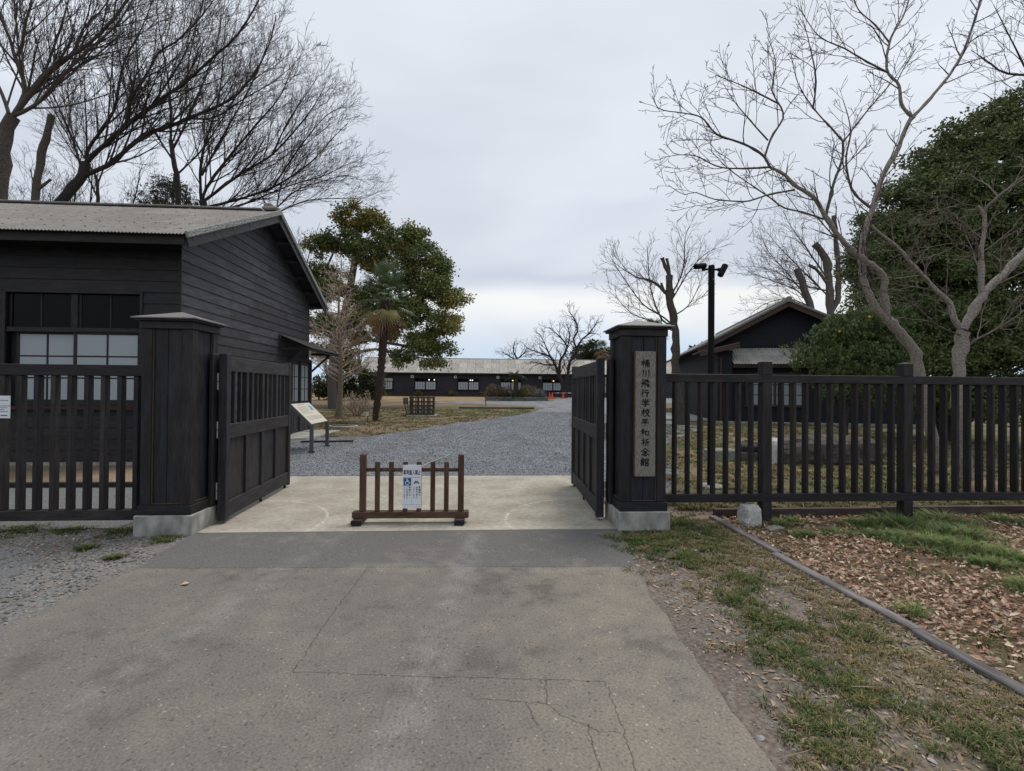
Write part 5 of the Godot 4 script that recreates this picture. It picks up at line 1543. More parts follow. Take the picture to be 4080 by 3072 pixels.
		[0.3, 0.26, [[23.66, 0.53, -33.00], [23.64, 6.98, -33.40], [23.20, 8.91, -33.53], [22.64, 10.40, -33.63]]],
		[0.08, 0.02, [[23.57, 7.34, -33.43], [22.60, 8.76, -33.39], [20.71, 9.43, -33.35], [18.84, 10.09, -33.31]]],
		[0.07, 0.02, [[23.49, 7.71, -33.45], [22.00, 8.25, -33.61], [20.42, 7.88, -33.78], [19.38, 7.16, -33.91]]],
		[0.07, 0.02, [[23.33, 8.43, -33.50], [21.77, 10.22, -33.56], [20.49, 11.64, -33.61], [19.95, 12.90, -33.65]]],
	],
	"pollard_twin": [
		[0.4, 0.3, [[27.06, 0.44, -36.00], [27.40, 8.29, -36.56], [27.36, 10.64, -36.73], [27.05, 12.38, -36.85], [26.30, 13.32, -36.94]]],
		[0.3, 0.22, [[27.45, 7.92, -36.54], [27.90, 8.84, -36.49], [27.90, 10.97, -36.39], [27.65, 13.09, -36.29], [27.36, 15.30, -36.18]]],
		[0.17, 0.14, [[27.38, 9.92, -36.68], [26.39, 11.06, -36.58], [25.59, 11.48, -36.52]]],
		[0.1, 0.02, [[27.26, 9.11, -36.62], [25.17, 11.03, -36.59], [23.51, 12.56, -36.56], [22.27, 13.89, -36.54]]],
		[0.1, 0.02, [[27.13, 10.72, -36.74], [25.09, 13.17, -36.48], [23.97, 14.47, -36.34], [23.29, 15.58, -36.24]]],
		[0.09, 0.02, [[27.38, 9.52, -36.65], [24.76, 10.04, -36.58], [22.88, 10.96, -36.53], [20.82, 11.29, -36.48]]],
		[0.09, 0.02, [[27.59, 13.57, -36.27], [26.13, 15.38, -36.51], [25.21, 16.60, -36.67]]],
	],
	"cherry": [
		[0.36, 0.3, [[10.04, 1.01, -58.00], [9.94, 1.97, -57.96]]],
		[0.27, 0.05, [[9.97, 1.67, -57.97], [9.44, 3.26, -57.78], [8.93, 4.39, -57.63], [8.23, 5.50, -57.48], [6.80, 5.95, -57.30], [5.35, 6.48, -57.12]]],
		[0.2, 0.05, [[9.43, 3.65, -57.74], [9.49, 5.05, -57.58], [10.23, 6.45, -57.41], [9.81, 7.39, -57.29], [9.04, 8.11, -57.18], [8.05, 8.94, -57.04]]],
		[0.25, 0.05, [[10.03, 1.82, -57.97], [10.51, 3.66, -57.82], [10.57, 4.77, -57.73], [11.41, 6.30, -57.59], [10.99, 7.61, -57.48], [11.54, 8.65, -57.39], [11.12, 9.86, -57.29], [10.34, 10.96, -57.18]]],
		[0.15, 0.04, [[11.50, 6.69, -57.56], [12.08, 7.64, -57.64], [13.04, 8.45, -57.72], [14.13, 10.17, -57.85]]],
		[0.13, 0.04, [[9.04, 4.57, -57.62], [7.59, 4.55, -57.58], [5.88, 4.91, -57.52]]],
		[0.12, 0.04, [[8.23, 5.50, -57.48], [7.55, 7.01, -57.40], [6.93, 8.18, -57.33]]],
		[0.12, 0.04, [[10.23, 6.45, -57.41], [10.52, 7.93, -57.26], [10.19, 9.40, -57.11]]],
	],
	"cherry_far": [
		[0.3, 0.25, [[5.94, 1.25, -78.00], [5.86, 6.52, -78.60]]],
		[0.2, 0.06, [[5.86, 6.52, -78.60], [5.24, 7.93, -78.58], [5.43, 8.95, -78.56]]],
		[0.15, 0.05, [[5.86, 6.52, -78.60], [6.87, 7.34, -78.51], [7.46, 8.36, -78.43]]],
		[0.15, 0.05, [[5.86, 6.32, -78.58], [4.63, 6.90, -78.44], [3.40, 7.68, -78.28]]],
	],
	"bare_right": [
		[0.26, 0.2, [[25.59, 1.25, -19.00], [24.28, 8.41, -18.27], [23.54, 11.31, -17.95]]],
		[0.13, 0.02, [[23.54, 11.31, -17.95], [22.37, 12.98, -17.80], [21.38, 14.06, -17.68], [20.50, 15.31, -17.56], [19.63, 16.54, -17.44]]],
		[0.13, 0.02, [[23.72, 10.83, -18.01], [21.89, 12.33, -18.10], [20.76, 13.12, -18.16], [20.05, 13.61, -18.20]]],
		[0.12, 0.02, [[23.54, 11.31, -17.95], [22.46, 14.12, -17.70], [21.42, 15.73, -17.54], [20.60, 17.33, -17.38]]],
		[0.09, 0.02, [[21.38, 14.06, -17.68], [20.20, 14.03, -17.58], [19.37, 14.41, -17.48], [18.66, 14.71, -17.41]]],
	],
}

# ------------------------------------------------------------------ trees
class Wood:
	var v := PackedVector3Array()
	var n := PackedVector3Array()
	var idx := PackedInt32Array()
	func tube(p: PackedVector3Array, r: PackedFloat32Array, sides: int) -> void:
		var o := v.size()
		var k := p.size()
		var ref := Vector3(0.31, 0.17, 0.93)
		for i in k:
			var d: Vector3 = (p[mini(i + 1, k - 1)] - p[maxi(i - 1, 0)])
			if d.length_squared() < 1e-10:
				d = Vector3.UP
			d = d.normalized()
			var a := d.cross(ref)
			if a.length_squared() < 0.01:
				a = d.cross(Vector3(0.9, 0.3, -0.2))
			a = a.normalized()
			var b := d.cross(a)
			for s in sides:
				var t := TAU * s / sides
				var w := a * cos(t) + b * sin(t)
				v.append(p[i] + w * r[i])
				n.append(w)
		for i in k - 1:
			for s in sides:
				var s2 := (s + 1) % sides
				var q := o + i * sides
				idx.append(q + s); idx.append(q + sides + s2); idx.append(q + s2)
				idx.append(q + s); idx.append(q + sides + s); idx.append(q + sides + s2)
	func cut(p: Vector3, d: Vector3, r: float, sides: int) -> void:   # a sawn end
		var o := v.size()
		var a := d.cross(Vector3(0.31, 0.17, 0.93)).normalized()
		var b := d.cross(a)
		v.append(p); n.append(d)
		for s in sides:
			var t := TAU * s / sides
			v.append(p + (a * cos(t) + b * sin(t)) * r); n.append(d)
		for s in sides:
			idx.append(o); idx.append(o + 1 + (s + 1) % sides); idx.append(o + 1 + s)
	func mesh(m: Material) -> ArrayMesh:
		var arr := []
		arr.resize(Mesh.ARRAY_MAX)
		arr[Mesh.ARRAY_VERTEX] = v
		arr[Mesh.ARRAY_NORMAL] = n
		arr[Mesh.ARRAY_INDEX] = idx
		var am := ArrayMesh.new()
		am.add_surface_from_arrays(Mesh.PRIMITIVE_TRIANGLES, arr)
		am.surface_set_material(0, m)
		return am

# style of a bare tree: for each level [how many per metre, length share, angle, upward pull, bend, least radius]
func sprout(w: Wood, p: Vector3, d: Vector3, l: float, r: float, level: int, st: Dictionary) -> void:
	var lv: Array = st.levels[level]
	var n := clampi(int(l / lv[4]) + 1, 2, 7)
	var pts := PackedVector3Array([p])
	var rs := PackedFloat32Array([r])
	var q := p
	var dir := d
	var rend := maxf(r * 0.35, st.least)
	for i in n:
		dir = (dir + Vector3(rng.randf_range(-1, 1), rng.randf_range(-1, 1), rng.randf_range(-1, 1)) * lv[3] + Vector3.UP * lv[2]).normalized()
		q += dir * (l / n)
		pts.append(q)
		rs.append(lerpf(r, rend, (i + 1.0) / n))
	w.tube(pts, rs, 3 if r < 0.03 else 5)
	if level + 1 < st.levels.size():
		kids(w, pts, rs, level + 1, st, 0.18, l)

func kids(w: Wood, pts: PackedVector3Array, rs: PackedFloat32Array, level: int, st: Dictionary, from: float, l: float) -> void:
	var lv: Array = st.levels[level]
	var count := int(maxf(2.0, l * lv[0]) + rng.randf())
	var n := pts.size() - 1
	var spin := rng.randf() * TAU
	for i in count:
		var t := from + (1.0 - from) * (i + rng.randf()) / count
		var k := mini(int(t * n), n - 1)
		var f := t * n - k
		var p := pts[k].lerp(pts[k + 1], f)
		var d := (pts[k + 1] - pts[k]).normalized()
		var r := lerpf(rs[k], rs[k + 1], f)
		spin += 2.4
		var side := d.cross(Vector3(0.2, 0.3, 0.9)).normalized().rotated(d, spin)
		var a: float = lv[5] * rng.randf_range(0.75, 1.25)
		var dir := (d * cos(a) + side * sin(a)).normalized()
		var len: float = lv[1] * rng.randf_range(0.6, 1.2) * (1.2 - st.get("taper", 0.6) * t)
		sprout(w, p, dir, len, minf(maxf(r * 0.55, st.least), lv[6]), level, st)

func bare_tree(called: String, key: String, label: String, st: Dictionary, trunk_m: Material, twig_m: Material, seed_: int, group: String, stubs := []) -> Node3D:
	rng.seed = seed_
	var limbs: Array = LIMBS[key]
	var first: Array = limbs[0][2][0]
	var base := Vector3(first[0], first[1], first[2])
	base.y = ground_y(-base.z)
	var t := thing(called, label, "tree", base, 0.0, group)
	var wood := Wood.new()
	var fine := Wood.new()
	var twigs := Wood.new()
	var slim: float = st.get("slim", 1.0)
	for k in limbs.size():
		var L: Array = limbs[k]
		# a smooth, slightly knotty curve through the given points
		var cu := Curve3D.new()
		var m: int = L[2].size()
		for i in m:
			var p := Vector3(L[2][i][0], L[2][i][1], L[2][i][2]) - base
			if k == 0 and i == 0:
				p = Vector3(0, -0.1, 0)
			var a: Array = L[2][maxi(i - 1, 0)]
			var b: Array = L[2][mini(i + 1, m - 1)]
			var tg := (Vector3(b[0], b[1], b[2]) - Vector3(a[0], a[1], a[2])) / 6.0
			cu.add_point(p, -tg, tg)
		var len := cu.get_baked_length()
		var n := clampi(int(len / (st.knot as float)), 4, 60)
		var pts := PackedVector3Array()
		var rs := PackedFloat32Array()
		for i in n + 1:
			var u := float(i) / n
			var p := cu.sample_baked(u * len, true)
			var r: float = lerpf(L[0], L[1], u) * (slim if k > 0 else sqrt(slim))
			if k == 0 and u < 0.12:
				r *= 1.0 + 0.45 * pow(1.0 - u / 0.12, 2.0)
			p += Vector3(rng.randf_range(-1, 1), rng.randf_range(-0.5, 0.5), rng.randf_range(-1, 1)) * r * (0.2 if i > 0 else 0.0)
			pts.append(p)
			rs.append(r * rng.randf_range(0.89, 1.11) * (1.0 + (0.22 if i % 9 == 4 else 0.0)))
		(fine if L[0] < st.get("dark_below", 0.0) else wood).tube(pts, rs, 10 if L[0] > 0.09 else (7 if L[0] > 0.04 else 5))
		if k in stubs:
			wood.cut(pts[n], (pts[n] - pts[n - 1]).normalized(), rs[n], 10)
		if k in stubs or (k == 0 and not st.get("trunk_twigs", false)):
			continue
		kids(twigs, pts, rs, 0, st, st.get("bare", 0.2), len)
	put("trunk", wood.mesh(trunk_m), t)
	if fine.idx.size():
		put("limbs", fine.mesh(M.bark_grey), t)
	if twigs.idx.size():
		put("crown", twigs.mesh(twig_m), t)
	return t

# a vase of slim limbs rising from one low fork
func fan_tree(base: Vector3, count: int, height: float, seed_: int, label: String, st: Dictionary) -> void:
	rng.seed = seed_
	var t := thing("bare_tree", label, "tree", base, 0.0, "tall bare trees behind the weatherboard house")
	var w := Wood.new()
	var tw := Wood.new()
	var fork := height * 0.22
	w.tube(PackedVector3Array([Vector3(0, -0.1, 0), Vector3(0.05, fork * 0.5, 0), Vector3(0, fork, 0)]), PackedFloat32Array([0.42, 0.3, 0.28]), 9)
	for i in count:
		var a := i * 2.4
		var lean := rng.randf_range(0.12, 0.62)
		var d := Vector3(cos(a) * lean, 1.0, sin(a) * lean * 0.6).normalized()
		var l := (height - fork) * rng.randf_range(0.75, 1.0)
		var pts := PackedVector3Array()
		var rs := PackedFloat32Array()
		var p := Vector3(0, fork - 0.3, 0)
		for k in 11:
			pts.append(p)
			rs.append(lerpf(0.12, 0.025, k / 10.0))
			d = (d + Vector3(rng.randf_range(-1, 1), 0.35, rng.randf_range(-1, 1)) * 0.06).normalized()
			p += d * l / 10.0
		w.tube(pts, rs, 6)
		kids(tw, pts, rs, 0, st, 0.15, l * 0.7)
	put("trunk", w.mesh(M.bark_dark), t)
	put("crown", tw.mesh(M.twig), t)

# a spray of leaves; each leaf is two bent triangles
func leaf_spray(n: int, size: float, w: float, seed_: int) -> Array:
	rng.seed = seed_
	var b := MB.new()
	for i in n:
		var d := Vector3(rng.randf_range(-1, 1), rng.randf_range(-0.7, 1), rng.randf_range(-1, 1)).normalized()
		var s := d.cross(Vector3(rng.randf_range(-1, 1), rng.randf_range(-1, 1), rng.randf_range(-1, 1))).normalized()
		var p := d * size * rng.randf_range(0.1, 0.9) + Vector3(rng.randf_range(-1, 1), rng.randf_range(-1, 1), rng.randf_range(-1, 1)) * size * 0.45
		var l := size * rng.randf_range(0.7, 1.2)
		var up := d.cross(s) * l * 0.12
		b.tri(p, p + d * l * 0.5 - s * w * l + up, p + d * l)
		b.tri(p, p + d * l, p + d * l * 0.5 + s * w * l + up)
	return [b.v, b.n]

# leaves gathered in clumps over a set of lobes [x, y, z, radius], relative to the tree
func crown(parent: Node, lobes: Array, spray: Array, clumps: float, per: int, clump_r: float, colours: Array, yellowing: float, seed_: int, flat := 0.75) -> void:
	rng.seed = seed_
	# one leaf colour for each tree; where two are given, whole boughs have yellowed, as the photograph shows on the tall evergreen
	var tone := noise(FastNoiseLite.TYPE_SIMPLEX_SMOOTH, 0.35, seed_, 2)
	var v := PackedVector3Array()
	var nn := PackedVector3Array()
	var c := PackedColorArray()
	var one := PackedColorArray()
	one.resize(spray[0].size())
	for lb in lobes:
		var ctr := Vector3(lb[0], lb[1], lb[2])
		var r: float = lb[3]
		for k in int(clumps * r * r):
			var d := Vector3(rng.randfn(), rng.randfn(), rng.randfn()).normalized()
			var q := ctr + d * r * Vector3(1.0, flat + 0.1, 1.0) * pow(rng.randf_range(0.25, 1.0), 0.45)
			var tn := tone.get_noise_3dv(q * 1.0)
			var cr := clump_r * rng.randf_range(0.6, 1.25)
			for i in per:
				var o := Vector3(rng.randfn(), rng.randfn() * 0.55, rng.randfn()) * cr * 0.5
				var b := Basis(Vector3.UP, rng.randf() * TAU) * Basis(Vector3.RIGHT, rng.randf_range(-0.9, 0.9))
				var f := clampf(0.45 + tn * 1.3 + yellowing + rng.randf_range(-0.08, 0.08), 0.0, 0.999) * (colours.size() - 1)
				var a: Color = colours[int(f)]
				one.fill(a.lerp(colours[int(f) + 1], f - int(f)) * rng.randf_range(0.85, 1.15))
				v.append_array(Transform3D(b.scaled(Vector3.ONE * rng.randf_range(0.75, 1.3)), q + o) * (spray[0] as PackedVector3Array))
				nn.append_array(Transform3D(b, Vector3.ZERO) * (spray[1] as PackedVector3Array))
				c.append_array(one)
	var arr := []
	arr.resize(Mesh.ARRAY_MAX)
	arr[Mesh.ARRAY_VERTEX] = v
	arr[Mesh.ARRAY_NORMAL] = nn
	arr[Mesh.ARRAY_COLOR] = c
	var am := ArrayMesh.new()
	am.add_surface_from_arrays(Mesh.PRIMITIVE_TRIANGLES, arr)
	am.surface_set_material(0, M.foliage)
	put("crown", am, parent)

func scatter(called: String, mesh: Mesh, xs: Array, cs: Array, parent: Node) -> MultiMeshInstance3D:
	var mm := MultiMesh.new()
	mm.transform_format = MultiMesh.TRANSFORM_3D
	mm.use_colors = true
	mm.mesh = mesh
	mm.instance_count = xs.size()
	for i in xs.size():
		mm.set_instance_transform(i, xs[i])
		mm.set_instance_color(i, cs[i])
	var o := MultiMeshInstance3D.new()
	o.multimesh = mm
	o.name = numbered(called) if parent == self else called
	parent.add_child(o, true)
	return o

func rel(lobes: Array, base: Vector3) -> Array:
	var out := []
	for l in lobes:
		out.append([l[0] - base.x, l[1] - base.y, l[2] - base.z, l[3]])
	return out

func simple_trunk(t: Node, m: Material, limbs: Array) -> void:
	var w := Wood.new()
	for L in limbs:
		var pts := PackedVector3Array()
		var rs := PackedFloat32Array()
		var n: int = L[2].size()
		for i in n:
			pts.append(Vector3(L[2][i][0], L[2][i][1], L[2][i][2]))
			rs.append(lerpf(L[0], L[1], float(i) / maxi(n - 1, 1)))
		w.tube(pts, rs, 8)
	put("trunk", w.mesh(m), t)

func make_trees() -> void:
	# levels: [per metre, length, upward pull, bend, segment, angle, largest radius]
	var keyaki := {"knot": 0.45, "slim": 0.46, "taper": 0.95, "least": 0.0062, "bare": 0.05, "levels": [[2.2, 3.3, 0.14, 0.06, 0.8, 0.5, 0.05], [2.1, 2.2, 0.07, 0.10, 0.6, 0.45, 0.022], [2.5, 1.1, 0.05, 0.14, 0.45, 0.5, 0.012], [2.4, 0.55, 0.03, 0.2, 0.5, 0.55, 0.0085]]}
	var g := "tall bare trees behind the weatherboard house"
	bare_tree("bare_tree", "keyaki_fork", "tall bare tree behind the house with thick pale forked trunk", keyaki, M.bark_mid, M.twig, 301, g)
	bare_tree("bare_tree", "keyaki_lean", "tall bare tree with thick dark leaning trunk rising above the house roof", keyaki, M.bark_dark, M.twig, 302, g)
	bare_tree("bare_tree", "cut_trunk", "narrow pale trunk with cut top standing behind the house roof", {"knot": 0.4, "least": 0.006, "levels": [[0.2, 0.6, 0.1, 0.1, 0.4, 0.7, 0.02]]}, M.bark_mid, M.twig, 303, g, [0, 1])
	bare_tree("bare_tree", "keyaki_upright", "slender upright bare tree beside dark conifer behind the house", keyaki, M.bark_dark, M.twig, 304, g)
	bare_tree("bare_tree", "keyaki_wide", "wide fan shaped bare tree behind the house gable", keyaki, M.bark_dark, M.twig, 305, g)
	bare_tree("bare_tree", "keyaki_low", "low spreading bare tree between house gable and evergreen", keyaki, M.bark_dark, M.twig, 306, g)
	bare_tree("bare_tree", "keyaki_slim", "thin bare tree between the cut trunk and leaning tree", keyaki, M.bark_dark, M.twig, 307, g)
	fan_tree(pt(-26.5, ground_y(33), 33), 9, 17.0, 381, "bare tree of upright fanning limbs far behind the leaning tree", keyaki)
	fan_tree(pt(-20.0, ground_y(36), 36), 10, 16.0, 382, "bare tree of upright fanning limbs behind the dark conifer", keyaki)
	fan_tree(pt(-15.5, ground_y(38), 38), 10, 13.0, 383, "bare tree of upright fanning limbs behind the house ridge end", keyaki)
	# pale barked trees inside the right fence
	var dog := {"knot": 0.11, "slim": 0.88, "least": 0.0042, "bare": 0.2, "taper": 0.85, "dark_below": 0.0365, "levels": [[4.4, 1.05, 0.06, 0.17, 0.16, 0.7, 0.014], [4.6, 0.46, 0.06, 0.22, 0.11, 0.7, 0.0075], [7.5, 0.16, 0.06, 0.25, 0.08, 0.7, 0.005]]}
	g = "pale barked trees inside the thin picket fence"
	bare_tree("bare_tree", "pale_bent", "bare tree with bent pale trunk and wide open limbs behind thin picket fence", dog, M.bark_pale, M.twig, 311, g)
	bare_tree("bare_tree", "pale_forked", "bare tree with straight pale trunk forking low behind thin picket fence", dog, M.bark_pale, M.twig_pale, 312, g)
	var pol := {"knot": 0.25, "least": 0.005, "bare": 0.15, "dark_below": 0.06, "slim": 0.85, "levels": [[4.2, 1.3, 0.08, 0.12, 0.3, 0.6, 0.014], [3.6, 0.55, 0.05, 0.15, 0.2, 0.6, 0.008], [4.0, 0.28, 0.02, 0.2, 0.15, 0.6, 0.005]]}
	bare_tree("pollarded_tree", "pollard_yard", "pollarded tree with sawn stubs behind the pillar with name board", pol, M.bark_mid, M.twig, 321, "pollarded trees", [1, 2, 4])
	var pol2 := {"knot": 0.5, "least": 0.0075, "bare": 0.05, "dark_below": 0.12, "slim": 0.72, "levels": [[3.2, 2.3, 0.05, 0.12, 0.5, 0.6, 0.03], [2.4, 1.0, 0.04, 0.15, 0.35, 0.6, 0.014], [3.0, 0.5, 0.0, 0.2, 0.3, 0.6, 0.009]]}
	bare_tree("pollarded_tree", "pollard_stub", "pollarded tree with single sawn stub leaning over black house roof", pol2, M.bark_grey, M.twig, 322, "pollarded trees", [0])
	bare_tree("pollarded_tree", "pollard_twin", "pollarded tree with two thick sawn trunks behind black house", pol2, M.bark_grey, M.twig, 323, "pollarded trees", [0, 1, 2])
	var chy := {"knot": 0.6, "least": 0.013, "bare": 0.1, "slim": 0.85, "levels": [[2.6, 2.0, 0.04, 0.2, 0.5, 0.75, 0.06], [2.0, 1.0, 0.03, 0.22, 0.35, 0.75, 0.03], [2.6, 0.55, 0.0, 0.25, 0.3, 0.75, 0.018]]}
	bare_tree("cherry_tree", "cherry", "dark bare tree with spreading crooked limbs before the barrack", chy, M.bark_dark, M.twig, 331, "bare trees by the barrack")
	bare_tree("cherry_tree", "cherry_far", "small bare tree showing above the barrack ridge", chy, M.bark_dark, M.twig, 332, "bare trees by the barrack")
	var dist := {"knot": 0.45, "slim": 0.5, "least": 0.006, "bare": 0.1, "levels": [[2.2, 1.9, 0.06, 0.12, 0.5, 0.6, 0.04], [2.2, 1.0, 0.04, 0.14, 0.4, 0.6, 0.016], [3.0, 0.5, 0.02, 0.18, 0.3, 0.6, 0.009]]}
	bare_tree("bare_tree", "bare_right", "bare tree rising behind the large dark evergreen", dist, M.bark_dark, M.twig, 341, "")

	# evergreens
	var green := [Color(0.125, 0.165, 0.055), Color(0.15, 0.175, 0.055), Color(0.29, 0.25, 0.07)]
	var base := pt(-10.18, ground_y(34.7), 34.7)
	var t := thing("evergreen_tree", "tall broad evergreen tree with yellowing leaves behind the palm", "tree", base)
	simple_trunk(t, M.bark_mid, [[0.34, 0.2, [[0, -0.1, 0], [0.15, 3, 0.1], [0.6, 6, 0], [1.2, 9, 0.2], [1.6, 12, 0]]], [0.18, 0.05, [[0.3, 4, 0], [2.5, 4.6, 0.5], [5, 4.2, 0.3], [7.2, 4.4, 0]]], [0.2, 0.05, [[0.5, 5.5, 0], [3, 7, -0.5], [6, 8.2, 0]]], [0.16, 0.04, [[0.9, 7.5, 0], [-0.5, 9.5, 0.4], [0.4, 12, 0]]], [0.15, 0.04, [[0.2, 3.5, 0], [3, 3.9, 1.0], [6.5, 3.3, 0.6]]]])
	var oak := [[-9.03, 13.64, -34.7, 1.31], [-7.64, 13.15, -34.7, 1.07], [-9.88, 11.85, -34.7, 1.23], [-8.14, 11.02, -34.7, 1.69], [-6.06, 11.96, -34.7, 1.46], [-4.48, 11.11, -34.7, 1.46], [-5.87, 9.66, -34.7, 1.69], [-3.06, 10.26, -34.7, 0.92], [-3.4, 8.83, -34.7, 1.69], [-2.07, 7.96, -34.7, 1.15], [-8.38, 8.21, -36.7, 1.69], [-10.19, 8.85, -34.7, 1.23], [-5.14, 7.02, -34.7, 1.69], [-2.67, 6.17, -34.7, 1.46], [-10.5, 6.04, -34.7, 1.15], [-9.45, 5.58, -36.7, 0.92], [-4.24, 4.73, -34.7, 1.23], [-2.48, 4.4, -34.7, 0.77], [-5.46, 3.65, -34.7, 0.84], [-3.35, 3.5, -34.7, 0.69], [-6.88, 5.62, -36.7, 0.92], [-11.44, 11.5, -34.9, 0.95], [-11.11, 9.7, -34.9, 1.03], [-11.65, 7.95, -35.0, 1.03], [-11.85, 6.0, -35.0, 0.95], [-11.15, 4.2, -35.0, 0.95], [-8.8, 6.65, -35.6, 1.07], [-9.55, 3.6, -36.0, 0.95], [-4.82, 12.5, -34.7, 0.9]]
	crown(t, rel(oak, base), leaf_spray(6, 0.17, 0.3, 1), 14.0, 24, 0.5, green, 0.1, 401, 0.55)
	base = pt(14.6, ground_y(14.5), 14.5)
	t = thing("evergreen_tree", "large dark evergreen tree behind the two pale barked trees", "tree", base)
	simple_trunk(t, M.bark_dark, [[0.25, 0.1, [[0, -0.1, 0], [0.1, 3, 0], [0.4, 7, 0]]], [0.15, 0.05, [[0, 2, 0], [-1.2, 4, 0.4], [-1.5, 6, 0.5]]], [0.15, 0.05, [[0, 2.5, 0], [1.2, 5, 0.2], [1.6, 8, 0.2]]], [0.12, 0.05, [[0, 1.0, 0], [-1.6, 2.4, 0.6]]], [0.12, 0.05, [[0, 1.2, 0], [1.6, 2.6, 0.6]]]])
	var cam := [[12.98, 7.36, -13.5, 0.76], [13.76, 7.83, -13.5, 0.9], [14.72, 8.47, -13.5, 0.97], [15.84, 9.11, -13.5, 1.11], [16.0, 10.18, -13.5, 0.63], [12.51, 6.09, -13.5, 0.76], [13.61, 6.49, -13.5, 1.04], [14.88, 6.9, -13.5, 1.11], [16.16, 7.32, -13.5, 1.11], [12.05, 4.75, -13.5, 0.63], [12.98, 4.99, -13.5, 0.97], [14.24, 5.17, -13.5, 1.04], [15.52, 5.42, -13.5, 1.11], [16.56, 5.83, -13.5, 1.04], [13.14, 3.66, -13.5, 0.97], [14.4, 3.76, -13.5, 1.04], [15.67, 3.86, -13.5, 1.11], [12.67, 2.62, -13.5, 0.76], [13.77, 2.64, -13.5, 0.83], [14.96, 2.65, -13.5, 0.9], [16.24, 2.67, -13.5, 0.97], [17.13, 8.11, -13.5, 1.39], [17.13, 3.96, -13.5, 1.25], [13.2, 1.5, -13.8, 0.9], [14.6, 1.4, -13.8, 1.0], [16.0, 1.4, -13.8, 1.0], [14.2, 6.0, -15.0, 2.2], [15.5, 3.5, -15.2, 2.2], [13.6, 3.4, -14.8, 1.5], [11.55, 5.55, -13.7, 0.6], [11.6, 4.3, -13.7, 0.65], [11.5, 3.5, -13.6, 0.55], [11.9, 6.6, -13.9, 0.5], [12.4, 7.6, -13.9, 0.45], [13.2, 8.5, -13.7, 0.45], [14.1, 9.2, -13.6, 0.5], [15.2, 10.0, -13.6, 0.5]]
	var dark := [Color(0.115, 0.145, 0.055), Color(0.115, 0.145, 0.055)]
	crown(t, rel(cam, base), leaf_spray(6, 0.115, 0.24, 2), 40.0, 20, 0.34, dark, 0.05, 402, 0.6)
	base = pt(10.0, ground_y(12.8), 12.8)
	t = thing("citrus_tree", "bushy evergreen citrus tree with few yellow fruits behind fence", "tree", base)
	simple_trunk(t, M.bark_dark, [[0.09, 0.04, [[0, -0.05, 0], [0.05, 1, 0], [0, 2, 0.1]]], [0.05, 0.02, [[0.0, 0.8, 0], [-0.6, 1.8, 0.2]]], [0.05, 0.02, [[0.0, 0.9, 0], [0.7, 2.0, 0.2]]]])
	var cit := [[9.52, 3.06, -12.5, 0.48], [10.23, 3.34, -12.5, 0.51], [9.03, 2.44, -12.5, 0.45], [9.66, 2.45, -12.5, 0.58], [10.44, 2.66, -12.5, 0.58], [11.09, 2.53, -12.5, 0.51], [11.01, 3.15, -12.5, 0.32], [9.6, 1.75, -12.6, 0.55], [10.4, 1.7, -12.6, 0.6], [11.1, 1.7, -12.6, 0.55], [10.3, 2.7, -13.2, 0.8], [8.75, 2.2, -12.5, 0.3], [8.7, 2.65, -12.6, 0.22], [9.2, 2.95, -12.5, 0.3], [9.75, 3.45, -12.6, 0.3], [10.7, 3.6, -12.6, 0.35], [11.4, 3.4, -12.8, 0.5], [11.6, 2.6, -12.8, 0.6]]
	crown(t, rel(cit, base), leaf_spray(5, 0.10, 0.25, 3), 95.0, 12, 0.26, [Color(0.10, 0.138, 0.05), Color(0.10, 0.138, 0.05)], -0.02, 403)
	var orange := plain(0.75, 0.36, 0.02, 0.5)
	for p in [[9.255, 3.136, 12.02], [10.05, 3.526, 12.0]]:
		var f := MB.new()
		f.lathe(pt(p[0], p[1] - 0.045, p[2]) - base, Vector3.UP, [[0.0, 0.0], [0.01, 0.02], [0.034, 0.033], [0.058, 0.02], [0.068, 0.0]], 10)
		built("fruit", f, orange, t)
	base = pt(-24.5, ground_y(40), 40)
	t = thing("conifer", "dark conifer top showing over the house roof", "tree", base)
	simple_trunk(t, M.bark_dark, [[0.3, 0.05, [[0, -0.1, 0], [0, 8, 0], [0.2, 18, 0]]]])
	crown(t, rel([[-24.16, 17.43, -40.0, 0.93], [-25.29, 16.6, -40.0, 0.82], [-23.39, 16.56, -40.0, 0.82], [-26.23, 16.17, -40.0, 0.62], [-24.4, 15, -40, 1.8], [-24.4, 13, -40, 2.2]], base), leaf_spray(7, 0.3, 0.1, 4), 9.0, 14, 0.6, [Color(0.038, 0.052, 0.028), Color(0.038, 0.052, 0.028)], 0.0, 404, 0.5)
	base = pt(42, 0.66, 90)
	t = thing("evergreen_tree", "distant dark dome shaped evergreen beyond the black house", "tree", base)
	simple_trunk(t, M.bark_dark, [[0.4, 0.1, [[0, -0.1, 0], [0.2, 4, 0], [0, 8, 0]]]])
	crown(t, rel([[42.09, 7.68, -90.0, 2.78], [40.14, 5.75, -90.0, 2.32], [44.06, 6.27, -90.0, 2.32], [43.55, 9.13, -90.0, 1.85], [42, 4, -90, 3]], base), leaf_spray(6, 0.5, 0.3, 5), 6.0, 12, 0.8, [Color(0.056, 0.07, 0.032), Color(0.056, 0.07, 0.032)], 0.0, 405)
	base = pt(19.5, 0.66, 84)
	t = thing("evergreen_tree", "dark evergreen clump behind the barrack beside shaggy palm", "tree", base)
	simple_trunk(t, M.bark_dark, [[0.3, 0.1, [[0, -0.1, 0], [0.2, 4, 0], [0, 8, 0]]]])
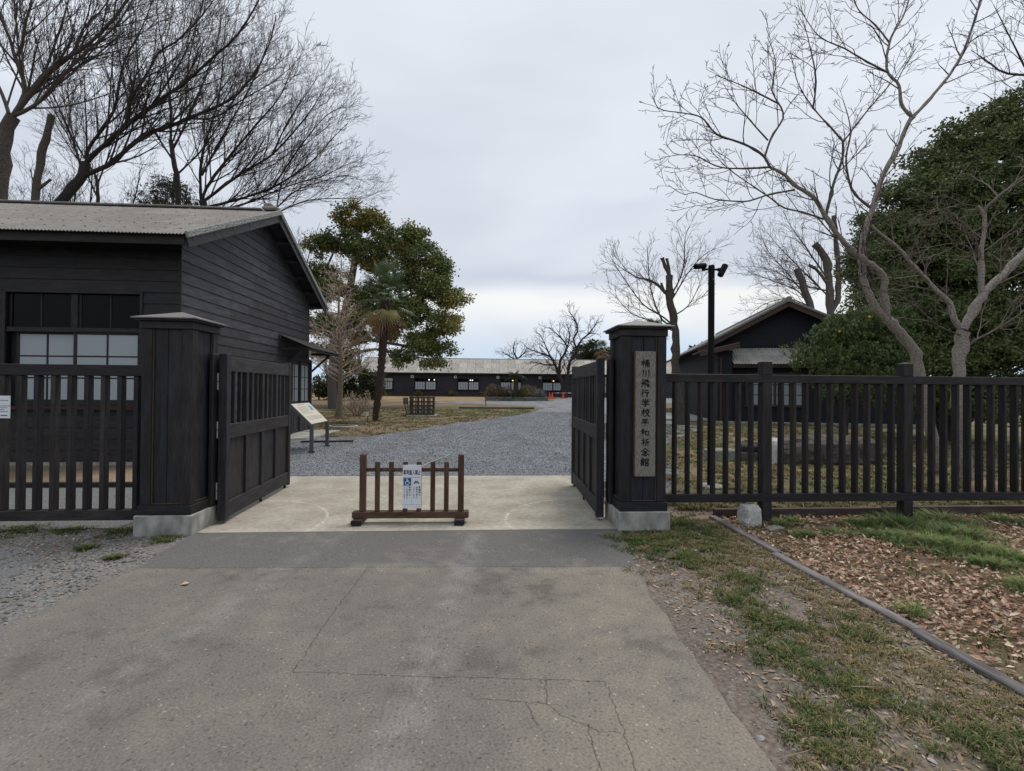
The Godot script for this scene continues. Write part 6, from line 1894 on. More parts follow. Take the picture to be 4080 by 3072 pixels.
	crown(t, rel([[18.78, 8.34, -84.0, 1.73], [17.23, 7.88, -84.0, 1.3], [20.34, 7.04, -84.0, 1.73], [22.12, 7.5, -84.0, 1.73], [19.21, 9.44, -84.0, 0.95], [17.6, 6, -84, 2], [21, 5.5, -84, 2]], base), leaf_spray(6, 0.45, 0.2, 6), 7.0, 12, 0.7, [Color(0.05, 0.062, 0.032), Color(0.05, 0.062, 0.032)], 0.0, 406)
	# shrubs at the edge of the wood, left of the barrack
	var k := 0
	for l in [[-14.88, 1.92, 0.95, "round green shrub at wood edge beside the house"], [-13.6, 2.39, 1.05, "taller olive shrub at wood edge between trunk and house"], [-11.7, 2.88, 1.3, "large dark shrub filling gap beside the barrack end"], [-10.3, 2.3, 1.2, "dark shrub nearest the barrack wall at wood edge"]]:
		base = pt(l[0], ground_y(46), 46 + 0.4 * k)
		t = thing("shrub", l[3], "shrub", base, 0.0, "shrubs at the wood edge")
		simple_trunk(t, M.bark_dark, [[0.07, 0.03, [[0, -0.05, 0], [0.05, 0.7, 0], [0, 1.4, 0]]]])
		crown(t, [[0, l[1] - 0.6, 0, l[2]], [0.3, 0.8, 0.1, l[2] * 0.9], [-0.4, 1.1, 0, l[2] * 0.8]], leaf_spray(6, 0.26, 0.28, 7), 14.0, 12, 0.4, [Color(0.07, 0.08, 0.034), Color(0.07, 0.08, 0.034)], 0.1 * k - 0.2, 410 + k)
		k += 1
	# thin bare trees of the wood behind
	var wood := {"knot": 0.8, "least": 0.011, "bare": 0.05, "levels": [[0.9, 2.4, 0.08, 0.14, 0.7, 0.6, 0.05], [1.6, 1.2, 0.04, 0.16, 0.5, 0.6, 0.025]]}
	k = 0
	for p in [[-17.2, 56.0, 7.5], [-14.2, 58.0, 9.0], [-12.6, 64.0, 8.0], [-9.5, 74.0, 8.5], [-21.0, 50.0, 9.0], [-6.5, 80.0, 8.0]]:
		rng.seed = 420 + k
		t = thing("bare_tree", "thin distant bare tree of the wood by the barrack end", "tree", pt(p[0], ground_y(p[1]), p[1]), 0.0, "thin trees of the wood")
		var w := Wood.new()
		var tw := Wood.new()
		var pts := PackedVector3Array()
		var rs := PackedFloat32Array()
		for i in 9:
			pts.append(Vector3(rng.randf_range(-0.2, 0.2), p[2] * i / 8.0 - 0.05, rng.randf_range(-0.2, 0.2)))
			rs.append(lerpf(0.16, 0.03, i / 8.0))
		w.tube(pts, rs, 6)
		kids(tw, pts, rs, 0, wood, 0.2, p[2] * 3.0)
		put("trunk", w.mesh(M.bark_dark), t)
		put("crown", tw.mesh(M.twig), t)
		k += 1
	# cut stump trunk in front of the evergreen
	t = thing("tree_trunk", "old hollow grey trunk standing behind the slim tan tree", "trunk", pt(-9.2, ground_y(31), 31))
	simple_trunk(t, M.bark_grey, [[0.3, 0.22, [[0.05, -0.1, 0], [0, 0.6, 0], [-0.05, 1.8, 0], [0.05, 3.2, 0], [0, 4.6, 0]]], [0.15, 0.05, [[0, 2.8, 0], [0.6, 4.0, 0.2], [0.9, 5.5, 0]]]])

	# slim conical tan tree
	rng.seed = 431
	t = thing("ginkgo_tree", "slim bare tan tree with upswept branches beside the house canopy", "tree", pt(-6.66, ground_y(23.5), 23.5))
	var w := Wood.new()
	var tw := Wood.new()
	var pts := PackedVector3Array()
	var rs := PackedFloat32Array()
	for i in 17:
		var u := i / 16.0
		pts.append(Vector3(0.08 * sin(u * 7.0), 7.6 * u - 0.05, 0.06 * sin(u * 5.0 + 1.0)))
		rs.append(lerpf(0.16, 0.012, pow(u, 0.75)) * (1.35 if i == 0 else 1.0))
	w.tube(pts, rs, 10)
	var gst := {"least": 0.0095, "levels": [[0, 1, 0.06, 0.12, 0.25, 0.7, 0.035], [5.5, 0.5, 0.1, 0.25, 0.15, 0.8, 0.016], [6.5, 0.13, 0.1, 0.2, 0.1, 1.0, 0.0095]]}
	for i in 84:
		var u := 0.2 + 0.78 * (i + rng.randf()) / 84.0
		var a := i * 2.4 + rng.randf_range(-0.4, 0.4)
		var y := 7.6 * u
		var len := lerpf(2.5, 0.4, pow((u - 0.2) / 0.8, 1.1)) * rng.randf_range(0.7, 1.15)
		sprout(tw, Vector3(0.08 * sin(u * 7.0), y, 0.06 * sin(u * 5.0 + 1.0)), Vector3(cos(a), 0.32, sin(a)).normalized(), len, 0.03 * (1.2 - u), 0, gst)
	put("trunk", w.mesh(M.bark_tan), t)
	put("crown", tw.mesh(M.twig_tan), t)
	# twiggy bush
	rng.seed = 433
	t = thing("bare_bush", "low bare bush of many tan stems beside the tan tree", "bush", pt(-6.1, ground_y(24.6), 24.6))
	tw = Wood.new()
	gst = {"least": 0.011, "levels": [[0, 1, 0.05, 0.16, 0.2, 0.5, 0.03], [4.5, 0.34, 0.1, 0.22, 0.12, 0.6, 0.014], [5, 0.14, 0.1, 0.2, 0.1, 0.8, 0.01]]}
	for i in 38:
		var a := rng.randf() * TAU
		var s := rng.randf_range(0.25, 1.15)
		sprout(tw, Vector3(cos(a) * 0.12, -0.03, sin(a) * 0.12), Vector3(cos(a) * s, 1.0, sin(a) * s).normalized(), rng.randf_range(0.7, 1.3), 0.022, 0, gst)
	put("stems", tw.mesh(M.twig_tan), t)
	make_palms()

# ------------------------------------------------------------------ palms and cycads
func fan_leaf(parent: Node, at: Vector3, dir: Vector3, stalk: float, r: float, droop: float, m: Material, called := "frond") -> void:
	var b := MB.new()
	var side := dir.cross(Vector3.UP).normalized()
	var up := side.cross(dir).normalized()
	var tip := at + dir * stalk + Vector3(0, -0.5 * droop * stalk, 0)
	var a := side * 0.012
	b.quad(at - a, at + a, tip + a * 0.7, tip - a * 0.7)
	b.quad(at - up * 0.012, at + up * 0.012, tip + up * 0.008, tip - up * 0.008)
	var fwd := (dir + Vector3(0, -droop * 0.8, 0)).normalized()
	up = side.cross(fwd).normalized()
	for i in 22:
		var an := lerpf(-2.2, 2.2, i / 21.0)
		var d := (fwd * cos(an) + side * sin(an) + up * 0.22 * cos(an * 0.5)).normalized()
		var l := r * (0.82 + 0.18 * cos(an)) * rng.randf_range(0.9, 1.08)
		var s := d.cross(up).normalized() * 0.026
		var mid := tip + d * l * 0.5
		var end := tip + d * l + Vector3(0, -l * (0.2 + droop * 0.45), 0)
		b.quad(tip - s * 0.15, mid - s, mid + s, tip + s * 0.15)
		b.tri(mid - s, end, mid + s)
	built(called, b, m, parent)

func make_palms() -> void:
	rng.seed = 441
	var fresh := plain(0.095, 0.135, 0.065, 0.5, 0.4)
	var old := plain(0.2, 0.185, 0.07, 0.6, 0.3)
	var dry := plain(0.28, 0.18, 0.075, 0.7, 0.3)
	var dead := plain(0.30, 0.19, 0.12, 0.8, 0.2)
	var husk := grained(M.fine, Vector3(6, 3, 6), Color(0.10, 0.07, 0.06), 0.95, 0.2)
	var t := thing("windmill_palm", "tall fan palm with shaggy brown trunk on the lawn edge", "palm", pt(-4.52, ground_y(21.3), 21.3))
	var pts := PackedVector3Array()
	var rs := PackedFloat32Array()
	var w := Wood.new()
	for i in 61:
		var u := i / 60.0
		pts.append(Vector3(0.42 * u + 0.06 * sin(u * 4.0), 5.25 * u - 0.06, 0.05 * sin(u * 6.0)))
		rs.append((lerpf(0.13, 0.19, u) + (0.03 if i % 3 == 0 else -0.01)) * rng.randf_range(0.85, 1.12))
	w.tube(pts, rs, 9)
	put("trunk", w.mesh(husk), t)
	var fb := MB.new()
	for i in 620:   # leaf base stubs and fibre
		var u := pow(rng.randf(), 0.8)
		var a := rng.randf() * TAU
		var c := Vector3(0.42 * u + 0.06 * sin(u * 4.0), 5.25 * u, 0.05 * sin(u * 6.0))
		var o := Vector3(cos(a), 0, sin(a))
		var p := c + o * 0.12
		var e := p + o * rng.randf_range(0.05, 0.13) + Vector3(0, rng.randf_range(-0.16, 0.16), 0)
		var s := Vector3(-sin(a), 0, cos(a)) * 0.02
		fb.tri(p - s, p + s, e)
		fb.tri(p + s + Vector3(0, 0.03, 0), p - s + Vector3(0, 0.03, 0), e)
	built("fibre", fb, grained(M.fine, Vector3(6, 3, 6), Color(0.17, 0.115, 0.09), 0.95, 0.2), t)
	var top := Vector3(0.38, 5.2, 0)
	for i in 50:
		var u := i / 49.0
		var a := i * 2.4 + rng.randf_range(-0.3, 0.3)
		var el := lerpf(1.3, -1.0, pow(u, 0.9)) + rng.randf_range(-0.18, 0.18)
		var d := Vector3(cos(a) * cos(el), sin(el), sin(a) * cos(el)).normalized()
		var m: Material = fresh if u < 0.64 else (old if u < 0.76 else (dry if u < 0.9 else dead))
		fan_leaf(t, top + Vector3(0, 0.35 - 0.7 * u, 0) + d * 0.1, d, lerpf(0.95, 0.55, u) * rng.randf_range(0.75, 1.15), 0.7, lerpf(0.1, 0.5, u) + rng.randf_range(-0.05, 0.1), m)
	# shaggy palm behind the barrack
	t = thing("windmill_palm", "distant fan palm with thick skirt of dead leaves behind the barrack", "palm", pt(20.6, 0.66, 82))
	simple_trunk(t, husk, [[0.35, 0.3, [[0, -0.1, 0], [0, 4, 0], [0, 8.2, 0]]]])
	for i in 44:
		var u := i / 43.0
		var a := i * 2.4
		var el := lerpf(1.3, -1.3, u)
		var d := Vector3(cos(a) * cos(el), sin(el), sin(a) * cos(el)).normalized()
		fan_leaf(t, Vector3(0, 8.3 - 2.6 * u * u, 0), d, 0.8, 1.15, lerpf(0.3, 0.9, u), fresh if u < 0.4 else dead)
	# small palm behind the pollarded tree
	t = thing("windmill_palm", "small green fan palm crown behind the pollarded tree", "palm", pt(9.7, ground_y(27), 27))
	simple_trunk(t, husk, [[0.16, 0.15, [[0, -0.1, 0], [0, 2, 0], [0, 4.6, 0]]]])
	for i in 22:
		var u := i / 21.0
		var a := i * 2.4
		var el := lerpf(1.2, -0.7, u)
		var d := Vector3(cos(a) * cos(el), sin(el), sin(a) * cos(el)).normalized()
		fan_leaf(t, Vector3(0, 4.7, 0), d, 0.5, 0.6, lerpf(0.25, 0.6, u), fresh if u < 0.8 else dead)
	# cycad in the planted bed
	t = thing("cycad", "tall cycad with palm like crown in the planted bed", "cycad", pt(3.42, ground_y(47.2), 47.2))
	simple_trunk(t, husk, [[0.24, 0.26, [[0, -0.1, 0], [0.05, 1, 0], [0, 2.1, 0]]]])
	var cyc := plain(0.08, 0.11, 0.065, 0.55, 0.35)
	for i in 46:
		var low := i >= 26
		var a := i * 2.4
		var el := rng.randf_range(0.25, 1.25)
		var d := Vector3(cos(a) * cos(el), sin(el), sin(a) * cos(el)).normalized()
		pinnate(t, Vector3(0, 2.1, 0) if not low else Vector3(0.35 * cos(i), 0.15, 0.35 * sin(i)), d, 1.25 if not low else 1.5, cyc)

func pinnate(parent: Node, at: Vector3, dir: Vector3, l: float, m: Material) -> void:
	var b := MB.new()
	var side := dir.cross(Vector3.UP).normalized()
	var p := at
	var d := dir
	for i in 12:
		var q := p + d * (l / 12.0)
		d = (d + Vector3(0, -0.11, 0)).normalized()
		var w := side * 0.012
		b.quad(p - w, p + w, q + w, q - w)
		if i > 0:
			for s in [-1.0, 1.0]:
				var f := 0.2 * sin(PI * (i + 0.6) / 12.8)
				var tip: Vector3 = q + side * s * f + d * f * 0.5 + Vector3(0, 0.05, 0)
				b.tri(p, q, tip)
				b.tri(q, p, tip)
		p = q
	built("frond", b, m, parent)

# ------------------------------------------------------------------ smaller things
func make_things() -> void:
	# lamp post with two spot heads
	var t := thing("lamp_post", "tall round black lamp post with two cylindrical spotlights behind thin picket fence", "lamp post", pt(3.74, 0, 7.7))
	var b := MB.new()
	b.lathe(Vector3(0, -0.05, 0), Vector3.UP, [[0.0, 0.0505], [3.63, 0.0505], [3.65, 0.047], [3.652, 0.0]], 24)
	built("pole", b, M.black_metal, t)
	b = MB.new()
	b.lathe(Vector3(0, -0.03, 0), Vector3.UP, [[0.0, 0.2], [0.05, 0.2], [0.06, 0.19], [0.061, 0.0]], 20)
	built("footing", b, M.concrete, t)
	for s in [-1.0, 1.0]:
		var h := Node3D.new()
		h.name = "spotlight"
		t.add_child(h, true)
		b = MB.new()
		b.lathe(Vector3(s * 0.045, 3.535, 0.0), Vector3(s, 0, 0), [[0.0, 0.0], [0.0, 0.017], [0.1, 0.017], [0.1, 0.0]], 10)
		b.box(Vector3(s * 0.13, 3.535, 0.0), Vector3(0.045, 0.05, 0.04))
		put("arm", b.mesh(M.black_metal), h)
		b = MB.new()
		if s < 0:
			b.lathe(Vector3(-0.105, 3.595, 0.0), Vector3(-1.0, -0.17, 0.25), [[0.0, 0.0], [0.0, 0.04], [0.012, 0.046], [0.19, 0.046], [0.2, 0.042], [0.2, 0.03], [0.17, 0.02], [0.17, 0.0]], 18)
		else:
			b.lathe(Vector3(0.235, 3.615, 0.0), Vector3(-0.55, -1.0, 0.1), [[0.0, 0.0], [0.0, 0.04], [0.012, 0.05], [0.2, 0.05], [0.21, 0.046], [0.21, 0.03], [0.18, 0.02], [0.18, 0.0]], 18)
		put("housing", b.mesh(M.black_metal), h)
	b = MB.new()
	b.lathe(Vector3(0.01, 3.37, 0.05), Vector3(0, 0, 1), [[0.0, 0.009], [0.004, 0.007], [0.005, 0.0]], 8)
	built("bolt", b, M.steel, t)
	b = MB.new()
	b.lathe(Vector3(-0.065, 3.30, 0.0), Vector3(1, 0, 0), [[0.0, 0.0], [0.0, 0.008], [0.13, 0.008], [0.13, 0.0]], 8)
	built("bolt", b, M.black_metal, t)

	# slanted information panel, facing the driveway
	t = thing("information_panel", "slanted cream information panel on grey steel legs by the house door", "information panel", pt(-3.93, ground_y(12.2), 12.26))
	var n := Vector3(0.7, 0.714, 0).normalized()
	var up := Vector3(-0.714, 0.7, 0).normalized()
	var bs := Basis(Vector3(0, 0, -1), up, n)   # x away from the viewer, y up the slope, z out of the face
	var ctr := Vector3(-0.235, 0.895, 0)
	put("backing", chamfered(Vector3(1.21, 0.69, 0.03), 0.004), t, Transform3D(bs, ctr - n * 0.019), M.grey_metal)
	put("panel", chamfered(Vector3(1.18, 0.66, 0.008), 0.002), t, Transform3D(bs, ctr), M.cream)
	b = MB.new()
	b.xf = Transform3D(bs, ctr + n * 0.0046)
	rng.seed = 61
	for row in 15:   # lines of print
		var y := 0.27 - row * 0.034
		if row in [1, 9, 10]:
			continue
		var xe := 0.15 if row < 9 else 0.5
		var x := -0.45 if row > 0 else -0.3
		while x < xe - (rng.randf() * 0.25 if row % 4 == 3 else 0.0):
			var l := rng.randf_range(0.015, 0.03)
			var h := 0.011 if row > 0 else 0.02
			b.quad(Vector3(x, y, 0), Vector3(x + l, y, 0), Vector3(x + l, y + h, 0), Vector3(x, y + h, 0))
			x += l + 0.006
	built("printed_text", b, plain(0.16, 0.15, 0.14, 0.8), t)
	b = MB.new()
	b.xf = Transform3D(bs, ctr + n * 0.0047)
	for q in [[0.22, 0.05, 0.5, 0.26]]:
		b.quad(Vector3(q[0], q[1], 0), Vector3(q[2], q[1] + 0.03, 0), Vector3(q[2] - 0.03, q[3], 0), Vector3(q[0] + 0.04, q[3] - 0.02, 0))
	built("printed_map", b, plain(0.28, 0.42, 0.52, 0.8), t)
	b = MB.new()
	b.xf = Transform3D(bs, ctr + n * 0.0052)
	for q in [[0.26, 0.1, 0.36, 0.13], [0.32, 0.16, 0.46, 0.175], [0.38, 0.08, 0.4, 0.2], [0.27, 0.2, 0.42, 0.215]]:
		b.quad(Vector3(q[0], q[1], 0), Vector3(q[2], q[1], 0), Vector3(q[2], q[3], 0), Vector3(q[0], q[3], 0))
	built("map_lines", b, plain(0.06, 0.14, 0.24, 0.8), t)
	for z in [0.58, -0.58]:
		put("leg", chamfered(Vector3(0.09, 0.66, 0.03), 0.004), t, Transform3D(Basis(), Vector3(0.0, 0.31, z)), M.grey_metal)
		put("side_frame", chamfered(Vector3(0.03, 0.66, 0.05), 0.004), t, Transform3D(bs, ctr - n * 0.055 + Vector3(0, 0, z)), M.grey_metal)
		b = MB.new()
		for k in 4:
			b.box(Vector3(0.07 * cos(k * 1.57 + 0.8), 0.012, z + 0.06 * sin(k * 1.57 + 0.8)), Vector3(0.03, 0.024, 0.03))
		built("foot_plate", b, M.black_metal, t)

	# lattice box on a slab in the lawn
	t = thing("lattice_box", "weathered brown timber lattice box on a concrete slab in the lawn", "crate", pt(-2.91, ground_y(24.5), 24.5), 0.03)
	bar("slab", t, M.concrete_pale, -0.72, 0.72, -0.05, 0.05, -0.95, 0.18, 0.01)
	var old: Array = M.crate_v
	var oldh: Array = M.crate_h
	for zz in [0.08, -0.82]:
		for k in 9:
			if zz < 0.0 and k % 2 == 1:
				continue
			var x := -0.56 + k * 0.14
			bar("slat", t, old[k % 3], x - 0.029, x + 0.029, 0.0505, 0.98, zz, zz - 0.03)
		for k in 5:
			var y := 0.09 + k * 0.205
			bar("rail", t, oldh[k % 3], -0.6, 0.6, y - 0.032, y + 0.032, zz + 0.025, zz + 0.0005)
	for s in [-1.0, 1.0]:
		for k in 5:
			var y := 0.09 + k * 0.205
			bar("side_rail", t, M.crate_z[k % 3], s * 0.6005, s * 0.625, y - 0.026, y + 0.026, 0.06, -0.8)
		for k in 4:
			var z := -0.05 - k * 0.22
			bar("side_slat", t, old[k % 3], s * 0.57, s * 0.6, 0.0505, 0.98, z, z - 0.06)
	# narrow seat frame leaning beside it
	t = thing("old_seat", "small grey folding seat beside the lattice box", "seat", pt(-3.72, ground_y(24.6), 24.6), 0.1)
	put("backrest", chamfered(Vector3(0.24, 0.34, 0.03), 0.01), t, Transform3D(Basis(Vector3.RIGHT, -0.1), Vector3(0, 0.74, 0)), M.old_v[0])
	put("seat", chamfered(Vector3(0.24, 0.03, 0.3), 0.01), t, Transform3D(Basis(), Vector3(0.02, 0.5, 0.1)), M.old_h[1])
	beam("leg", t, M.black_metal, Vector3(-0.1, 0.9, 0), Vector3(0.08, 0.0, 0.05), 0.03, 0.03)
	beam("leg", t, M.black_metal, Vector3(0.1, 0.9, 0), Vector3(0.14, 0.0, 0.12), 0.03, 0.03)
	beam("foot_bar", t, M.black_metal, Vector3(-0.2, 0.02, 0.1), Vector3(0.16, 0.02, 0.12), 0.03, 0.03)

	# manhole
	t = thing("manhole", "round concrete manhole cover in the lawn beside the doorstep", "manhole", pt(-5.05, ground_y(18.4), 18.4))
	b = MB.new()
	b.lathe(Vector3(0, -0.06, 0), Vector3.UP, [[0.0, 0.52], [0.1, 0.52], [0.115, 0.5], [0.115, 0.44]], 32)
	built("rim", b, M.concrete_pale, t)
	b = MB.new()
	b.lathe(Vector3(0, 0.03, 0), Vector3.UP, [[0.0, 0.435], [0.02, 0.435], [0.022, 0.42], [0.022, 0.0]], 32)
	built("cover", b, M.rock, t)

	# label post at the palm
	t = thing("plant_label", "small white plant label on a stake by the palm foot", "label", pt(-4.72, ground_y(20.8), 20.8))
	bar("stake", t, M.brown_v[0], -0.015, 0.015, -0.03, 0.36, -0.01, 0.01)
	bar("plate", t, M.white_board, -0.045, 0.045, 0.24, 0.40, 0.011, 0.016)

	# rope post and timber edging of the bed further back
	t = thing("marker_post", "thin dark post standing in the lawn before the planted bed", "post", pt(0.4, ground_y(36), 36))
	bar("shaft", t, M.crate_v[0], -0.035, 0.035, -0.05, 0.72, -0.035, 0.035, 0.01)
	bar("top", t, M.crate_v[2], -0.045, 0.045, 0.7205, 0.77, -0.045, 0.045, 0.01)
	t = thing("timber_edging", "long low timber edging along the bare bed in the lawn", "edging", pt(-1.4, ground_y(32), 32), 0.02)
	for k in 3:
		bar("timber", t, M.crate_h[k], k * 1.66, k * 1.66 + 1.64, -0.06, 0.1, -0.06, 0.06, 0.01)
	# stone edged bed with shrubs and cycad
	t = thing("planted_bed", "low grey edged bed with shrubs and cycad in the yard", "planter", pt(0.6, ground_y(46.6), 46.6))
	for c in 2:
		for k in 5:
			bar("edging_block", t, M.bed_edge[(k + c) % 2], k * 1.19 + 0.0, k * 1.19 + 1.18, -0.05 + c * 0.21, 0.155 + c * 0.21, 0.0 - c * 0.03, -0.22 - c * 0.03, 0.015)
	bar("side_edging", t, M.bed_edge[0], 0.0, 0.2, -0.05, 0.36, -0.26, -3.0, 0.015)
	bar("side_edging", t, M.bed_edge[1], 5.74, 5.94, -0.05, 0.36, -0.26, -3.0, 0.015)
	bar("soil", t, M.rock, 0.2005, 5.7395, 0.0, 0.3, -0.2605, -3.0, 0.01)
	var red := [Color(0.165, 0.11, 0.084), Color(0.165, 0.11, 0.084)]
	var shr := [[1.35, 0.85, 0.72, red, "round reddish brown shrub at one end of the bed"], [2.55, 0.75, 0.72, red, "broad reddish brown shrub beside the cycad in the bed"], [4.55, 0.9, 0.7, red, "reddish brown shrub behind the clipped green shrub"], [5.55, 0.8, 0.6, red, "reddish brown shrub at the far end of the bed"], [4.4, 0.45, 0.55, [Color(0.16, 0.155, 0.04), Color(0.16, 0.155, 0.04)], "clipped yellow green shrub in front of the bed"], [5.6, 0.45, 0.5, [Color(0.17, 0.16, 0.14), Color(0.17, 0.16, 0.14)], "greyish twiggy shrub beside the traffic cones"]]
	for k in shr.size():
		var s: Array = shr[k]
		var front := k >= 4
		t = thing("shrub", s[4], "shrub", pt(s[0], ground_y(47.5) + 0.28, 47.4 if front else 48.6), 0.0, "shrubs in the planted bed")
		simple_trunk(t, M.bark_dark, [[0.05, 0.02, [[0, -0.05, 0], [0, 0.3, 0], [0, 0.6, 0]]]])
		crown(t, [[0, s[1] * 0.55, 0, s[2]], [-0.35, s[1] * 0.4, 0, s[2] * 0.75], [0.35, s[1] * 0.4, 0.1, s[2] * 0.75]], leaf_spray(6, 0.14, 0.3, 8), 55.0, 12, 0.2, s[3], 0.0, 450 + k, 0.8)
	# small clipped bushes along the barrack wall
	var bx := 0
	for x in [-7.6, -3.4, 0.35]:
		t = thing("clipped_bush", "small round dry bush against the barrack wall", "bush", pt(x, ground_y(60.2), 60.2), 0.0, "small bushes along the barrack")
		simple_trunk(t, M.bark_dark, [[0.03, 0.02, [[0, -0.05, 0], [0, 0.2, 0], [0, 0.4, 0]]]])
		crown(t, [[0, 0.3, 0, 0.42], [0.2, 0.25, 0, 0.3]], leaf_spray(5, 0.13, 0.3, 9), 60.0, 10, 0.15, [Color(0.12, 0.105, 0.055), Color(0.12, 0.105, 0.055)], 0.0, 460 + bx, 0.85)
		bx += 1
	# traffic cones and the striped bar between them
	var cone: Node3D = null
	for p in [[7.9, 55.3], [8.25, 55.6], [9.4, 55.0]]:
		if cone == null:
			cone = thing("traffic_cone", "orange traffic cone on the gravel by the barrack", "traffic cone", Vector3.ZERO, 0.0, "traffic cones before the barrack")
			bar("base", cone, M.cone_orange, -0.19, 0.19, 0.0, 0.035, -0.19, 0.19, 0.01)
			b = MB.new()
			b.lathe(Vector3(0, 0.0355, 0), Vector3.UP, [[0.0, 0.14], [0.03, 0.13], [0.62, 0.035], [0.65, 0.03], [0.65, 0.0]], 18)
			built("body", b, M.cone_orange, cone)
		else:
			var c2: Node3D = cone.duplicate()
			c2.name = numbered("traffic_cone")
			add_child(c2)
			cone = c2
		cone.position = pt(p[0], ground_y(p[1]), p[1])
	t = thing("cone_bar", "thin red and white striped bar resting across the traffic cones", "bar", pt(8.3, ground_y(55.5) + 0.62, 55.45))
	for k in 12:
		b = MB.new()
		b.lathe(Vector3(k * 0.35, -0.004 * sin(k * 0.9), 0), Vector3.RIGHT, [[0.0, 0.0], [0.0, 0.028], [0.348, 0.028], [0.348, 0.0]], 8)
		built("stripe", b, M.cone_orange if k % 2 == 0 else M.white_board, t)
	# low log wall and tarpaulin heap at the left of the barrack
	t = thing("log_edging", "row of short upright logs at the lawn edge behind the trees", "edging", pt(-17.9, ground_y(54), 54.5), -0.05)
	for k in 14:
		b = MB.new()
		var hh := 0.42 + 0.05 * sin(k * 2.3)
		b.lathe(Vector3(k * 0.29, -0.05, 0.03 * sin(k * 1.7)), Vector3.UP, [[0.0, 0.14], [hh, 0.135], [hh + 0.01, 0.12], [hh + 0.011, 0.0]], 10)
		built("log", b, M.log_tan, t)
	t = thing("tarpaulin_heap", "blue and brown tarpaulin covered heap beside the barrack end", "heap", pt(-15.6, ground_y(59), 59))
	lump(t, "heap", Vector3(0.6, 0.1, 0), Vector3(1.5, 0.75, 0.8), grained(M.fine, Vector3(1, 1, 1), Color(0.22, 0.13, 0.08), 0.9), 471)
	lump(t, "tarpaulin", Vector3(0.55, 0.25, 0.25), Vector3(0.75, 0.55, 0.65), plain(0.09, 0.16, 0.30, 0.5), 472)
	lump(t, "sack", Vector3(-0.9, 0.12, 0.5), Vector3(0.35, 0.3, 0.3), plain(0.42, 0.5, 0.55, 0.6), 473)

	# stones behind the right fence
	t = thing("stone_slab", "large rough grey brown boulder lying on lawn behind thin picket fence", "boulder", pt(7.55, ground_y(10.4), 10.4))
	lump(t, "boulder", Vector3(0.0, 0.22, 0.0), Vector3(1.35, 0.36, 0.55), M.rock, 481)
	t = thing("stone_block", "pale cut stone block lying behind thin picket fence near the lamp post", "stone", pt(5.4, ground_y(10.6), 10.6), 0.1)
	bar("block", t, M.granite_dull, -0.35, 0.3, -0.05, 0.24, -0.18, 0.18, 0.03)
	t = thing("stone_block", "dark hollow stone block between pale block and boulder", "stone", pt(6.05, ground_y(10.5), 10.5), -0.05)
	bar("block", t, M.rock, -0.28, 0.28, -0.05, 0.2, -0.18, 0.18, 0.03)
	bar("lid", t, M.black_wall, -0.26, 0.26, 0.2005, 0.34, -0.16, 0.16, 0.03)
	t = thing("stone_block", "speckled white stone beside the boulder behind fence", "stone", pt(6.35, ground_y(10.2), 10.2), 0.2)
	lump(t, "block", Vector3(0, 0.2, 0), Vector3(0.2, 0.33, 0.2), M.granite, 482)

	# boundary stone, flat stone and edging planks outside the fence
	t = thing("boundary_stone", "rough pale square boundary stone at the corner of the edging planks", "stone", pt(3.17, 0, 5.55), 0.12)
	lump(t, "block", Vector3(0, 0.08, 0), Vector3(0.1, 0.14, 0.095), M.granite, 491, 16.0)
	t = thing("flat_stone", "small flat grey stone beside the boundary stone", "stone", pt(3.33, 0, 5.32), 0.4)
	lump(t, "block", Vector3(0, 0.0, 0), Vector3(0.11, 0.03, 0.06), M.granite_dull, 492)
	t = thing("edging_plank", "grey weathered plank edging running along the leaf litter", "plank", pt(2.84, -0.02, 5.85))
	var z := 0.0
	for k in 4:
		var l: float = [1.35, 1.5, 1.6, 3.0][k]
		put("plank", chamfered(Vector3(0.085, 0.09, l - 0.012), 0.008), t, Transform3D(Basis(Vector3.UP, [0.0, 0.03, -0.02, 0.01][k]), Vector3([0.02, 0.0, -0.02, 0.02][k], [0.0, -0.006, -0.002, -0.01][k], z + l * 0.5)), M.plank_z[k % 3])
		z += l
	t = thing("edging_plank", "dark plank edging lying on the ground under thin picket fence", "plank", pt(2.83, 0, 5.86))
	for k in 4:
		bar("plank", t, M.crate_h[k % 3], k * 2.2 + 0.06, k * 2.2 + 2.25, -0.04, 0.10 + 0.012 * (k % 2), -0.03, 0.03, 0.006)
	# dark kerb plank at the doorstep
	t = thing("edging_plank", "short dark plank half buried in gravel under the information panel", "plank", pt(-4.75, ground_y(13.6), 13.6), 0.15)
	bar("plank", t, M.fence_h[1], -0.1, 1.25, -0.05, 0.05, -0.04, 0.04, 0.006)
	t = thing("edging_plank", "dark plank edging between gravel and tan mulch before the house", "plank", pt(-15, 0, 7.92))
	for k in 4:
		bar("plank", t, M.fence_h[k % 3], k * 2.5, k * 2.5 + 2.49, -0.05, 0.07, -0.04, 0.04, 0.006)
	# pale cord lying across the gravel
	var c := Wood.new()
	var cp := PackedVector3Array()
	var cr := PackedFloat32Array()
	for i in 30:
		var u := i / 29.0
		cp.append(pt(-1.32 + 0.62 * u + 0.03 * sin(u * 9.0), ground_y(8.85 + 2.5 * u) + 0.018, 8.85 + 2.5 * u))
		cr.append(0.008)
	c.tube(cp, cr, 6)
	tag(put("gravel_cord", c.mesh(plain(0.4, 0.37, 0.32, 0.8)), self), "pale boundary cord lying across the gravel behind the barrier", "cord")
	# a dry leaf lying alone on the asphalt
	b = MB.new()
	b.tri(pt(-2.33, 0.003, 3.98), pt(-2.27, 0.012, 3.97), pt(-2.28, 0.004, 4.02))
	b.tri(pt(-2.33, 0.003, 3.98), pt(-2.28, 0.004, 4.02), pt(-2.32, 0.010, 4.03))
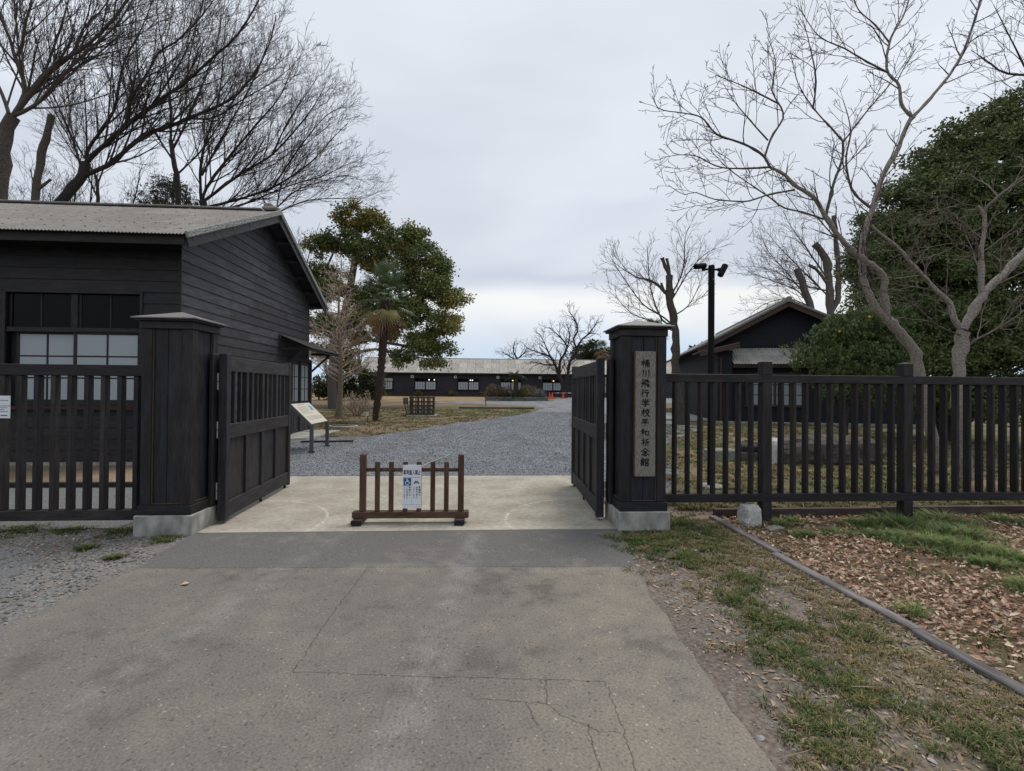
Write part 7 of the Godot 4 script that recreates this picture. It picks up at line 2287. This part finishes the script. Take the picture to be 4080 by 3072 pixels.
	tag(built("dry_leaf", b, plain(0.42, 0.33, 0.22, 0.8), self), "single pale dry leaf lying on the asphalt", "leaf")

# an uneven rounded block
func lump(parent: Node, called: String, at: Vector3, r: Vector3, m: Material, seed_: int, square := 3.2) -> MeshInstance3D:
	var f := noise(FastNoiseLite.TYPE_SIMPLEX_SMOOTH, 1.3, seed_, 3)
	var b := MB.new()
	var nu := 22
	var nv := 12
	var at_ := func(i: int, j: int) -> Vector3:
		var u := TAU * (i % nu) / nu
		var v := PI * j / nv
		var d := Vector3(sin(v) * cos(u), cos(v), sin(v) * sin(u))
		var k := pow(pow(absf(d.x), square) + pow(absf(d.y), square) + pow(absf(d.z), square), -1.0 / square)
		d *= k
		return at + d * r * (1.0 + 0.16 * f.get_noise_3dv(d * 1.2 + Vector3(seed_, 0, 0)))
	for j in nv:
		for i in nu:
			var p: Vector3 = at_.call(i, j)
			var q: Vector3 = at_.call(i + 1, j)
			var p2: Vector3 = at_.call(i, j + 1)
			var q2: Vector3 = at_.call(i + 1, j + 1)
			if j > 0:
				b.out3(p, q, q2, at)
			if j < nv - 1:
				b.out3(p, q2, p2, at)
	return built(called, b, m, parent)

# ------------------------------------------------------------------ loose cover on the ground
func inside(x: float, d: float, poly: Array) -> bool:
	return Geometry2D.is_point_in_polygon(Vector2(x, d), PackedVector2Array(poly))

func make_ground_cover() -> void:
	rng.seed = 801
	# gravel stones
	var b := MB.new()
	var pr := [Vector3(0.5, 0, 0.1), Vector3(0.1, 0, 0.48), Vector3(-0.5, 0, 0.15), Vector3(-0.2, 0, -0.45), Vector3(0.35, 0, -0.4)]
	for i in 5:
		var p: Vector3 = pr[i]
		var q: Vector3 = pr[(i + 1) % 5]
		b.out3(p, q, Vector3(0.06, 0.32, 0.03), Vector3(0, 0, 0))
		b.out3(p, q, Vector3(-0.03, -0.25, 0.0), Vector3(0, 0, 0))
	var stone := b.mesh(M.stone)
	var xs := []
	var cs := []
	var hues := [Color(0.38, 0.405, 0.44), Color(0.44, 0.465, 0.50), Color(0.31, 0.335, 0.37), Color(0.52, 0.54, 0.565), Color(0.41, 0.41, 0.41), Color(0.35, 0.385, 0.42)]
	var yard := [Vector2(-5.9, 8.8), Vector2(3.6, 8.8), Vector2(4.4, 12.0), Vector2(6.2, 15.0), Vector2(8.6, 18.5), Vector2(9.2, 24.0), Vector2(9.6, 30.0), Vector2(3.6, 30), Vector2(3.2, 28.7), Vector2(0.92, 23.3), Vector2(-1.33, 19.6), Vector2(-2.63, 16.6), Vector2(-3.5, 15.1), Vector2(-4.95, 14.9), Vector2(-5.9, 14.0)]
	for k in 90000:
		var d := 8.82 + 20.0 * pow(rng.randf(), 1.9)
		var x := rng.randf_range(-5.9, 7.0)
		if not inside(x + rng.randfn() * 0.02 * d, d + rng.randfn() * 0.025 * d, yard) or (x < -4.9 and d > 13.8):
			continue
		var s := rng.randf_range(0.016, 0.036) * (1.0 + 0.012 * d)
		xs.append(Transform3D(Basis.from_euler(Vector3(rng.randf_range(-0.7, 0.7), rng.randf() * TAU, rng.randf_range(-0.7, 0.7))).scaled(Vector3(s, s, s)), pt(x, ground_y(d) + 0.002, d)))
		cs.append(hues[rng.randi() % 6] * rng.randf_range(0.75, 1.15))
	tag(scatter("gravel_stones", stone, xs, cs, self), "loose blue grey gravel covering the yard", "gravel", "", "stuff")
	xs = []
	cs = []
	for k in 26000:
		var x: float
		var d: float
		var kind := rng.randf()
		if kind < 0.72:
			d = rng.randf_range(1.6, 5.6)
			x = rng.randf_range(-9.5, -2.95)
			if x > -3.1 - 0.12 * sin(d * 9.0) and rng.randf() < 0.75:
				continue
		elif kind < 0.86:
			d = rng.randf_range(5.7, 7.85)
			x = rng.randf_range(-10.5, -3.9)
		else:
			d = rng.randf_range(6.0, 8.75)
			x = rng.randf_range(1.76, 3.3)
		var s := rng.randf_range(0.012, 0.034)
		xs.append(Transform3D(Basis.from_euler(Vector3(rng.randf_range(-0.7, 0.7), rng.randf() * TAU, rng.randf_range(-0.7, 0.7))).scaled(Vector3(s, s, s)), pt(x, -0.008, d)))
		cs.append(hues[rng.randi() % 6] * Color(1.0, 0.95, 0.88) * rng.randf_range(0.5, 0.95))
	tag(scatter("verge_gravel", stone, xs, cs, self), "grey gravel on the verge and strips along the fences", "gravel", "", "stuff")
	# small pale stones in the dirt beside the driveway
	xs = []
	cs = []
	for k in 5200:
		var d := rng.randf_range(1.5, 5.7)
		var x := rng.randf_range(1.2, 2.85)
		var s := rng.randf_range(0.005, 0.02) if rng.randf() < 0.97 else rng.randf_range(0.03, 0.05)
		xs.append(Transform3D(Basis.from_euler(Vector3(rng.randf_range(-0.4, 0.4), rng.randf() * TAU, rng.randf_range(-0.4, 0.4))).scaled(Vector3(s, s * 0.7, s)), pt(x, -0.010, d)))
		cs.append(Color(0.40, 0.37, 0.33).lerp(hues[rng.randi() % 6], rng.randf() * 0.6) * rng.randf_range(0.45, 1.25))
	for k in 700:   # pale grit lying on the asphalt
		var s := rng.randf_range(0.004, 0.009)
		xs.append(Transform3D(Basis.from_euler(Vector3(0, rng.randf() * TAU, 0)).scaled(Vector3(s, s * 0.6, s)), pt(rng.randf_range(-2.9, 1.2), -0.003, rng.randf_range(1.6, 5.2))))
		cs.append(Color(0.75, 0.73, 0.7) * rng.randf_range(0.6, 1.0))
	tag(scatter("dirt_pebbles", stone, xs, cs, self), "small pebbles and grit on the bare dirt and driveway", "pebbles", "", "stuff")

	# dead leaves: a curled blade of four triangles
	b = MB.new()
	b.tri(Vector3(0, 0, -0.5), Vector3(-0.22, 0.10, 0.0), Vector3(0, 0.02, 0.05))
	b.tri(Vector3(0, 0, -0.5), Vector3(0, 0.02, 0.05), Vector3(0.22, 0.12, 0.0))
	b.tri(Vector3(-0.22, 0.10, 0.0), Vector3(0, 0.10, 0.5), Vector3(0, 0.02, 0.05))
	b.tri(Vector3(0, 0.02, 0.05), Vector3(0, 0.10, 0.5), Vector3(0.22, 0.12, 0.0))
	var leaf := b.mesh(M.litter, false)
	var browns := [Color(0.33, 0.20, 0.135), Color(0.43, 0.275, 0.19), Color(0.50, 0.36, 0.26), Color(0.20, 0.115, 0.08), Color(0.60, 0.49, 0.37), Color(0.34, 0.20, 0.135), Color(0.45, 0.35, 0.29)]
	xs = []
	cs = []
	var patch := noise(FastNoiseLite.TYPE_SIMPLEX_SMOOTH, 0.55, 803, 3)
	var tufts := [[4.95, 5.4, 0.4], [5.5, 5.5, 0.35], [4.35, 4.95, 0.3], [4.55, 4.7, 0.34], [4.75, 4.45, 0.34], [4.6, 4.1, 0.24], [4.45, 5.45, 0.22], [3.5, 5.05, 0.13], [5.1, 4.95, 0.4], [4.95, 4.25, 0.3], [4.35, 3.6, 0.2], [3.05, 3.25, 0.11], [3.5, 5.5, 0.16], [6.4, 5.55, 0.25], [3.9, 5.1, 0.14], [3.75, 5.6, 0.12]]
	for k in 46000:
		var d := rng.randf_range(1.3, 6.0)
		var x := rng.randf_range(2.9, 8.2)
		var thick := 0.72 + 0.9 * patch.get_noise_2d(x * 1.4, d * 1.4)
		for q in tufts:
			if Vector2(x - q[0], d - q[1]).length() < q[2] * 0.75:
				thick -= 0.6
		if d > 5.2:
			thick -= 0.15
		if rng.randf() > thick:
			continue
		var s := rng.randf_range(0.018, 0.052) if rng.randf() < 0.86 else rng.randf_range(0.05, 0.085)
		xs.append(Transform3D(Basis.from_euler(Vector3(rng.randf_range(-0.6, 0.6), rng.randf() * TAU, rng.randf_range(-0.6, 0.6))).scaled(Vector3(s, s, s)), pt(x, -0.006 + rng.randf() * 0.03, d)))
		cs.append(browns[rng.randi() % 7] * rng.randf_range(0.7, 1.15))
	for k in 5200:   # thinner on the dirt, the verge and inside the fence
		var x: float
		var d: float
		var kind := rng.randf()
		if kind < 0.62:
			d = rng.randf_range(1.5, 5.8)
			x = 2.85 - 1.45 * pow(rng.randf(), 1.6)
		elif kind < 0.74:
			d = rng.randf_range(3.0, 5.6)
			x = rng.randf_range(-6.5, -3.0)
		else:
			d = rng.randf_range(6.2, 12.0)
			x = rng.randf_range(3.5, 10.0)
		var s := rng.randf_range(0.02, 0.055)
		xs.append(Transform3D(Basis.from_euler(Vector3(rng.randf_range(-0.4, 0.4), rng.randf() * TAU, rng.randf_range(-0.4, 0.4))).scaled(Vector3(s, s * 0.7, s)), pt(x, ground_y(d) - 0.008, d)))
		cs.append(browns[rng.randi() % 7].lerp(Color(0.36, 0.29, 0.22), 0.45) * rng.randf_range(0.6, 1.1))
	tag(scatter("leaf_litter", leaf, xs, cs, self), "brown dead leaves covering the ground outside the thin picket fence", "leaf litter", "", "stuff")

	# grass: a tuft of bent blades
	var tuft := func(n: int, h: float, lean: float, w: float) -> ArrayMesh:
		var g := MB.new()
		for i in n:
			var a := rng.randf() * TAU
			var o := Vector3(cos(a), 0, sin(a))
			var p := o * rng.randf() * 0.05
			var s := Vector3(-sin(a), 0, cos(a)) * w
			var hh := h * rng.randf_range(0.55, 1.1)
			var m := p + o * lean * hh * 0.35 + Vector3(0, hh * 0.6, 0)
			var e := p + o * lean * hh + Vector3(0, hh * rng.randf_range(0.7, 1.0), 0)
			g.quad(p - s, p + s, m + s * 0.8, m - s * 0.8)
			g.tri(m - s * 0.8, m + s * 0.8, e)
		return g.mesh(M.litter)
	var tall: ArrayMesh = tuft.call(16, 0.16, 1.3, 0.0032)
	var short: ArrayMesh = tuft.call(13, 0.05, 1.2, 0.0035)
	xs = []
	cs = []
	var greens := [Color(0.105, 0.165, 0.052), Color(0.155, 0.21, 0.075), Color(0.09, 0.14, 0.045), Color(0.25, 0.26, 0.12)]
	for q in tufts:
		for k in int(300 * q[2]):
			var r: float = q[2] * 1.25 * pow(rng.randf(), 0.75)
			var a := rng.randf() * TAU
			var x: float = q[0] + r * cos(a)
			var d: float = q[1] + r * sin(a) * 0.8
			if d > 5.85 or x < 2.95:
				continue
			var s: float = rng.randf_range(0.45, 1.2) * (1.0 if q[2] > 0.3 else 0.65) * (1.1 - 0.5 * r / q[2] / 1.25)
			xs.append(Transform3D(Basis(Vector3.UP, rng.randf() * TAU).scaled(Vector3(s, s, s)), pt(x, -0.012, d)))
			cs.append(greens[rng.randi() % 4] * rng.randf_range(0.8, 1.2))
	tag(scatter("long_grass", tall, xs, cs, self), "long green grass in tufts outside the thin picket fence", "grass", "", "stuff")
	xs = []
	cs = []
	var moss := [[1.74, 4.82, 0.4], [1.95, 4.38, 0.35], [2.4, 4.75, 0.3], [1.96, 3.2, 0.28], [1.84, 2.77, 0.26], [1.97, 2.45, 0.25], [1.62, 2.16, 0.25], [2.34, 5.6, 0.4], [1.7, 5.0, 0.3], [2.2, 3.9, 0.25], [2.4, 3.0, 0.25], [2.3, 2.0, 0.3], [1.9, 3.55, 0.18], [2.6, 5.2, 0.25], [2.1, 5.1, 0.3], [-4.95, 5.6, 0.25], [-3.76, 4.95, 0.09], [-3.3, 4.65, 0.07], [-3.85, 5.5, 0.2], [-3.2, 5.2, 0.13], [-4.4, 5.55, 0.2], [-5.6, 5.4, 0.3]]
	var mossy := [Color(0.065, 0.105, 0.03), Color(0.10, 0.12, 0.04), Color(0.05, 0.085, 0.026), Color(0.2, 0.165, 0.08)]
	for q in moss:
		for k in int(1500 * q[2] * q[2]) + 40:
			var a := rng.randf() * TAU
			var r: float = q[2] * 1.35 * pow(rng.randf(), 0.62) * (0.35 + 1.5 * absf(patch.get_noise_2d(cos(a) * 1.6 + q[0] * 9.0, sin(a) * 1.6 + q[1] * 7.0)))
			var s := rng.randf_range(0.4, 0.95)
			var x: float = q[0] + r * cos(a)
			if x > -2.98 and x < 1.3:
				continue
			xs.append(Transform3D(Basis(Vector3.UP, rng.randf() * TAU).scaled(Vector3(s, s, s)), pt(x, -0.014, q[1] + r * sin(a))))
			cs.append(mossy[rng.randi() % 4] * rng.randf_range(0.75, 1.2))
	var straw := [Color(0.26, 0.20, 0.11), Color(0.19, 0.155, 0.075), Color(0.13, 0.13, 0.05), Color(0.34, 0.27, 0.16)]
	for k in 5600:   # dry sprigs over the dirt
		var d := rng.randf_range(1.5, 5.8)
		var x := rng.randf_range(1.25, 2.85)
		if patch.get_noise_2d(x * 2.0, d * 2.0) + (x - 2.15) * 0.55 < rng.randf_range(-0.3, 0.35):
			continue
		var s := rng.randf_range(0.3, 0.8)
		xs.append(Transform3D(Basis(Vector3.UP, rng.randf() * TAU).scaled(Vector3(s, s, s)), pt(x, -0.014, d)))
		cs.append(straw[rng.randi() % 4] * rng.randf_range(0.7, 1.1))
	for k in 2600:   # sprigs between the dead leaves
		var d := rng.randf_range(1.5, 5.8)
		var x := rng.randf_range(2.92, 7.5)
		if patch.get_noise_2d(x * 1.4, d * 1.4) > rng.randf_range(-0.45, 0.25):
			continue
		var s := rng.randf_range(0.4, 1.1)
		xs.append(Transform3D(Basis(Vector3.UP, rng.randf() * TAU).scaled(Vector3(s, s, s)), pt(x, -0.012, d)))
		cs.append((mossy[rng.randi() % 4] if rng.randf() < 0.6 else straw[rng.randi() % 4]) * rng.randf_range(0.8, 1.2))
	tag(scatter("short_grass", short, xs, cs, self), "short moss and grass patches beside the driveway", "grass", "", "stuff")
	# lawn inside
	xs = []
	cs = []
	for k in 34000:
		var x: float
		var d: float
		if k % 3 > 0:
			d = 6.2 + 14.0 * pow(rng.randf(), 1.5)
			x = rng.randf_range(2.6, 15.0)
			if x < 3.6 and d > 8.8:
				continue
		else:
			d = rng.randf_range(14.8, 32.0)
			x = rng.randf_range(-9.0, 3.0)
			if inside(x, d, yard):
				continue
		if patch.get_noise_2d(x * 1.2, d * 1.2) < rng.randf_range(-0.5, 0.35):
			continue
		var s := rng.randf_range(0.6, 1.7)
		xs.append(Transform3D(Basis(Vector3.UP, rng.randf() * TAU).scaled(Vector3(s, s, s)), pt(x, ground_y(d) - 0.014, d)))
		var dry: bool = rng.randf() < 0.55
		cs.append((straw[rng.randi() % 4] if dry else mossy[rng.randi() % 4].lerp(straw[1], 0.35)) * rng.randf_range(0.75, 1.05))
	tag(scatter("lawn_grass", short, xs, cs, self), "thin winter grass of the lawns inside the fences", "grass", "", "stuff")
	# twigs
	xs = []
	cs = []
	b = MB.new()
	b.lathe(Vector3.ZERO, Vector3(1, 0, 0), [[0.0, 0.012], [0.5, 0.011], [1.0, 0.004]], 5)
	var stick := b.mesh(M.litter)
	for k in 110:
		var d := rng.randf_range(1.5, 5.7)
		var x := rng.randf_range(1.4, 6.5)
		var s := rng.randf_range(0.05, 0.2)
		xs.append(Transform3D(Basis.from_euler(Vector3(0, rng.randf() * TAU, rng.randf_range(-0.05, 0.1))).scaled(Vector3(s, 0.2, 0.2)), pt(x, 0.012, d)))
		cs.append(Color(0.36, 0.28, 0.2) * rng.randf_range(0.6, 1.3))
	tag(scatter("fallen_twigs", stick, xs, cs, self), "thin fallen twigs among the dead leaves", "twigs", "", "stuff")

func _ready() -> void:
	make_camera_and_light()
	make_materials()
	make_ground()
	make_gate()
	make_fences()
	make_house()
	make_black_house()
	make_barrack()
	make_trees()
	make_barrier()
	make_things()
	make_ground_cover()
